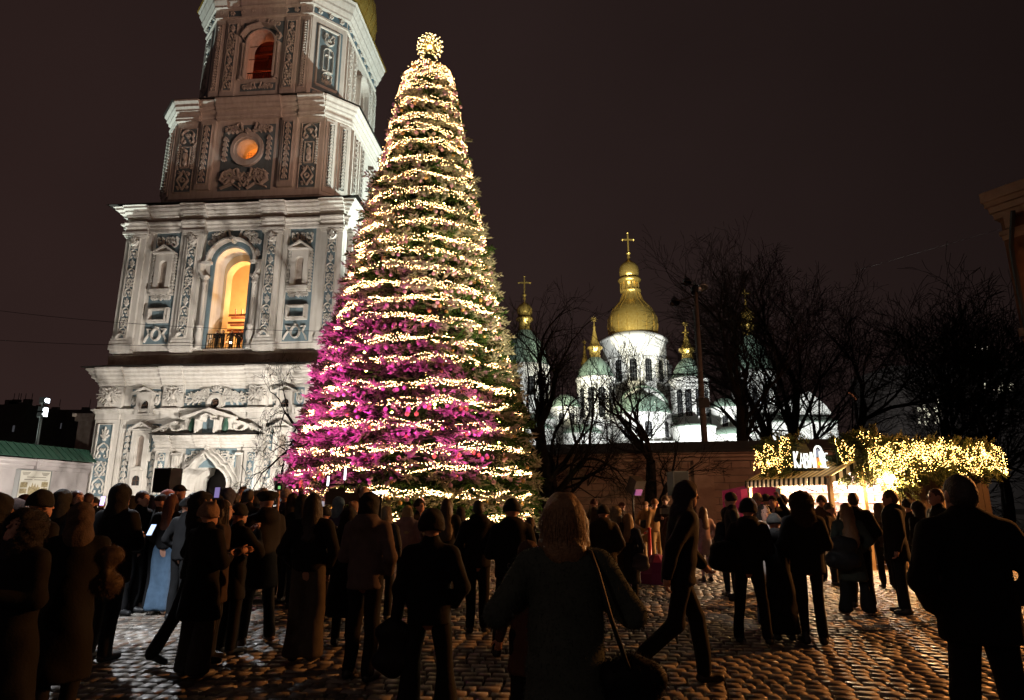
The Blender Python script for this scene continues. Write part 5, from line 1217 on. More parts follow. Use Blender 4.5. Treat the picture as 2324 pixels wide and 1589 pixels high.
for i, (x, y, z, d, roll, sc, fr_, var, ph, near) in enumerate(inst):
    R_ = rotm(d, roll)
    if i in single:
        key = (var, fr_)
        if key not in brm:
            o = mesh_np('branch', SPR[var][0], SPR[var][1], ffrost if fr_ else fgreen, ctree); brm[key] = o
        else: o = brm[key].copy(); COL.objects.link(o); o.parent = ctree
        mw = mathutils.Matrix([[R_[0][k]*sc, R_[1][k]*sc, R_[2][k]*sc, (x, y, z)[k]] for k in range(3)] + [[0, 0, 0, 1]])
        o.matrix_local = mw
    else:
        V, F = SPR[var]; c_ = chunks[fr_]; c_[0].append((V*sc) @ R_ + np.array([x, y, z])); c_[1] += [f + c_[2] for f in F]; c_[2] += len(V)
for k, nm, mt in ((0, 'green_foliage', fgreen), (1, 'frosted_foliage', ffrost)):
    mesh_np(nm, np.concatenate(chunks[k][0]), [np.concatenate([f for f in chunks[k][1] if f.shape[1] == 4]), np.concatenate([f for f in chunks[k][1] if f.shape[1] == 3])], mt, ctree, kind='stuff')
# fairy lights
fairy = mat('fairy_bulb', (1., .9, .7), .4, emit=(1., .57, .25), strength=32.0)
fairy2 = mat('fairy_bulb_gold', (1., .8, .4), .4, emit=(1., .48, .10), strength=9.0)
OV = np.array([(1,0,0),(0,1,0),(-1,0,0),(0,-1,0),(0,0,1),(0,0,-1)], float); OF = np.array([(0,1,4),(1,2,4),(2,3,4),(3,0,4),(1,0,5),(2,1,5),(3,2,5),(0,3,5)])
def bulbs(name, P, r, m, parent, **kw):
    P = np.asarray(P); n = len(P); rr = r*(.7+.6*RS.rand(n)); V = OV[None]*rr[:, None, None] + P[:, None]
    return mesh_np(name, V.reshape(-1, 3), (OF[None]+(np.arange(n)*6)[:, None, None]).reshape(-1, 3), m, parent, kind='stuff', **kw)
wirem = mat('light_wire', (.02, .03, .02), .6)
for bi, zb in enumerate(bandZ):
    R0 = float(RT(zb)); Ln = 2*pi*R0; seeds = RS.rand(8)*6.28
    nstr = 5; per = max(10, int(Ln*(16 if zb < 13 else 12.5))); wires = MB(); PB = []
    for s_ in range(nstr):
        ph = np.linspace(0, 2*pi, per, endpoint=False) + RS.rand(per)*.01
        zz = zb + .050*(s_-(nstr-1)/2) + .075*np.sin(ph*int(R0*1.2+3) + seeds[s_ % 8]) + .05*np.sin(ph*int(R0*3.1+5) + seeds[(s_+3) % 8]) + .08*np.sin(ph*2+seeds[0]) + RS.normal(0, .015, per)
        rr = RT(zz) + .27 + .09*np.sin(ph*int(R0*2.3+4)+seeds[(s_+5) % 8]) + RS.normal(0, .03, per)
        pts = np.stack([rr*np.cos(ph), rr*np.sin(ph), zz], 1)
        fr_m = np.sin(ph) < .25
        PB.append((pts + RS.normal(0, .016, pts.shape))[fr_m])
        wp = pts[::max(1, per//50)]; wires.tube([tuple(p) for p in np.concatenate([wp, wp[:1]])], .008, 3, False)
    ws = wires.build('light_string', wirem, ctree)
    bulbs('fairy_bulbs', np.concatenate(PB), .0122 if zb < 12 else .0132, fairy, ws)
# twinkling larger bulbs deep in the branches
ph = RS.rand(170)*2*pi; zt = .8 + 21.3*RS.rand(170)**1.1
Pq = np.stack([(RT(zt)-.05)*np.cos(ph), (RT(zt)-.05)*np.sin(ph), zt], 1)
bulbs('flash_bulbs', Pq[::2], .045, mat('flash_bulb', (1, 1, .9), .4, emit=(1., .85, .32), strength=22), ctree)
bulbs('glow_bulbs', np.stack([(RT(zt)-.45)*np.cos(ph+.5), (RT(zt)-.45)*np.sin(ph+.5), zt], 1)[::1], .055, mat('glow_bulb', (.8, 1, .4), .4, emit=(.75, .85, .14), strength=75), ctree)
# baubles
bm = [mat('pink_bauble', (.85, .52, .64), .22, .25), mat('gold_bauble', (.80, .50, .18), .25, .4), mat('silver_bauble', (.75, .62, .58), .22, .35)]
def ball_mesh(m, r=.085):
    b = MB(); pr = [(r*sin(pi*k/8)+1e-4, r*cos(pi*k/8)) for k in range(9)]; b.lathe(pr[::-1], 0, 0, 12); b.lathe([(.015, r), (.018, r+.022), (.0, r+.03)], 0, 0, 6)
    return b.build('bauble', m, ctree, True)
balls = []
while len(balls) < 2000:
    z = .7 + 21.2*RS.rand()
    if RS.rand() > float(RT(z))/5.: continue
    ph_ = RS.rand()*2*pi; k = np.argmin(np.abs(bandZ + -.28 - z)); z = z*.25 + (bandZ[k]-.28)*.75 + RS.normal(0, .09)
    r = float(RT(z)) + .30 + RS.normal(0, .05); balls.append((r*cos(ph_), r*sin(ph_), z, ph_, RS.choice(3, p=[.55, .22, .23])))
balls.sort(key=lambda b: (sin(b[3]) > -.12, b[2])); first = {}
rest = [[], [], []]
for i, (x, y, z, p_, c_) in enumerate(balls):
    if i < 300:
        if c_ not in first: o = ball_mesh(bm[c_]); first[c_] = o
        else: o = first[c_].copy(); COL.objects.link(o); o.parent = ctree
        o.location = (x, y, z)
    else: rest[c_].append((x, y, z))
for c_ in range(3):
    b_ = MB(); b_.lathe([(.085*sin(pi*k/5)+1e-4, .085*cos(pi*k/5)) for k in range(6)][::-1], 0, 0, 8); V0 = np.concatenate(b_.V); n0 = len(V0); F0 = np.array(b_.F)
    P = np.array(rest[c_]); V = V0[None]+P[:, None]
    mesh_np('baubles', V.reshape(-1, 3), (F0[None]+(np.arange(len(P))*n0)[:, None, None]).reshape(-1, 4), bm[c_], ctree, smooth=True, kind='stuff')
# topper
tz = 23.25; tp = MB(); tb = []
for i in range(120):
    zc = 1-2*(i+.5)/120; a = i*2.39996; s_ = sqrt(1-zc*zc); d = np.array([s_*cos(a), s_*sin(a), zc]); r = .62*(.9+.2*RS.rand())
    tp.tube([tuple(d*.05+[0, 0, tz]), tuple(d*r+[0, 0, tz])], .006, 3, False); tb += [d*r+[0, 0, tz]] + ([d*r*.72+[0, 0, tz]] if i % 2 else [])
tp.tube([(0, 0, 22.2), (0, 0, tz)], .05, 6); tpo = tp.build('topper_rods', mat('gold_rod', (.8, .6, .2), .3, .3), ctree)
bulbs('topper_bulbs', np.array(tb), .021, mat('topper_bulb', (1, .9, .7), .4, emit=(1., .70, .30), strength=14), tpo)
MB().lathe([(.001, tz-.12), (.1, tz-.07), (.13, tz), (.1, tz+.07), (.001, tz+.12)], 0, 0, 10).build('topper_core', mat('topper_core', (1, .8, .4), .4, emit=(1., .7, .22), strength=14), ctree)
# ================================================================== MARKET KIOSK
KX, KY, KR = 8.0, 16.4, radians(11)
kiosk = empty('market_kiosk', (KX, KY, 0), KR, 'bright market kiosk with striped awning and open counter, right of the square', 'market kiosk')
def K(x, y, z): return (KX + x*cos(KR) - y*sin(KR), KY + x*sin(KR) + y*cos(KR), z)
plank = mat('dark_planks', (.06, .032, .02), .75, noise=(9, 1, (.035, .018, .012)), objrand=.3)
lightwood = mat('pale_board', (.72, .60, .60), .7, noise=(5, .6, (.62, .50, .52)), objrand=.08)
postm = mat('post_timber', (.50, .34, .17), .7, noise=(7, .8, (.36, .23, .11)))
whitec = translucent(mat('awning_white', (.82, .80, .74), .8), .6, (.9, .88, .8)); darkc = mat('awning_dark', (.012, .02, .016), .8)
MB().box(.9, 4.7, .02, 3.7, .0, .12).build('deck', plank, kiosk)
MB().box(.75, 4.85, -.1, 3.9, 2.72, 2.86).build('roof', plank, kiosk)
for x, y in ((0, 0), (0, 3.7), (.95, .0), (.95, 3.6), (1.95, .0), (3.3, .02)): MB().box(x-.05, x+.05, y-.05, y+.05, 0, 2.75 if x > .5 else 2.28).build('post', postm, kiosk)
for k in range(14): MB().box(2.0+.195*k, 2.185+.195*k, .0, .035, .05, 2.70).build('plank', plank, kiosk)
for k in range(12): MB().box(.93, 3.0, 3.60, 3.64, .14+.21*k, .345+.21*k).build('back_board', lightwood, kiosk)
for k in range(12): MB().box(2.96, 3.0, .1, 3.6, .14+.21*k, .345+.21*k).build('side_board', lightwood, kiosk)
for a, b, c_, d_ in ((.82, 1.12, .1, 3.6), (1.0, 1.95, -.08, .2)): MB().box(a, b, c_, d_, .98, 1.03).build('counter', postm, kiosk)
for k in range(6): MB().box(.90, .94, .1+.585*k, .67+.585*k, .14, .97).build('counter_panel', plank, kiosk)
MB().box(1.02, 1.93, .0, .03, .14, .97).build('counter_panel', plank, kiosk)
for z in (1.35, 1.62, 1.9, 2.18):
    MB().box(1.2, 2.9, 3.38, 3.598, z, z+.03).build('shelf', lightwood, kiosk); MB().box(2.74, 2.958, .4, 3.3, z, z+.03).build('shelf', lightwood, kiosk)
bott = [mat('bottle_amber', (.45, .22, .10), .15), mat('bottle_rose', (.55, .20, .25), .15), mat('bottle_white', (.75, .7, .7), .2)]
ORD = ['first', 'second', 'third', 'fourth', 'fifth', 'sixth', 'seventh', 'eighth', 'ninth']
def bottle(x, y, z, k, lab):
    o = MB(); h = .15+.05*RS.rand(); o.lathe([(.001, z), (.032, z), (.032, z+h*.6), (.012, z+h*.8), (.012, z+h), (.001, z+h)], 0, 0, 8)
    ob = o.build('bottle', bott[k], None, True, label=lab, category='bottle', group='bottles on the kiosk shelves'); ob.location = K(x, y, 0); return ob
rowlab = {1.38: 'lowest', 1.65: 'second', 1.93: 'third', 2.21: 'top'}
for z in (1.38, 1.65, 1.93, 2.21):
    for k in range(9): bottle(1.3+.18*k, 3.48, z, RS.randint(3), 'small glass bottle, %s from the left on the %s shelf at the kiosk back' % (ORD[k], rowlab[z]))
    for k in range(8): bottle(2.84, .6+.33*k, z, RS.randint(3), 'small glass bottle, %s from the front on the %s shelf of the kiosk side wall' % (ORD[k], rowlab[z]))
# awning
na = 36; y0a, y1a = -.08, 3.85; dw = (y1a-y0a)/na
for k in range(na):
    y = y0a+dw*k; m_ = whitec if k % 2 == 0 else darkc
    mat('awning_cream', (.78, .68, .45), .8) if 'awning_cream' in MATS else translucent(mat('awning_cream', (.78, .68, .45), .8), .45, (.85, .72, .40))
    MB().add([(-.02, y, 2.26), (-.02, y+dw, 2.26), (.95, y+dw, 2.74), (.95, y, 2.74), (-.02, y, 2.275), (-.02, y+dw, 2.275), (.95, y+dw, 2.755), (.95, y, 2.755)], [(0,1,2,3),(4,7,6,5),(0,4,5,1),(2,6,7,3)]).build('awning_stripe', mat('awning_cream', (.78, .68, .45), .8) if k % 2 == 0 else mat('awning_tan', (.40, .31, .18), .8), kiosk)
    v = MB(); P = [(y+.003, 2.27), (y+dw-.003, 2.27), (y+dw-.003, 2.10), (y+dw*.8, 2.065), (y+dw*.5, 2.05), (y+dw*.2, 2.065), (y+.003, 2.10)]
    v.add([(-.045+(.02 if p[1] < 2.2 else 0)*-1, p[0], p[1]) for p in P] + [(-.03-(.02 if p[1] < 2.2 else 0), p[0], p[1]) for p in P], [tuple(range(7)), tuple(range(13, 6, -1))] + [(i, (i+1) % 7, 7+(i+1) % 7, 7+i) for i in range(7)])
    v.build('valance_scallop', m_, kiosk)
for k in range(8):
    x = .0+.11*k; z = 2.26+.48*x/.95; z1 = z+.054
    MB().add([(x, -.10, z-.17), (x+.108, -.10, z1-.17), (x+.108, -.10, z1+.01), (x, -.10, z+.01), (x, -.085, z-.17), (x+.108, -.085, z1-.17), (x+.108, -.085, z1+.01), (x, -.085, z+.01)], [(0,1,2,3),(7,6,5,4),(0,4,5,1),(2,6,7,3),(1,5,6,2),(0,3,7,4)]).build('valance_panel', whitec if k % 2 == 0 else darkc, kiosk)
ab_ = MB(); ab_.tube([(0, .0, 2.24), (0, 3.8, 2.24)], .02, 5)
for y in (.6, 1.8, 3.0): ab_.tube([(.92, y, 1.9), (.0, y, 2.22)], .015, 4)
ab_.build('awning_arm', iron, kiosk)
# lamps under the roof
lampm = mat('kiosk_lamp_glass', (1, 1, .95), .4, emit=(1., .80, .60), strength=30)
for x, y in ((.5, .5), (.5, 1.5), (.5, 2.5), (.5, 3.4), (1.4, -.05)):
    b = MB(); b.lathe([(.001, 2.12), (.04, 2.14), (.05, 2.19), (.02, 2.24), (.001, 2.25)], x, y, 8); b.build('lamp', lampm, kiosk, True)
point('kiosk_lamp', K(1.7, 1.2, 2.5), 260, (1., .76, .66), .12); point('kiosk_lamp', K(1.9, 2.7, 2.5), 230, (1., .78, .74), .12)
point('kiosk_lamp', K(.45, .6, 2.08), 1100, (1., .66, .36), .06); point('kiosk_lamp', K(.45, 2.6, 2.08), 700, (1., .66, .36), .06); point('kiosk_lamp', K(1.45, -.35, 2.2), 760, (1., .58, .24), .06)
# sign
signm = mat('sign_white_neon', (1, 1, 1), .4, emit=(.93, 1., .93), strength=1.5)
sign = empty('kiosk_sign', (8.12, 17.1, 2.52), radians(-4), 'white glowing letter sign standing on the striped awning', 'sign')
LET = {'K': [[(0,0),(0,1)], [(.42,1),(.03,.48),(.45,0)]], 'A': [[(0,0),(.24,1),(.48,0)], [(.1,.33),(.38,.33)]],
       'B': [[(0,0),(0,1),(.3,.98),(.38,.8),(.3,.56),(0,.54)], [(.3,.54),(.42,.34),(.34,.05),(0,0)]], 'L': [[(0,0),(.2,.95),(.26,.95),(.46,0)]], 'E': [[(.36,1),(0,1),(0,0),(.38,0)], [(0,.52),(.3,.52)]]}
xx = -.62
for ch, w in (('K', .42), ('A', .44), ('B', .40), ('L', .42), ('arch', .46), ('K', .40), ('E', .36)):
    s_ = .37; g = MB()
    if ch == 'arch':
        P = [(.05, 0), (.05, .75)] + [(.35+.3*cos(a), .95+.38*sin(a)) for a in np.linspace(pi, 0, 8)] + [(.65, .75), (.65, 0)]
        g.tube([(xx+p[0]*s_*.85, 0, p[1]*s_*1.15) for p in P], .026, 6); g.build('arch_shape', signm, sign)
        MB().box(xx+.06, xx+.16, -.015, .015, .0, .26).build('cup_shape', mat('sign_cup', (.8, .35, .1), .5, emit=(1., .35, .1), strength=.8), sign)
        MB().prism([(xx+.065, .08), (xx+.09, .16), (xx+.11, .11), (xx+.13, .16), (xx+.155, .08), (xx+.11, .05)], -.03, -.016).build('cup_mark', mat('sign_yellow', (.9, .7, .05), .5, emit=(1., .8, .05), strength=1.2), sign)
        MB().prism([(xx+.05, .28), (xx+.17, .28), (xx+.17, .44), (xx+.11, .5), (xx+.05, .44)], -.01, .01).build('glass_shape', mat('sign_glass', (.4, .45, .6), .4, emit=(.5, .55, .7), strength=.5), sign)
    else:
        for st in LET[ch]: g.tube([(xx+p[0]*s_*.60, 0, p[1]*s_*(1.15 if ch in 'KL' else 1)) for p in st], .024, 6)
        g.build('letter', signm, sign)
    xx += w*s_*.60 + .036
MB().box(-.7, xx, .02, .05, -.08, -.03).build('sign_rail', iron, sign)
# fir garlands with golden bulbs
def fir_garland(name, label, pa, pb, zlo, zhi, nspr, nb, loops, bul, seed=3, depth=.35):
    rg = np.random.RandomState(seed); pa = np.array(pa); pb = np.array(pb); L = np.linalg.norm(pb-pa)
    e = empty(name, tuple(pa), 0, label, 'fir garland', 'fir garlands on the kiosk roof')
    ax = (pb-pa)/L; nr = np.array([ax[1], -ax[0], 0]); Vs, Fs, c_ = [], [], 0
    for i in range(nspr):
        t = rg.rand(); zc = zlo + (zhi-zlo)*(.5+.5*rg.uniform(-1, 1)); p = ax*L*t + nr*rg.uniform(-depth, depth*.5) + np.array([0, 0, zc])
        a = rg.rand()*2*pi; up_ = (zc-zlo)/(zhi-zlo)
        d = nr*rg.uniform(.2, 1.) + ax*rg.normal(0, .6) + np.array([0, 0, rg.normal((up_-.5)*1.8, .4)])
        R_ = rotm(d, rg.normal(0, .8)); V, F = SPR[rg.randint(5)]; Vs.append((V*(.26+.20*rg.rand())) @ R_ + p); Fs += [f+c_ for f in F]; c_ += len(V)
    mesh_np('fir_foliage', np.concatenate(Vs), [np.concatenate([f for f in Fs if f.shape[1] == 4]), np.concatenate([f for f in Fs if f.shape[1] == 3])], mat('garland_green', (.10, .13, .03), .7, noise=(3, 1, (.06, .075, .02))), e, kind='stuff')
    core = MB(); m_ = 8
    for j in range(m_):
        a, b = ax*L*(j/m_), ax*L*((j+1)/m_); zc = (zlo+zhi)/2+.05
        core.tube([tuple(a+[0, 0, zc]), tuple(b+[0, 0, zc])], (zhi-zlo)*.30, 6)
    core.build('garland_core', fdark, e)
    P = []
    for k in range(loops):
        t0 = (k+rg.rand())/loops; w = rg.uniform(.06, .22); h = (zhi-zlo)*rg.uniform(.12, .48); zc = zlo + (zhi-zlo)*rg.uniform(.32, .8)
        m = nb//loops
        a = np.linspace(rg.uniform(0, 6), rg.uniform(6, 11), m)
        tt = np.clip(t0 + w*np.cos(a*rg.uniform(.4, 1.)+rg.rand()*6)*.8 + .012*rg.normal(0, 1, m), 0, 1.); zz = zc + h*np.sin(a) + rg.normal(0, .035, m)
        P.append(pa*0 + ax[None]*L*tt[:, None] + nr[None]*(depth*.9+.12+rg.normal(0, .03, m))[:, None] + np.stack([0*zz, 0*zz, zz], 1))
    bulbs('fairy_bulbs', np.concatenate(P), .0085, bul, e); return e
goldb = mat('golden_bulb', (1, .8, .4), .4, emit=(1., .58, .16), strength=15)
fir_garland('fir_garland', 'long fir garland with tangled golden lights along the kiosk front roof', K(.75, -.14, 0), K(4.75, -.14, 0), 2.34, 3.08, 760, 1650, 44, goldb, 3)
fir_garland('fir_garland', 'fir garland with lights left of the glowing sign on the kiosk roof', (7.66, 19.5, 0), (7.98, 17.7, 0), 2.50, 3.36, 260, 380, 12, goldb, 5, .3)
fir_garland('fir_garland', 'fir garland with lights hanging down beside the kiosk corner post', K(.62, .45, 0), K(1.5, -.14, 0), 2.25, 3.25, 230, 330, 12, goldb, 8, .25)
fir_garland('fir_garland', 'bushy hanging greenery over the kiosk side window', K(1.55, -.2, 0), K(2.15, -.2, 0), 1.85, 2.5, 90, 70, 4, goldb, 9, .2)
pt = at(1683, 1135, 24.5)
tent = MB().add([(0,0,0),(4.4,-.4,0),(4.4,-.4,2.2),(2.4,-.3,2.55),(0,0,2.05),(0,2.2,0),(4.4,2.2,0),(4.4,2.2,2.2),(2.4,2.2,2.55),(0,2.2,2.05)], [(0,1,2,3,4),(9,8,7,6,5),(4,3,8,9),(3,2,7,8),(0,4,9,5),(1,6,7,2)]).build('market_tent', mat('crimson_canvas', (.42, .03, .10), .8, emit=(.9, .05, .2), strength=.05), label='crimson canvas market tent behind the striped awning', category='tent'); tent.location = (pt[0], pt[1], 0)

# ================================================================== SQUARE EQUIPMENT
blackbox = mat('black_speaker_box', (.02, .02, .022), .6); grille = mat('speaker_grille', (.008, .008, .009), .8)
def speaker(x, yt, yb, Y, w, lab, orange):
    p = at(x, yb, Y); z1 = at(x, yt, Y)[2]; e = empty('loudspeaker', (p[0], p[1], 0), radians(-10 if orange else 8), lab, 'loudspeaker')
    MB().box(-w/2, w/2, -.3, .35, p[2], z1).build('cabinet', blackbox, e); MB().box(-w/2+.04, w/2-.04, -.315, -.301, p[2]+.04, z1-.04).build('grille', grille, e)
    t = MB(); t.tube([(0, 0, .6), (0, 0, p[2])], .025, 6)
    for k in range(3): a = 2*pi*k/3; t.tube([(.6*cos(a), .6*sin(a), .01), (0, 0, .9)], .018, 5)
    t.build('stand', iron, e)
speaker(376, 1063, 1118, 24, .68, 'large black loudspeaker before the tower portal', True)
speaker(1541, 1070, 1125, 25, .62, 'black loudspeaker with pale side handles before the stone wall', False)
# moving-head light near the wall
p = at(1441, 1118, 17.5); ml = empty('stage_light', (p[0], p[1], 0), radians(30), 'tilted black stage light with purple glowing lens on a pole', 'stage light')
MB(M=[[1,0,0],[0,cos(.5),sin(.5)],[0,-sin(.5),cos(.5)]], O=(0, 0, p[2]+.1)).box(-.17, .17, -.15, .15, -.12, .30).build('head', blackbox, ml)
pm = mat('purple_lens', (.6, .3, .8), .4, emit=(.75, .22, 1.), strength=.07)
for k in range(5): MB(M=[[1,0,0],[0,cos(.5),sin(.5)],[0,-sin(.5),cos(.5)]], O=(0, 0, p[2]+.1)).box(-.11, .11, -.19, -.151, -.10+.035*k, -.08+.035*k).build('lens_strip', pm, ml)
mb = MB(); mb.tube([(0, .1, 0), (0, .1, p[2])], .03, 6); mb.lathe([(.25, 0), (.25, .03), (.03, .05)], 0, .1, 12); mb.build('stand', iron, ml)
# broadcast camera with LED lamps
p = at(770, 1130, 12.2); bc = empty('broadcast_camera', (p[0], p[1], 0), radians(15), 'large television camera rig with glowing white lamp tubes before the tree', 'video camera')
z = p[2]; MB().box(-.25, .35, -.14, .14, z-.12, z+.10).box(-.2, .1, -.1, .1, z+.101, z+.17).build('body', blackbox, bc)
mb = MB(M=[[0,0,1],[0,1,0],[1,0,0]], O=(0, 0, z)); mb.lathe([(.08, .35), (.08, .5), (.10, .55), (.10, .62), (.0, .62)], 0, 0, 12); mb.build('lens', iron, bc)
mb = MB(); mb.tube([(-.2, 0, z+.17), (-.2, 0, z+.24), (.3, 0, z+.24), (.3, 0, z+.1)], .02, 6); mb.build('handle', iron, bc)
mb = MB()
for k in range(3): a = 2*pi*k/3; mb.tube([(.45*cos(a), .45*sin(a), 0), (0, 0, z-.12)], .02, 5)
mb.build('tripod', iron, bc)
MB().box(-.35, -.26, -.18, -.02, z-.25, z-.06).build('monitor', mat('monitor_glow', (.2, .2, .2), .3, emit=(.75, .7, .8), strength=.5), bc)
tubem = mat('lamp_tube_glow', (1, 1, 1), .4, emit=(.86, .93, 1.), strength=7)
for x, dz, h in ((-.22, .22, .17), (.08, .33, .22)):
    t = MB(); t.tube([(x, 0, z+dz), (x, 0, z+dz+h)], .016, 8); t.build('lamp_tube', tubem, bc)
    MB().tube([(x, 0, z+.15), (x, 0, z+dz)], .012, 5).build('lamp_stem', iron, bc)
p = at(856, 1119, 9.4); e = empty('light_bar', (p[0], p[1], p[2]), radians(5), 'short glowing white light bar beside the dark round hood', 'lamp')
MB().tube([(-.10, 0, 0), (.14, 0, .01)], .017, 8).build('tube', tubem, e)
MB().box(.03, .07, -.02, .02, -p[2]+.0, -.02).build('stand', iron, e)
# red barrier post with chain and magenta umbrella
p = at(1475, 1243, 15.3); e = empty('barrier_post', (p[0], p[1], 0), 0, 'red barrier post with a red and white chain in front of the soldiers', 'barrier post')
MB().lathe([(.18, 0), (.18, .03), (.04, .05), (.04, 1.02), (.06, 1.05), (.0, 1.08)], 0, 0, 10).build('post', mat('red_paint', (.45, .02, .01), .4), e, True)
ch = MB(); cw_ = MB()
for k in range(14):
    t = k/13; P0 = (-.9*t, -.2*t, 1.0-.35*sin(pi*t*.5)); (ch if k % 2 else cw_).tube([P0, (P0[0]-.06, P0[1]-.012, P0[2]-.02)], .02, 5)
ch.build('chain_links_red', mat('red_paint', (.45, .02, .01), .4), e); cw_.build('chain_links_white', mat('white_plastic', (.7, .7, .7), .4), e)
p = at(1492, 1300, 14.2); e = empty('folded_canopy', (p[0], p[1], 0), 0, 'crumpled magenta cloth bundle on the stones behind the barrier post', 'cloth bundle')
mb = MB(); mb.lathe([(.42, 0), (.40, .2), (.28, .42), (.12, .55), (.0, .58)], 0, 0, 9); mb.build('cloth', mat('magenta_cloth', (.20, .01, .07), .7), e)

# ================================================================== PEOPLE : implicit surfaces meshed on a grid
EDG = [(0,0,0,1,0,0),(0,1,0,1,1,0),(0,0,1,1,0,1),(0,1,1,1,1,1),(0,0,0,0,1,0),(1,0,0,1,1,0),(0,0,1,0,1,1),(1,0,1,1,1,1),(0,0,0,0,0,1),(1,0,0,1,0,1),(0,1,0,0,1,1),(1,1,0,1,1,1)]
def nets(val, org, h):
    nx, ny, nz = val.shape; ins = val < 0
    cnt = np.zeros((nx-1, ny-1, nz-1), np.int8)
    for a in (0, 1):
        for b in (0, 1):
            for c in (0, 1): cnt += ins[a:nx-1+a, b:ny-1+b, c:nz-1+c]
    act = (cnt > 0) & (cnt < 8); idx = np.argwhere(act)
    if len(idx) == 0: return np.zeros((0, 3)), np.zeros((0, 4), int)
    vid = -np.ones(act.shape, np.int64); vid[act] = np.arange(len(idx))
    acc = np.zeros((len(idx), 3)); w = np.zeros(len(idx))
    for (a, b, c, d, e, f) in EDG:
        v0 = val[idx[:, 0]+a, idx[:, 1]+b, idx[:, 2]+c]; v1 = val[idx[:, 0]+d, idx[:, 1]+e, idx[:, 2]+f]
        m = (v0 < 0) != (v1 < 0); t = np.where(m, v0/np.where(v0-v1 == 0, 1, v0-v1), 0)
        p = np.stack([a+(d-a)*t, b+(e-b)*t, c+(f-c)*t], 1); acc += p*m[:, None]; w += m
    V = (idx + acc/w[:, None])*h + org; Q = []
    for ax in range(3):
        o = [(1, 0, 0), (0, 1, 0), (0, 0, 1)][ax]; sl0 = [slice(1, -1)]*3; sl0[ax] = slice(0, -1); sl1 = [slice(1, -1)]*3; sl1[ax] = slice(1, None)
        A = ins[tuple(sl0)]; B = ins[tuple(sl1)]; e_ = np.argwhere(A != B)
        if len(e_) == 0: continue
        g = e_ + 1; g[:, ax] -= 1; fl = A[e_[:, 0], e_[:, 1], e_[:, 2]]
        u, v = [(1, 2), (2, 0), (0, 1)][ax]; c = []
        for du, dv in ((-1, -1), (0, -1), (0, 0), (-1, 0)):
            k = g.copy(); k[:, u] += du; k[:, v] += dv; c.append(vid[k[:, 0], k[:, 1], k[:, 2]])
        q_ = np.stack(c, 1); q_[~fl] = q_[~fl][:, ::-1]; Q.append(q_)
    return V, np.concatenate(Q)
def sdf_mesh(prims, h, k=.03, cuts=(), subs=(), disp=None, post=()):
    lo = np.array([1e9]*3); hi = -lo
    for p in list(prims)+list(post):
        if p[0] == 'c': A = np.array([p[1], p[2]], float); r = max(p[3], p[4]); lo = np.minimum(lo, A.min(0)-r-.02); hi = np.maximum(hi, A.max(0)+r+.02)
        else: A = np.array(p[1], float); r = np.array(p[2], float); lo = np.minimum(lo, A-r-.02); hi = np.maximum(hi, A+r+.02)
    lo -= 2*h; hi += 2*h; n = np.ceil((hi-lo)/h).astype(int)+1
    xs = [lo[i] + h*np.arange(n[i]) for i in range(3)]; val = np.full(n, .3, np.float32); mg = k*1.5 + 3*h
    def block(l, u):
        return tuple(slice(max(0, int((l[i]-lo[i])/h)), min(n[i], int((u[i]-lo[i])/h)+2)) for i in range(3))
    def dist(p, s):
        X, Y, Z = np.meshgrid(xs[0][s[0]], xs[1][s[1]], xs[2][s[2]], indexing='ij')
        if p[0] == 'c':
            a, b, ra, rb = np.array(p[1], float), np.array(p[2], float), p[3], p[4]; ky = p[5] if len(p) > 5 else 1.
            ba = b-a; L2 = ba@ba + 1e-9; t = np.clip(((X-a[0])*ba[0]+(Y-a[1])*ba[1]+(Z-a[2])*ba[2])/L2, 0, 1)
            return np.sqrt((X-a[0]-t*ba[0])**2 + ((Y-a[1]-t*ba[1])/ky)**2 + (Z-a[2]-t*ba[2])**2) - (ra+(rb-ra)*t)
        c, r = p[1], p[2]
        return (np.sqrt(((X-c[0])/r[0])**2+((Y-c[1])/r[1])**2+((Z-c[2])/r[2])**2)-1)*min(r)
    def bb(p):
        if p[0] == 'c': A = np.array([p[1], p[2]], float); r = max(p[3], p[4]); return A.min(0)-r-mg, A.max(0)+r+mg
        return np.array(p[1])-np.array(p[2])-mg, np.array(p[1])+np.array(p[2])+mg
    for p in prims:
        s = block(*bb(p)); d = dist(p, s); o = val[s]; hh = np.clip(.5+.5*(o-d)/k, 0, 1); val[s] = o*(1-hh)+d*hh - k*hh*(1-hh)
    for p in subs:
        s = block(*bb(p)); val[s] = np.maximum(val[s], -dist(p, s))
    if disp is not None or cuts:
        X, Y, Z = np.meshgrid(*xs, indexing='ij')
        if disp is not None: val += disp(X, Y, Z)
        for pt_, nn in cuts: val = np.maximum(val, (X-pt_[0])*nn[0]+(Y-pt_[1])*nn[1]+(Z-pt_[2])*nn[2])
    for p in post:
        s = block(*bb(p)); d = dist(p, s); o = val[s]; hh = np.clip(.5+.5*(o-d)/k, 0, 1); val[s] = o*(1-hh)+d*hh - k*hh*(1-hh)
    return nets(val, lo, h)
def folds(seed, amp, quilt=0.):
    r = np.random.RandomState(seed); P = [(r.uniform(8, 22), r.uniform(5, 16), r.uniform(4, 14), r.uniform(0, 6)) for _ in range(4)]
    def f(X, Y, Z):
        d = 0
        for a, b, c, ph in P: d = d + np.sin(a*X+b*Y*np.sign(a)+c*Z+ph + 1.5*np.sin(3.1*Z+ph))
        d = d*amp/3
        if quilt: d = d - quilt*np.abs(np.sin(Z*pi/.095))
        return d.astype(np.float32)
    return f
HEADC = {}
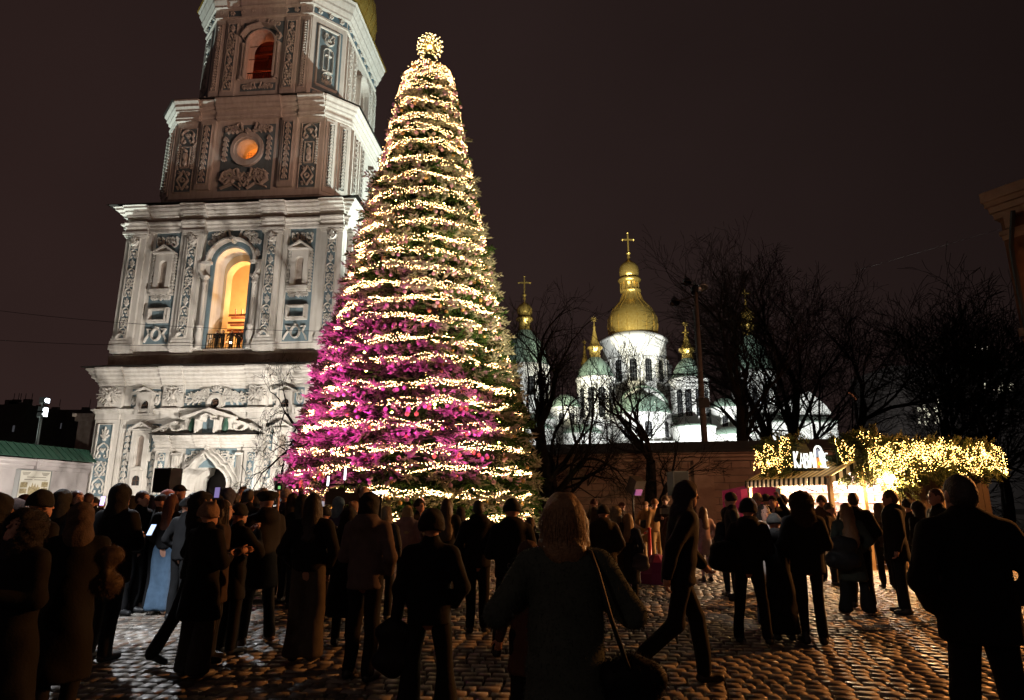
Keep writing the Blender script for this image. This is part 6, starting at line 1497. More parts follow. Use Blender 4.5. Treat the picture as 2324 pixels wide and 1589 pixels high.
def head_geo(vox, gaze=0):
    k = round(vox, 3)
    if k not in HEADC:
        pr = [('e', (0, -.012, .025), (.076, .096, .10)), ('e', (0, .022, -.04), (.060, .072, .078)), ('c', (-.02, .06, -.085), (.02, .06, -.085), .026, .026), ('c', (0, .088, .02), (0, .112, -.022), .007, .013),
              ('c', (-.045, .072, .035), (.045, .072, .035), .012, .012), ('e', (-.078, -.005, -.01), (.012, .022, .032)), ('e', (.078, -.005, -.01), (.012, .022, .032)), ('c', (-.016, .086, -.055), (.016, .086, -.055), .008, .008),
              ('c', (-.016, .084, -.066), (.016, .084, -.066), .008, .008), ('e', (-.03, .074, .008), (.014, .012, .012)), ('e', (.03, .074, .008), (.014, .012, .012)), ('c', (0, -.02, -.05), (0, -.03, -.17), .052, .060)]
        HEADC[k] = sdf_mesh(pr, vox, .014, subs=[('e', (-.03, .100, .010), (.016, .013, .009)), ('e', (.03, .100, .010), (.016, .013, .009))])
    return HEADC[k]
def hair_prims(kind):
    """prims, blend, cuts, subs, displacement amplitude"""
    cr = ('e', (0, -.02, .035), (.086, .104, .098))
    face = [('e', (0, .105, -.045), (.062, .07, .085))]
    if kind == 'short': return [cr, ('e', (0, -.045, -.005), (.082, .075, .08))], face + [('e', (0, .10, -.06), (.12, .08, .09))], [], .004
    if kind == 'crop': return [('e', (0, -.016, .03), (.080, .100, .098)), ('e', (0, -.04, -.01), (.078, .07, .075))], face + [('e', (0, .10, -.06), (.13, .09, .10))], [], .0015
    if kind == 'long': return [cr, ('c', (0, -.06, .0), (0, -.085, -.34), .085, .105, .6), ('c', (-.07, -.0, .0), (-.095, -.02, -.28), .035, .04), ('c', (.07, -.0, .0), (.095, -.02, -.28), .035, .04)], face, [], .007
    if kind == 'verylong': return [cr, ('c', (0, -.06, .0), (0, -.11, -.48), .09, .125, .5), ('c', (-.07, -.01, .0), (-.10, -.06, -.42), .04, .045), ('c', (.07, -.01, .0), (.10, -.06, -.42), .04, .045)], face, [], .008
    if kind == 'bob': return [('e', (0, -.02, .04), (.100, .115, .102)), ('c', (0, -.05, .0), (0, -.06, -.13), .105, .115, .75), ('c', (-.085, .0, .0), (-.10, .0, -.15), .04, .035), ('c', (.085, .0, .0), (.10, .0, -.15), .04, .035)], face, [], .008
    if kind == 'curly': return [('e', (0, -.02, .04), (.105, .115, .105)), ('c', (0, -.04, .0), (0, -.05, -.14), .11, .10, .8)], face, [], .016
    if kind == 'bun': return [cr, ('e', (0, -.04, -.01), (.08, .075, .08)), ('e', (0, -.115, .075), (.045, .04, .045))], face, [], .004
    if kind == 'beanie': return [('e', (0, -.012, .045), (.090, .107, .108)), ('c', (-.02, -.02, .02), (.02, -.02, .02), .094, .094, 1.12)], face, [((0, 0, -.012), (0, -.12, -1))], .003
    if kind == 'catbeanie': return [('e', (0, -.012, .045), (.096, .107, .105)), ('c', (-.02, -.02, .02), (.02, -.02, .02), .096, .096, 1.1), ('c', (-.06, -.01, .10), (-.085, -.01, .155), .035, .014), ('c', (.06, -.01, .10), (.085, -.01, .155), .035, .014)], face, [((0, 0, -.03), (0, -.12, -1))], .003
    if kind == 'bigbeanie': return [('e', (0, -.03, .055), (.108, .125, .118)), ('c', (-.02, -.02, .02), (.02, -.02, .02), .1, .1, 1.12)], face, [((0, 0, -.03), (0, -.12, -1))], .004
    if kind == 'beret': return [('e', (0, -.02, .085), (.135, .14, .055)), ('e', (0, -.015, .04), (.092, .108, .07))], face, [((0, 0, .0), (0, -.1, -1))], .003
    if kind == 'cap': return [('e', (0, -.012, .045), (.088, .104, .085)), ('e', (0, .115, .032), (.07, .06, .014))], face, [((0, 0, .005), (0, -.05, -1))], .001
    if kind == 'hood': return [('e', (0, -.03, .02), (.118, .135, .135)), ('c', (0, -.05, -.04), (0, -.06, -.16), .115, .13, .85)], [('e', (0, .12, -.02), (.078, .11, .10))], [], .006
    if kind == 'hoodslim': return [('e', (0, -.02, .025), (.102, .120, .118)), ('c', (0, -.03, -.04), (0, -.04, -.16), .098, .12, .9)], [('e', (0, .12, -.02), (.072, .10, .098))], [], .005
    if kind == 'furhood': return [('e', (0, -.02, .02), (.145, .15, .145)), ('c', (0, -.05, -.05), (0, -.06, -.17), .135, .14, .9)], [('e', (0, .13, -.02), (.08, .12, .10))], [], .010
    if kind == 'furhat': return [('e', (0, -.02, .05), (.125, .135, .10)), ('e', (0, -.05, .0), (.10, .09, .08))], face, [], .010
    return [cr], face, [], .003
def fuzz(V, Q, length, n, rng, down=.3, width=.0016, every=None):
    """short fibres standing on a surface"""
    a, b, c, d = V[Q[:, 0]], V[Q[:, 1]], V[Q[:, 2]], V[Q[:, 3]]; cen = (a+b+c+d)/4; nr = np.cross(c-a, d-b); ar = np.linalg.norm(nr, axis=1); nr = nr/(ar[:, None]+1e-9)
    pick = rng.choice(len(Q), n, p=ar/ar.sum()); w = rng.rand(n, 4); w /= w.sum(1, keepdims=True)
    P = a[pick]*w[:, :1]+b[pick]*w[:, 1:2]+c[pick]*w[:, 2:3]+d[pick]*w[:, 3:]; N_ = nr[pick] + rng.normal(0, .45, (n, 3)) + np.array([0, 0, -down]); N_ /= np.linalg.norm(N_, axis=1, keepdims=True)
    L = length*(.5+.9*rng.rand(n, 1)); T = np.cross(N_, rng.normal(0, 1, (n, 3))); T /= np.linalg.norm(T, axis=1, keepdims=True)
    mid = P+N_*L*.55; tip = P+N_*L*.95+np.array([0, 0, -1])*L*.28
    VV = np.stack([P-T*width, P+T*width, mid+T*width*.8, mid-T*width*.8, tip], 1).reshape(-1, 3); b5 = np.arange(n)*5
    return VV, np.stack([b5, b5+1, b5+2, b5+3], 1), np.stack([b5+3, b5+2, b5+4], 1)
def hair_strands(n, rng, length, spread=.10, width=.0016, r=(.092, .108, .10), face=True):
    """long strands lying over the skull and falling down"""
    k = 7; V = []; az = rng.uniform(-pi*.82, pi*.82, n) - pi/2; el = rng.uniform(.1, 1.45, n)
    P = np.stack([np.cos(az)*np.cos(el)*r[0], np.sin(az)*np.cos(el)*r[1]-.02, np.sin(el)*r[2]+.035], 1)
    L = length*(.75+.35*rng.rand(n)); out = np.stack([np.cos(az), np.sin(az), 0*az], 1); pts = [P]
    top = np.stack([rng.normal(0, .012, n), np.full(n, -.03), np.full(n, r[2]+.04)], 1)
    for j in range(1, k):
        t = j/(k-1); p = P + out*(spread*np.sin(t*pi*.75)[None] if False else spread*(.35*t+.25*sin(t*pi)))*(.6+.8*rng.rand(n, 1)*.5) + np.array([0, 0, -1])*L[:, None]*t*(1.) + rng.normal(0, .003, (n, 3))
        pts.append(p)
    pts = [P*.55+top*.45] + pts; T = np.cross(out, [0, 0, 1.]); m = len(pts)
    VV = np.stack([q_ for p in pts for q_ in (p-T*width, p+T*width)], 1); base = np.arange(n)*(2*m); Q = []
    for j in range(m-1): Q.append(np.stack([base+2*j, base+2*j+1, base+2*j+3, base+2*j+2], 1))
    return VV.reshape(-1, 3), np.concatenate(Q)
def cloth(name, col, rough=.85, sheen=0.):
    return mat(name, col, rough, noise=(14, 1., tuple(c*.72 for c in col)), bump=(60, .10), spec=.2)
BLK = (.009, .009, .010); SKIN = mat('skin', (.50, .28, .20), .55, noise=(9, .6, (.42, .21, .15)))
def hand_geo(mb, w, d, s=1., curl=.5):
    """palm and five bent fingers at wrist w pointing along d"""
    d = np.array(d, float); d /= np.linalg.norm(d); side = np.cross(d, [0, 1., 0]); side = side/(np.linalg.norm(side)+1e-6); nrm = np.cross(side, d); w = np.array(w, float)
    mb.tube([w, w+d*.03*s, w+d*.085*s], [.024*s, .033*s, .030*s], 7)
    for k, (o, l) in enumerate(((-.026, .062), (-.009, .072), (.009, .068), (.025, .052))):
        p = w + d*.08*s + side*o*s; q1 = p + (d*cos(curl*.6)+nrm*sin(curl*.6))*l*.45*s; q2 = q1 + (d*cos(curl*1.8)+nrm*sin(curl*1.8))*l*.35*s; q3 = q2 + (d*cos(curl*2.8)+nrm*sin(curl*2.8))*l*.25*s
        mb.tube([p, q1, q2, q3], [.0095*s, .009*s, .0082*s, .006*s], 5)
    p = w + d*.025*s - side*.028*s; mb.tube([p, p+(d*.6-side*.7)*.035*s, p+(d*.95-side*.6+nrm*.3)*.06*s], [.012*s, .011*s, .008*s], 5)
NP = [0]
ARMS = {  # elbow, wrist per side (x mirrored)
 'down': ((.245, -.02, 1.14), (.265, .05, .90)), 'pockets': ((.285, -.07, 1.14), (.205, .10, .98)), 'front': ((.26, .03, 1.13), (.09, .24, 1.17)),
 'camera': ((.33, .10, 1.17), (.07, .24, 1.42)), 'wide': ((.345, .02, 1.16), (.10, .26, 1.27)), 'crossed': ((.25, .04, 1.15), (-.06, .19, 1.18)),
 'up': ((.24, .12, 1.45), (.14, .22, 1.70)), 'face': ((.25, .10, 1.15), (.05, .17, 1.47)), 'walkf': ((.24, .10, 1.15), (.22, .28, .98)), 'walkb': ((.24, -.13, 1.17), (.25, -.16, .93)), 'bag': ((.255, -.01, 1.13), (.28, .02, .88))}
def person(x, yt, label, foot=None, s=None, face=0, coat='jacket', cc=BLK, legs='straight', lc=BLK, head='beanie', hc=BLK, arms=('pockets', 'pockets'), stance='stand', bulk=1., lean=0., tilt=0., shoe=BLK, hoodback=0, quilt=0., hemz=None, tall=None, z0=0., facial=False, furry=0, skin=None, headyaw=0., nod=0., swidth=1.):
    NP[0] += 1; seed = NP[0]; rng = np.random.RandomState(seed*7+1)
    Y = (CAMH-z0)/-ratio(foot) if foot else 1486./s
    top = at(x, yt, Y); Hh = (top[2]-z0); extra = {'beanie': .03, 'catbeanie': .06, 'bigbeanie': .05, 'beret': .03, 'hood': .03, 'furhood': .04, 'furhat': .03, 'cap': .02}.get(head, .015)
    S = (Hh-extra)/1.745; vox = min(max(.0034*Y, .0135), .036); h = vox/S
    R = radians(face)
    px_, py_ = top[0], Y
    def put(V):
        V = np.array(V, float).copy()
        dz = np.maximum(0, V[:, 2]-.93); V[:, 1] += dz*math.tan(radians(lean)); V[:, 0] += dz*math.tan(radians(tilt)); V[:, 2] -= dz*(1-cos(radians(lean)))*.9
        V *= S; X = V[:, 0]*cos(R)-V[:, 1]*sin(R); Yy = V[:, 0]*sin(R)+V[:, 1]*cos(R); return np.stack([X, Yy, V[:, 2]+z0], 1)
    # shift so that the head top sits at the wanted point
    hd = put(np.array([[0, 0, 1.70]]))[0]; loc = (px_-hd[0], py_-hd[1]*.5, 0)
    J = {}
    for sd, a in ((-1, arms[0]), (1, arms[1])):
        e_, w_ = ARMS[a]; J[sd] = ((sd*.180*swidth, -.01, 1.405), (sd*e_[0]*(.97 if swidth < 1 else 1)*swidth, e_[1], e_[2]), (sd*w_[0], w_[1], w_[2]))
    if stance == 'stand': Lg = {sd: ((sd*.088, 0, .93), (sd*.095, .015, .50), (sd*.10, -.015, .085), 0) for sd in (-1, 1)}
    elif stance == 'apart': Lg = {sd: ((sd*.09, 0, .93), (sd*.14, .02, .50), (sd*.175, -.015, .085), 0) for sd in (-1, 1)}
    elif stance == 'shift': Lg = {-1: ((-.09, 0, .93), (-.13, .07, .51), (-.15, .02, .085), 0), 1: ((.088, 0, .93), (.09, .0, .5), (.085, -.03, .085), 0)}
    elif stance == 'walk': Lg = {-1: ((-.088, 0, .93), (-.085, .17, .54), (-.08, .20, .10), 0), 1: ((.088, 0, .92), (.09, -.06, .52), (.09, -.36, .28), 1)}
    elif stance == 'stride': Lg = {-1: ((-.088, 0, .93), (-.10, .10, .52), (-.11, .13, .085), 0), 1: ((.088, 0, .93), (.10, -.12, .52), (.11, -.32, .13), 1)}
    # ---- body: one mesh (torso, limbs) with fine head and hands
    bp = [('c', (0, 0, 1.33), (0, 0, 1.02), .135, .125, .68), ('c', (-.12, 0, 1.39), (.12, 0, 1.39), .06, .06), ('c', (0, 0, 1.0), (0, 0, .93), .14, .14, .72), ('c', (0, -.01, 1.40), (0, -.01, 1.52), .055, .055)]
    for sd in (-1, 1):
        a, b, c = J[sd]; bp += [('c', a, b, .045, .038), ('c', b, c, .036, .026)]
        a, b, c, _t = Lg[sd]; bp += [('c', a, b, .075, .05), ('c', b, c, .05, .035)]
    V, Q = sdf_mesh(bp, max(h*1.8, .032), .03)
    hv = max(min(.0018*Y, .022), .0075); HV, HQ = head_geo(hv)
    cyw, syw = cos(radians(headyaw)), sin(radians(headyaw)); cn, sn = cos(radians(nod)), sin(radians(nod))
    def headput(P):
        P = np.array(P, float); Yn = P[:, 1]*cn + P[:, 2]*sn; Zn = -P[:, 1]*sn + P[:, 2]*cn; X = P[:, 0]*cyw-Yn*syw; Y2 = P[:, 0]*syw+Yn*cyw
        return np.stack([X, Y2+.01, Zn+1.622], 1)
    hm = MB()
    for sd in (-1, 1):
        if arms[0 if sd < 0 else 1] != 'pockets':
            b, c = np.array(J[sd][1]), np.array(J[sd][2]); hand_geo(hm, c, c-b, 1., .5)
    vs = [V, headput(HV)]; fs = [Q, HQ+len(V)]; nv = len(V)+len(HV); extraF = []
    if hm.n:
        HVV = np.concatenate(hm.V); vs.append(HVV); extraF = [np.array([f for f in hm.F if len(f) == k_])+nv for k_ in (4, 5, 7) if any(len(f) == k_ for f in hm.F)]
    body = mesh_np('person', put(np.concatenate(vs)), [np.concatenate(fs)]+extraF, skin or SKIN, None, True, label=label, category='person', group='people gathered on the square')
    body.location = loc
    # ---- coat
    W = bulk; tn = 'cloth_%d_%d_%d' % tuple(int(c*1000) for c in cc)
    hem = hemz or {'jacket': .84, 'short': .92, 'coat': .62, 'long': .36, 'dress': .40}[coat]
    hipr = {'jacket': .172, 'short': .165, 'coat': .195, 'long': .23, 'dress': .22}[coat]*W
    cp = [('c', (0, 0, 1.33), (0, 0, 1.06), .168*W, .160*W, .70), ('c', (-.125*swidth, -.005, 1.40), (.125*swidth, -.005, 1.40), .078*W**.5, .078*W**.5), ('c', (0, 0, 1.06), (0, 0, hem-.06), .160*W, hipr, .74), ('c', (0, -.01, 1.44), (0, .0, 1.515), .088, .074)]
    slv = []
    for sd in (-1, 1):
        a, b, c = J[sd]; c2 = tuple(np.array(b)+(np.array(c)-np.array(b))*.96); slv += [('c', a, b, .070*W**.6, .060*W**.6), ('c', b, c2, .058*W**.6, .047*W**.5)]
    if hoodback: cp += [('e', (0, -.105, 1.45), (.135, .075, .095)), ('c', (-.08, -.05, 1.50), (.08, -.05, 1.50), .05, .05)]
    fo = folds(seed, .0085 if not quilt else .005, quilt)
    CV, CQ = sdf_mesh(cp, h, .035, cuts=[((0, 0, hem), (0, 0, -1))], disp=fo, post=slv)
    ctr = np.sin(CV[:, 2]*31+seed)*np.sin(CV[:, 0]*23+CV[:, 1]*17)*.004; CV[:, 0] += ctr; CV[:, 1] += ctr*.6
    co = mesh_np('coat' if coat in ('coat', 'long', 'dress') else 'jacket', put(CV), CQ, cloth(tn, cc), body, True)
    if furry:
        fv, f4, f3 = fuzz(CV, CQ, .016, furry, rng); mesh_np('wool_fibres', put(fv), [f4, f3], cloth(tn, cc), co, kind='stuff')
    # ---- legs
    rr = {'slim': (.088, .062, .050), 'straight': (.095, .072, .066), 'wide': (.10, .098, .118), 'flare': (.092, .072, .115), 'skirt': None}[legs]
    if rr:
        lp_ = [('c', (-.05, 0, .96), (.05, 0, .96), .125, .125, .8)]
        for sd in (-1, 1):
            a, b, c, _t = Lg[sd]; c2 = tuple(np.array(c)+(np.array(b)-np.array(c))*(.0)); lp_ += [('c', a, b, rr[0], rr[1]), ('c', b, c2, rr[1], rr[2])]
        LV, LQ = sdf_mesh(lp_, h*1.25, .02, cuts=[((0, 0, .045), (0, 0, -1))] if stance not in ('walk', 'stride') else [], disp=folds(seed+50, .009))
        mesh_np('trousers', put(LV), LQ, cloth('cloth_%d_%d_%d' % tuple(int(c*1000) for c in lc), lc), body, True)
    else:
        LV, LQ = sdf_mesh([('c', (0, 0, 1.0), (0, 0, .0), .14, .25, .8)], h, .03, cuts=[((0, 0, .10), (0, 0, -1))], disp=folds(seed+50, .014)); mesh_np('skirt', put(LV), LQ, cloth('cloth_%d_%d_%d' % tuple(int(c*1000) for c in lc), lc), body, True)
    # ---- shoes
    for sd in (-1, 1):
        a, b, c, toe = Lg[sd]
        if toe: pr = [('c', (c[0], c[1]-.02, c[2]), (c[0]+.01*sd, c[1]+.14, max(c[2]-.15, .045)), .045, .038)]; ct = [((0, 0, .004), (0, 0, -1))]
        else: pr = [('c', (c[0], c[1]-.03, .045), (c[0]+.025*sd, c[1]+.15, .035), .048, .042), ('c', (c[0], c[1], .05), (c[0], c[1], .13), .046, .042)]; ct = [((0, 0, .003), (0, 0, -1))]
        SV, SQ = sdf_mesh(pr, max(min(h*1.2, .030), .014), .03, cuts=ct); mesh_np('shoe', put(SV), SQ, mat('shoe_%d_%d_%d' % tuple(int(c_*1000) for c_ in shoe), shoe, .55), body, True)
    # ---- hair / hat
    pr, sb, ct, amp = hair_prims(head); hatv = max(min(.0022*Y, .024), .009); isfur = head in ('furhood', 'furhat')
    HV2, HQ2 = sdf_mesh(pr, hatv, .02, cuts=ct, subs=sb, disp=(lambda X, Y_, Z: (amp*(np.sin(70*X+9*np.sin(8*Z+seed))*.5+np.sin(60*Y_+7*np.sin(9*Z))*.5)).astype(np.float32)))
    nm = {'short': 'hair', 'crop': 'hair', 'long': 'hair', 'verylong': 'hair', 'bob': 'hair', 'curly': 'hair', 'bun': 'hair', 'beanie': 'beanie', 'catbeanie': 'beanie', 'bigbeanie': 'beanie', 'beret': 'beret', 'cap': 'cap', 'hood': 'hood', 'hoodslim': 'hood', 'furhood': 'hood', 'furhat': 'hat'}[head]
    hmname = '%s_%d_%d_%d' % ((nm,)+tuple(int(c_*1000) for c_ in hc)); hmat = mat(hmname, hc, .5 if nm == 'hair' else .9, noise=(60 if nm == 'hair' else 30, 1, tuple(c_*.55 for c_ in hc)), bump=(90, .3))
    ho = mesh_np(nm, put(headput(HV2)), HQ2, hmat, body, True)
    if isfur or head == 'curly' or furry == 1:
        fv, f4, f3 = fuzz(HV2, HQ2, .034 if isfur else .03, 2600, rng, .1, .0012); mesh_np('fur_fibres' if isfur else 'hair_strands', put(headput(fv)), [f4, f3], hmat, ho, kind='stuff')
    if head in ('bob', 'verylong', 'long') and Y < 12:
        sv, sq = hair_strands(1500 if Y < 5 else 600, rng, .17 if head == 'bob' else (.40 if head == 'long' else .58), .07 if head == 'bob' else .045, .0013 if Y < 5 else .003, r=(.104, .118, .106) if head == 'bob' else (.09, .106, .10))
        mesh_np('hair_strands', put(headput(sv)), sq, hmat, ho, kind='stuff')
    if head in ('beanie', 'cap', 'hood') and facial and head != 'hood': pass
    if facial:
        ev = MB()
        for sd in (-1, 1): ev.lathe([(.001, -.004), (.010, -.002), (.010, .002), (.001, .004)], sd*.03, 0, 8)
        EV = np.concatenate(ev.V); EV2 = np.stack([EV[:, 0], .0875+EV[:, 2]*.5, EV[:, 1]*.55+.009], 1); mesh_np('eyes', put(headput(EV2)), np.array([f for f in ev.F]), mat('eye_dark', (.02, .015, .012), .2), body)
        LVp = np.array([(-.019, .0945, -.060), (0, .098, -.054), (.019, .0945, -.060), (0, .098, -.070)]); mesh_np('lips', put(headput(LVp)), np.array([(0, 3, 2, 1)]), mat('lips_red', (.42, .10, .09), .5), body)
        br_ = np.array([(-.046, .086, .030), (-.014, .093, .030), (-.014, .094, .035), (-.046, .087, .036), (.014, .093, .030), (.046, .086, .030), (.046, .087, .036), (.014, .094, .035)]); mesh_np('eyebrows', put(headput(br_)), np.array([(0, 1, 2, 3), (4, 5, 6, 7)]), mat('eyebrow_dark', (.05, .03, .02), .8), body)
    def world(p): v = put(np.array([p], float))[0]; return (v[0]+loc[0], v[1]+loc[1], v[2])
    return body, world, R
def glasses(body_world, lab):
    pass
# ================================================================== THE CROWD
GR = (.06, .06, .065); TAN = (.30, .20, .11); BEI = (.42, .33, .25)
def bag(name, label, cat, p, sx, sy, sz, col, strap=None, rz=0., fz=0):
    pr = [('c', (-sx*.5+sz*.0, 0, -sz*.3), (sx*.5, 0, -sz*.3), sy, sy), ('c', (-sx*.45, 0, sz*.28), (sx*.45, 0, sz*.28), sy*.9, sy*.9), ('c', (0, 0, -sz*.3), (0, 0, sz*.3), sx*.6, sx*.5, sy/(sx*.6))]
    V, Q = sdf_mesh(pr, max(sx*.08, .012), .05, disp=lambda X, Y, Z: (.006*np.sin(25*X+9*Z)*np.sin(21*Z)).astype(np.float32))
    o = mesh_np(name, V, Q, cloth('bag_%d_%d_%d' % tuple(int(c*1000) for c in col), col, .6), None, True, label=label, category=cat); o.location = p; o.rotation_euler = (0, 0, rz)
    if strap:
        t = MB(); P = [np.array(q_)-np.array(p) for q_ in strap]; Rz = np.array([[cos(-rz), -sin(-rz), 0], [sin(-rz), cos(-rz), 0], [0, 0, 1]]); t.tube([tuple(Rz@q_) for q_ in P], .011, 5); t.build('strap', mat('strap_black', (.008, .008, .008), .6), o, True)
    if fz:
        fv, f4, f3 = fuzz(V, Q, .024, fz*2, np.random.RandomState(3), .3, .0009); mesh_np('fur_fibres', fv, [f4, f3], o.data.materials[0], o, kind='stuff')
    return o
def phone(p, rz, tilt, label, col, st, big=1.):
    e = MB(M=[[1,0,0],[0,cos(tilt),sin(tilt)],[0,-sin(tilt),cos(tilt)]]); e.box(-.037*big, .037*big, -.004, .004, -.075*big, .075*big); o = e.build('phone', mat('phone_case', (.01, .01, .012), .3), label=label, category='phone'); o.location = p; o.rotation_euler = (0, 0, rz)
    e = MB(M=[[1,0,0],[0,cos(tilt),sin(tilt)],[0,-sin(tilt),cos(tilt)]]); e.box(-.034*big, .034*big, -.0055, -.0042, -.07*big, .07*big); e.build('screen', mat('screen_%d' % int(st*100+col[0]*10), (.1, .1, .1), .3, emit=col, strength=st), o); return o
P = person
# ---- foreground
b, w, r = P(1278, 1119, 'woman with blonde bob and dark green fuzzy wool coat, seen from behind, centre foreground', s=440, coat='long', cc=(.085, .105, .088), head='bob', hc=(.36, .215, .105), arms=('wide', 'wide'), bulk=1.14, lc=BLK, furry=9000)
sp = w((.12, -.17, 1.40))
bag('handbag', 'black fluffy shoulder bag at the right hip of the woman in the green coat', 'bag', w((.31, -.06, .80)), .20, .085, .30, (.008, .008, .009), strap=[w((.10, .05, 1.49)), w((.125, -.10, 1.47)), w((.15, -.17, 1.38)), w((.20, -.195, 1.18)), w((.27, -.17, .98)), w((.31, -.09, .90))], fz=1600)
P(1199, 1226, 'child in brown fuzzy coat half hidden left of the woman in green coat', s=300, coat='coat', cc=(.10, .05, .035), head='hoodslim', hc=(.10, .05, .035), arms=('down', 'down'), furry=1200, swidth=.95)
b, w, r = P(2171, 1073, 'big short-haired man in wide black jacket seen from behind, right foreground', s=350, coat='jacket', cc=(.008, .008, .008), head='crop', hc=(.035, .028, .022), arms=('pockets', 'pockets'), bulk=1.36, swidth=1.22, stance='apart', hemz=.80)
P(1557, 1089, 'man in dark beanie striding to the right, right of centre', foot=1556, face=-90, coat='jacket', cc=(.010, .010, .012), head='hoodslim', hc=(.03, .022, .04), arms=('walkf', 'walkb'), stance='walk', lean=9, bulk=1.22)
b, w, r = P(981, 1151, 'woman in round black hat and flared trousers standing with handbag, left of centre', s=280, coat='jacket', cc=(.008, .008, .009), head='bigbeanie', hc=(.008, .008, .008), legs='flare', arms=('bag', 'pockets'), stance='apart', bulk=1.12, quilt=.004)
bag('handbag', 'flat black handbag hanging at the left side of the woman in flared trousers', 'bag', w((-.30, .0, .66)), .20, .06, .36, BLK, strap=[w((-.36, 0, .82)), w((-.31, 0, .92)), w((-.25, 0, .82))], rz=r)
P(1086, 1133, 'man with short hair and black coat, left of two men before the tree', foot=1436, coat='jacket', cc=(.008, .008, .009), head='crop', hc=(.03, .024, .02), arms=('pockets', 'pockets'), hoodback=1, stance='stand', bulk=1.1, face=12)
b, w, r = P(1162, 1130, 'man in black beanie and hooded jacket, right of two men before the tree', foot=1491, coat='jacket', cc=(.009, .009, .010), head='beanie', arms=('front', 'front'), hoodback=1, stance='apart', bulk=1.2, face=4, hemz=.86)
pt_ = MB(); LC = {'C': [[(.9,.85),(.5,1),(.1,.75),(.1,.25),(.5,0),(.9,.15)]], 'A': [[(0,0),(.5,1),(1,0)], [(.2,.35),(.8,.35)]], 'T': [[(0,1),(1,1)], [(.5,1),(.5,0)]]}
for k, ch in enumerate('CAT'):
    for st in LC[ch]: pt_.tube([(-.062+.045*k+.034*u, 0, .05*v) for u, v in st], .0045, 4)
to = pt_.build('jacket_lettering', mat('patch_grey', (.16, .16, .16), .7), b); to.location = np.array(w((0, -.158, .985)))-np.array(b.location); to.rotation_euler = (0, 0, r)
P(1014, 1130, 'woman with long dark hair in black coat, facing the tree', foot=1372, coat='coat', head='verylong', hc=(.05, .03, .02), arms=('front', 'front'), bulk=1.05)
P(926, 1146, 'blonde woman in pink-beige puffer jacket looking at the tree', foot=1372, coat='jacket', cc=(.34, .20, .17), head='long', hc=(.55, .36, .16), arms=('front', 'front'), quilt=.008, bulk=1.12, hoodback=1)
P(953, 1130, 'man in dark beanie turning his face right behind the blonde woman', s=124, face=-140, head='beanie', hc=(.03, .022, .02), facial=True, nod=-15)
P(840, 1117, 'tall person in dark hood and grey-brown jacket with hood down, black trousers', foot=1545, coat='jacket', cc=(.12, .09, .085), head='hoodslim', hc=(.012, .012, .014), arms=('front', 'pockets'), hoodback=1, stance='shift', face=-14, bulk=1.12, hemz=.83)
P(713, 1119, 'woman in black jacket and wide pale beige trousers seen from behind', foot=1501, coat='short', head='long', hc=(.02, .016, .014), legs='wide', lc=(.08, .068, .055), arms=('pockets', 'pockets'), bulk=1.1, stance='stand')
P(794, 1150, 'short person in black puffy hooded coat between two taller women', s=180, coat='long', head='hood', hc=BLK, arms=('down', 'down'), bulk=1.2)
P(759, 1151, 'blonde woman with pale hood down near the television camera', s=122, head='long', hc=(.50, .34, .2), cc=(.32, .30, .34), coat='jacket', hoodback=1)
P(608, 1111, 'tall man in wide black hat and fur-trimmed dark coat, facing left', foot=1461, face=50, coat='coat', head='beret', hc=(.008, .008, .009), cc=(.018, .017, .018), arms=('front', 'front'), hoodback=1, stance='apart', bulk=1.15, shoe=(.06, .02, .012))
P(478, 1129, 'woman in beige beanie with cat ears and long black coat', foot=1538, face=-28, coat='long', head='catbeanie', hc=(.30, .19, .13), lc=(.055, .05, .048), legs='wide', arms=('front', 'front'), bulk=1.15, shoe=(.10, .10, .10), hemz=.56)
P(463, 1114, 'tall dark hooded man stepping right behind the beige beanie', foot=1504, face=-70, coat='jacket', head='hood', hc=BLK, arms=('pockets', 'pockets'), stance='stride', bulk=1.15)
P(521, 1107, 'person in navy hood left of the portal arch', s=128, head='hood', hc=(.07, .08, .14), cc=(.03, .032, .05), face=-20)
P(553, 1102, 'man with cropped hair facing the camera above the crowd by the tower portal', s=104, face=180, head='crop', hc=(.05, .03, .02), facial=True, nod=8)
P(565, 1108, 'dark-haired person beside the navy hood, back turned', s=140, head='short', hc=(.015, .012, .012))
P(598, 1106, 'person with grey hair and pale face left of the raised camera', s=108, face=150, head='short', hc=(.22, .2, .2), facial=True)
b, w, r = P(650, 1108, 'photographer in pale grey beanie holding a camera up', s=126, face=-15, head='beanie', hc=(.36, .30, .29), arms=('down', 'up'), cc=(.05, .04, .06))
p = at(634, 1106, 11.0); cmr = empty('photo_camera', p, radians(-10), 'black photo camera with lit green screen held above the crowd', 'camera')
MB().box(-.07, .07, -.04, .04, -.05, .045).box(-.03, .03, -.03, .03, .046, .075).build('body', blackbox, cmr); mb = MB(M=[[1,0,0],[0,0,1],[0,1,0]]); mb.lathe([(.035, .04), (.035, .14), (.0, .14)], 0, 0, 10); mb.build('lens', iron, cmr)
MB().box(-.0, .045, -.043, -.041, -.03, .02).build('screen', mat('green_screen', (.1, .3, .1), .3, emit=(.35, .9, .3), strength=.7), cmr); MB().box(-.012, .012, -.02, .02, -p[2]+1.2, -.05).build('grip', SKIN, cmr)
P(828, 1102, 'television cameraman with black headphones on pale hair, above the camera rig', s=128, face=-10, head='crop', hc=(.50, .34, .24), cc=(.09, .06, .14))
p = at(826, 1106, 11.5)
hp = empty('headphones', p, 0, 'black headphones on the cameraman', 'headphones'); mb = MB(); mb.lathe([(.0, -.02), (.045, -.02), (.045, .02), (.0, .02)], 0, 0, 10); 
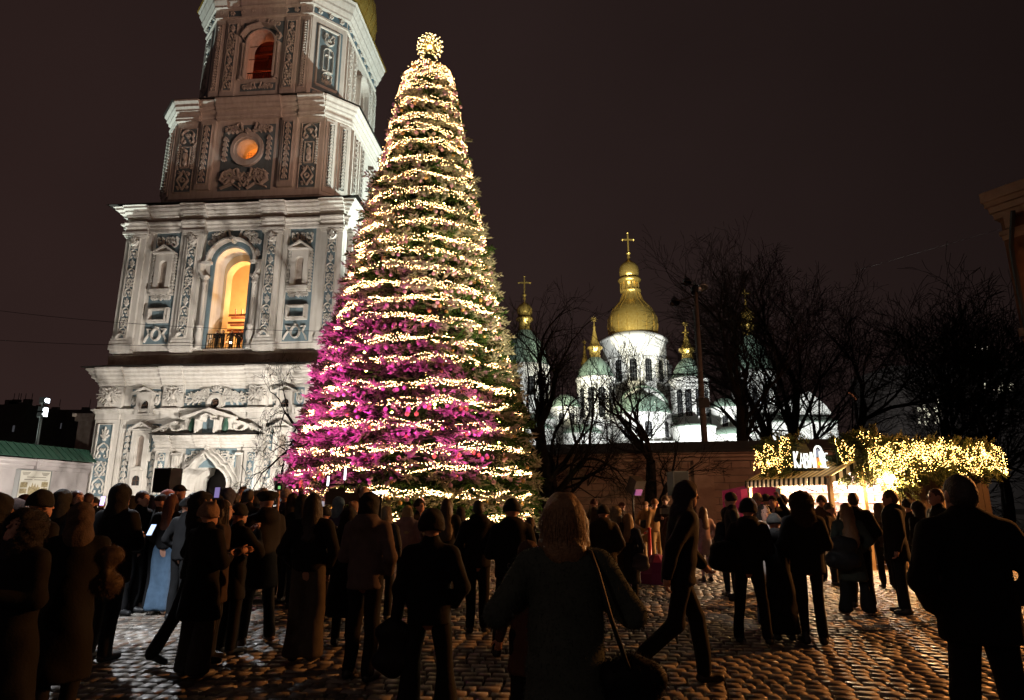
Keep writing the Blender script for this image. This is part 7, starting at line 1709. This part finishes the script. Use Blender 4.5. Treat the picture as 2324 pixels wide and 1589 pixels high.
cup = MB(M=[[0,0,1],[0,1,0],[1,0,0]], O=(-.09, 0, -.06)); cup.lathe([(.001, -.02), (.045, -.02), (.045, .02), (.001, .02)], 0, 0, 12); cup.build('ear_cup', blackbox, hp)
mb = MB(); mb.tube([(.095*cos(a), 0, -.05+.12*sin(a)) for a in np.linspace(0, pi, 10)], .012, 6); mb.build('headband', blackbox, hp)
P(770, 1127, 'person in pale blue cap and headset beside the camera rig', s=128, face=-30, head='hoodslim', hc=(.25, .36, .42), cc=(.10, .08, .16))
P(805, 1135, 'woman with brown hair in front of the headphones man', s=132, head='bun', hc=(.20, .10, .06), face=-25)
P(878, 1148, 'person with long golden-brown hair at the edge of the light strings', s=150, head='long', hc=(.14, .08, .03), cc=(.03, .028, .026), face=-20)
# ---- left side
P(278, 1097, 'tallest dark hooded man at left, before the tower corner', foot=1501, coat='coat', head='hoodslim', hc=BLK, arms=('front', 'front'), bulk=1.2, stance='shift', face=-12, hemz=.75)
b, w, r = P(188, 1140, 'person in beige woollen hood looking left, dark coat, left foreground', s=277, face=35, coat='long', head='hoodslim', hc=(.085, .055, .04), arms=('front', 'front'), bulk=1.1)
bag('backpack', 'fluffy beige backpack beside the beige hood, left foreground', 'backpack', (w((.25, -.12, 1.16))[0]+.12, w((0, 0, 0))[1]-.16, 1.17), .05, .085, .36, (.085, .062, .045), rz=radians(20), fz=900)
b, w, r = P(62, 1150, 'bulky person in black fur hood facing the camera over a phone, far left foreground', s=320, face=165, coat='long', head='furhood', hc=(.02, .018, .02), arms=('front', 'front'), bulk=1.3, nod=-22, facial=True)
phone(w((.0, .33, 1.16)), 0, radians(-55), 'phone glowing purple in the hands of the person in black fur hood', (.75, .3, .9), 1.4)
P(98, 1110, 'person in black beanie behind the fur hood at left', s=240, head='beanie', coat='coat', bulk=1.2, face=-20)
P(2, 1117, 'dark figure cut by the left picture edge', s=262, head='hood', hc=BLK, coat='coat', bulk=1.3, face=-30)
P(41, 1131, 'person in dark reddish knitted hood at far left', s=205, head='hoodslim', hc=(.05, .028, .024), face=-60, coat='coat')
P(58, 1119, 'person in dark red cap in front of the information board', s=142, face=80, head='cap', hc=(.05, .012, .012))
P(147, 1110, 'person in grey-green hood beside the man with glasses', s=158, head='hood', hc=(.03, .032, .03), bulk=1.15)
b, w, r = P(177, 1111, 'man with reddish short hair and glasses, facing right before the white wall', s=156, face=-118, head='crop', hc=(.12, .04, .03), facial=True)
gm = MB(); gl = MB()
for sd in (-1, 1): gm.tube([(sd*.033+.024*cos(a), .104, .012+.018*sin(a)) for a in np.linspace(0, 2*pi, 11)], .0022, 4, False); gm.tube([(sd*.057, .102, .015), (sd*.082, .0, .012)], .002, 4)
gv = np.concatenate(gm.V); hc0 = np.array(w((0, .01, 1.622))); R_ = r; sc_ = .98
gw = np.stack([gv[:, 0]*cos(R_)-gv[:, 1]*sin(R_), gv[:, 0]*sin(R_)+gv[:, 1]*cos(R_), gv[:, 2]], 1)*sc_
go = mesh_np('glasses', gw, [np.array([f for f in gm.F if len(f) == 4])], mat('glasses_frame', (.02, .015, .015), .3), None, False, label='dark framed glasses on the man with reddish hair', category='glasses'); go.location = tuple(hc0)
P(203, 1118, 'person with dark hair just right of the man with glasses', s=120, head='short', hc=(.05, .02, .018))
P(326, 1112, 'man with short dark-red lit hair facing right, left of the loudspeaker', s=143, face=-105, head='short', hc=(.05, .02, .015), facial=True)
P(384, 1111, 'person in shiny pink hood below the loudspeaker', s=136, head='hoodslim', hc=(.55, .22, .20), cc=(.30, .12, .12), face=-55)
P(369, 1119, 'person in dark flat cap in front of the pink hood', s=140, head='cap', hc=(.018, .014, .014), face=-70)
P(398, 1108, 'person in grey-green knitted hood right of the pink hood', s=118, head='hoodslim', hc=(.10, .10, .10), face=-35)
P(409, 1098, 'man in black flat cap and glasses facing right beside the loudspeaker', s=122, face=-100, head='cap', hc=(.015, .012, .012), facial=True)
b, w, r = P(392, 1119, 'woman with reddish hair, black jacket and wide light blue jeans', foot=1394, coat='short', head='long', hc=(.14, .05, .03), legs='wide', lc=(.065, .112, .175), arms=('front', 'front'), shoe=(.5, .5, .5))
P(343, 1122, 'person in long black skirt and white shoes left of the blue jeans', foot=1380, coat='coat', legs='skirt', head='long', hc=(.02, .015, .015), shoe=(.4, .38, .36))
P(441, 1117, 'dark-haired person right of the reddish hair', s=135, head='short', hc=(.02, .015, .014))
P(508, 1131, 'woman with long dark hair facing right, scarf round her neck', s=200, face=-75, head='verylong', hc=(.025, .016, .013), coat='coat', cc=(.05, .035, .03), facial=True, arms=('front', 'front'))
P(545, 1140, 'dark figure with hands raised to a phone, middle left', s=190, face=-30, head='beanie', coat='coat', arms=('camera', 'camera'), hc=(.008, .008, .008))
for i, (x, y, s_, hd, hc_, lb) in enumerate(((232, 1132, 84, 'short', (.06, .02, .018), 'distant person with dark hair, left of the purple phone screen'), (256, 1131, 80, 'short', (.14, .04, .03), 'distant person with reddish hair below the tower corner'),
      (216, 1127, 88, 'beanie', (.02, .02, .02), 'distant person in black beanie below the tower corner'), (302, 1124, 120, 'hood', (.016, .016, .018), 'dark hooded person right of the tallest man'), (428, 1127, 150, 'beanie', (.02, .02, .02), 'person in black beanie behind the beige beanie'),
      (496, 1122, 130, 'beanie', (.02, .018, .02), 'person in black beanie below the portal arch'), (536, 1117, 118, 'short', (.03, .02, .018), 'small dark-haired head below the portal arch'), (583, 1113, 122, 'hoodslim', (.03, .028, .03), 'dark hood between cropped man and wide hat'),
      (667, 1118, 130, 'long', (.06, .04, .025), 'brown-haired person right of the pale beanie'), (688, 1121, 136, 'hood', (.02, .018, .016), 'dark hood at the lower left edge of the tree'), (738, 1148, 150, 'beanie', (.014, .014, .014), 'low dark beanie left of the television camera'))):
    P(x, y, lb, s=s_, head=hd, hc=hc_, coat='jacket', face=(-20, 15, 0, -30)[i % 4])
p = at(233, 1137, 13.5); phone(p, 0, radians(-8), 'small phone screen glowing purple before the tower corner', (.7, .55, 1.), 2.2, 1.3)
p = at(872/1.0-1.5, 0, 1) ; p = at(873-0, 1124, 11.) ; p = at(870, 1124, 11.); p = at(872, 1128, 11.0)
p = at(291*1.0+0, 1131, 10.5); p = at(290.5, 1131, 10.5)
p = at(875.0-1., 1128, 11.5); 
p = at(875/1.0, 1128, 12.0)
phone(at(493, 1118, 9.5), 0, radians(-5), 'phone filming the portal, bright violet screen below the arch', (.45, .35, .8), .5, 1.05)
phone(at(344, 1203, 8.8), radians(-10), radians(-30), 'phone with cold blue lit screen held near the blue jeans', (.45, .65, 1.), 1.6, 1.1)
# ---- right of the tree
P(1368, 1144, 'woman in black beanie and big fur-edged hood lying back, right of the green coat', s=146, coat='coat', head='beanie', hc=(.008, .008, .008), cc=(.030, .024, .017), hoodback=1, bulk=1.18, quilt=.006, face=-6)
P(1397, 1149, 'woman with curly ash-blonde hair in grey wool coat', s=133, coat='coat', head='curly', hc=(.40, .32, .20), cc=(.05, .042, .038), face=-18)
b, w, r = P(1425, 1164, 'woman with wavy blonde hair in long navy coat carrying a grey bag', foot=1376, face=-32, coat='long', head='long', hc=(.38, .24, .11), cc=(.028, .032, .048), arms=('front', 'pockets'), hemz=.42)
bag('shoulder_bag', 'grey leather shoulder bag with chain strap on the long navy coat', 'bag', w((.26, -.08, .84)), .17, .055, .17, (.085, .085, .10), strap=[w((.30, -.02, .95)), w((.26, 0, 1.2)), w((.18, .02, 1.46))], rz=r+.3)
for (x, y, s_, f_, lb, hd, hc_, cc_, arm, lc_, ny) in ((1464, 1136, 80, -50, 'soldier in ochre uniform and cap with belt pouch, hand at his mouth', 'cap', (.20, .09, .04), (.42, .22, .08), ('pockets', 'face'), (.42, .24, .09), 0),
      (1485, 1131, 82, 20, 'soldier in ochre uniform and beanie with back turned, by the stone wall', 'beanie', (.26, .12, .05), (.40, .21, .08), ('down', 'down'), (.40, .22, .08), 0),
      (1348, 1131, 84, -60, 'man in brown beanie with red-lit face before the stone wall', 'beanie', (.14, .04, .02), (.07, .045, .025), ('pockets', 'front'), (.05, .03, .02), 1),
      (1411, 1138, 84, 70, 'man in brown cap facing left beside the stage light', 'cap', (.14, .05, .025), (.06, .035, .022), ('pockets', 'face'), (.05, .03, .02), 1),
      (1509, 1123, 84, 160, 'man in tan beanie by the wall holding a camera rig', 'beanie', (.20, .11, .05), (.05, .035, .028), ('front', 'front'), (.05, .03, .02), 1)):
    b, w, r = P(x, y, lb, s=s_, face=f_, head=hd, hc=hc_, cc=cc_, arms=arm, lc=lc_, facial=bool(ny), hemz=.86)
    if y == 1136: bag('belt_pouch', 'black belt pouch worn across the ochre uniform', 'bag', w((.10, -.20, 1.10)), .15, .06, .12, BLK, rz=r)
    if y == 1123: cm2 = MB(); cm2.box(-.10, .10, -.1, .1, -.06, .08); o_ = cm2.build('video_camera', mat('dark_grey_plastic', (.05, .05, .055), .35, .3), label='dark video camera held by the man in tan beanie', category='video camera'); o_.location = w((0, .30, 1.35))
P(1594, 1149, 'woman in long pale lilac coat partly hidden by the striding man', s=104, coat='coat', cc=(.36, .27, .30), head='long', hc=(.10, .05, .03), lc=(.35, .30, .33), legs='slim', face=15)
P(1534, 1140, 'person in brown jacket close behind the striding man', s=108, coat='jacket', cc=(.10, .05, .03), head='beanie', hc=(.05, .03, .02), face=-20)
P(1657, 1116, 'man in black beanie facing left, right of the striding man', foot=1362, face=75, head='beanie', arms=('pockets', 'pockets'), bulk=1.1, facial=True, stance='apart')
b, w, r = P(1697, 1128, 'man in tall black beanie seen from behind with sling bag at his left', foot=1460, head='bigbeanie', arms=('front', 'front'), stance='apart', bulk=1.12, face=-22, hoodback=1, lean=4, tilt=4)
bag('sling_bag', 'black sling bag bulging at the left hip of the man in tall beanie', 'bag', w((-.27, -.08, 1.05)), .20, .12, .22, BLK, rz=r)
b, w, r = P(1731, 1143, 'young woman reporter with long dark hair and white fringed scarf facing the camera', foot=1426, face=175, head='verylong', hc=(.022, .013, .010), coat='jacket', cc=(.42, .33, .24), legs='wide', lc=(.06, .08, .12), arms=('down', 'front'), facial=True, shoe=(.35, .2, .15), hemz=.80)
sc = MB(); 
for sd in (-1, 1): sc.tube([w((sd*.10, .10, 1.50)), w((sd*.12, .17, 1.35)), w((sd*.10, .19, 1.1)), w((sd*.12, .19, .85)), w((sd*.12, .19, .66))], [.05, .065, .07, .075, .08], 8)
sc.tube([w((-.12, .05, 1.46)), w((0, .16, 1.40)), w((.12, .05, 1.46))], .06, 8)
so = sc.build('scarf', mat('white_knit', (.72, .66, .64), .95, bump=(60, .4)), None, True, label='white fringed scarf hanging to the reporter\'s knees', category='scarf')
fr_ = MB()
for sd in (-1, 1):
    for k in range(9): a = w((sd*.12-.07+.0175*k, .19, .66)); fr_.tube([a, (a[0], a[1], a[2]-.16)], .006, 3)
fr_.build('fringe', mat('white_knit', (.7, .66, .64), .95), so)
mic = MB(); m0 = w((.02, .30, 1.30)); mic.lathe([(.001, m0[2]-.05), (.04, m0[2]-.03), (.045, m0[2]+.02), (.03, m0[2]+.06), (.001, m0[2]+.07)], m0[0], m0[1], 10); mic.tube([(m0[0], m0[1], m0[2]-.05), (m0[0]+.01, m0[1], m0[2]-.22)], .014, 7); mic.build('microphone', mat('foam_navy', (.012, .014, .03), .95), label='dark foam microphone in front of the reporter\'s scarf', category='microphone')
spot('reporter_light', (3.12, 8.12, 1.95), (w((0, .1, 1.2))), 30, (1., .97, .93), 75, .6, .04)
P(1755, 1163, 'short person in dark knitted hat and ankle-length coat between two taller people', foot=1454, coat='long', head='beanie', hc=(.014, .013, .012), legs='skirt', arms=('front', 'front'), bulk=1.05, hoodback=1)
P(1815, 1114, 'person in big fur hood and black parka with slim trousers', foot=1463, coat='jacket', head='furhood', hc=(.035, .02, .014), arms=('front', 'front'), legs='slim', bulk=1.22, face=-8, hemz=.80)
P(1718, 1118, 'woman in pale beige beanie with lamp-lit face under the awning', s=112, face=140, head='beanie', hc=(.50, .38, .26), cc=(.16, .09, .05), facial=True)
b, w, r = P(1752, 1122, 'man in black cap looking down with raised hand near the awning', s=122, face=150, head='cap', hc=(.012, .01, .01), facial=True, arms=('up', 'pockets'), nod=-18, hoodback=1)
phone(w((-.14, .22, 1.78)), 0, .1, 'phone held up by the raised hand in front of the striped awning', (.5, .4, .3), .1, 1.2)
P(1737, 1120, 'person in dark beanie just behind the man in cap', s=112, face=-20, head='beanie', hc=(.03, .02, .015))
P(1774, 1121, 'man in brown-black beanie with reddish coat left of the fur hood', s=120, face=-35, head='beanie', hc=(.05, .025, .018), cc=(.10, .045, .03))
P(1863, 1123, 'smiling man in olive beanie and brown jacket at the kiosk counter, facing left', s=104, face=150, head='beanie', hc=(.07, .055, .03), cc=(.09, .06, .035), facial=True, arms=('front', 'front'), hoodback=1)
P(1881, 1139, 'man in grey beanie looking down beside the olive beanie', s=108, face=-140, head='beanie', hc=(.09, .075, .06), cc=(.04, .032, .028), facial=True, nod=-20, arms=('front', 'front'))
b, w, r = P(1918, 1140, 'woman with very long light brown hair in long green-grey coat, bare leg showing', foot=1397, coat='long', head='verylong', hc=(.24, .13, .06), cc=(.035, .045, .038), arms=('pockets', 'pockets'), face=-8, legs='flare', hemz=.52, shoe=(.10, .06, .045), stance='apart')
bag('backpack', 'black drawstring backpack held low beside the long-haired woman', 'backpack', w((-.20, -.20, .98)), .25, .13, .38, (.014, .014, .016), rz=r)
P(1934, 1116, 'broad man in dark jacket behind the long-haired woman, back to camera', foot=1381, head='crop', hc=(.06, .035, .02), arms=('pockets', 'pockets'), stance='shift', bulk=1.12, face=-18)
b, w, r = P(2017, 1111, 'stout man in black parka in left profile with bare hand hanging', foot=1394, face=72, coat='coat', head='short', hc=(.10, .055, .035), arms=('down', 'down'), facial=True, bulk=1.24, hoodback=1, hemz=.74)
P(2122, 1106, 'bald man in left profile, rim-lit face beside the big man', s=152, face=88, head='crop', hc=(.10, .04, .025), facial=True)
P(2059, 1131, 'person in dark round hat with lit hands, left of the big man', s=112, head='bigbeanie', hc=(.02, .016, .014), face=-60, arms=('front', 'front'))
P(1993, 1140, 'person in pale hood at the kiosk counter left of the profile man', s=112, head='hood', hc=(.16, .13, .10), cc=(.05, .04, .035), face=-15)
P(2080, 1136, 'dark hooded person between round hat and the big man', s=125, head='hood', hc=(.016, .014, .013), face=20)
P(1647, 1150, 'dark figure with backpack hidden behind the man in tall beanie', s=122, head='hood', hc=BLK, face=10)
P(1046, 1150, 'small dark figure between long dark hair and the two men', s=118, head='hoodslim', hc=(.02, .016, .014))
P(1203, 1172, 'person with brown hair hidden behind the blonde bob', s=150, head='long', hc=(.06, .03, .02), face=-20)
# ---- people on the tower balcony
for i, (u, f_, hd) in enumerate(((-.95, 170, 'short'), (-.45, 150, 'short'), (.30, 190, 'crop'), (.95, 200, 'cap'))):
    lb = ['first balcony visitor from the left in the tower arch', 'second balcony visitor from the left in the tower arch, hand to face', 'third balcony visitor from the left, filming with both hands', 'rightmost balcony visitor in the tower arch, wearing a cap'][i]
    tp_ = tloc(u, -9.0, 13.56); Y = tp_[1]
    d_ = Y*_c + (15.2-CAMH)*_s; xs_ = 1162 + FPX*tp_[0]/d_; zt = 13.56+1.72; v = (-Y*_s + (zt-CAMH)*_c)/(Y*_c+(zt-CAMH)*_s)
    P(xs_, 794.5-FPX*v, lb, s=1486./Y, face=f_, head=hd, hc=(.03, .02, .015), arms=('front', 'face') if i == 1 else (('camera', 'camera') if i == 2 else ('front', 'front')), z0=13.56, cc=(.02, .018, .018) if i != 2 else (.10, .07, .05))
p = tloc(.62, -9.65, 14.05); o = MB().lathe([(.001, -.08), (.09, -.04), (.09, .04), (.001, .08)], 0, 0, 8).build('balcony_lamp', mat('balcony_lamp_glass', (1, .9, .7), .4, emit=(1., .75, .4), strength=12), None, True, label='small bright lamp behind the tower balcony railing', category='lamp'); o.location = p
p = tloc(.25, -9.65, 14.1); o = MB().lathe([(.001, -.06), (.07, -.03), (.07, .03), (.001, .06)], 0, 0, 8).build('balcony_lamp', mat('red_lamp_glass', (1, .3, .2), .4, emit=(1., .15, .08), strength=5), None, True, label='small red lamp behind the tower balcony railing', category='lamp'); o.location = p
print('people', NP[0])
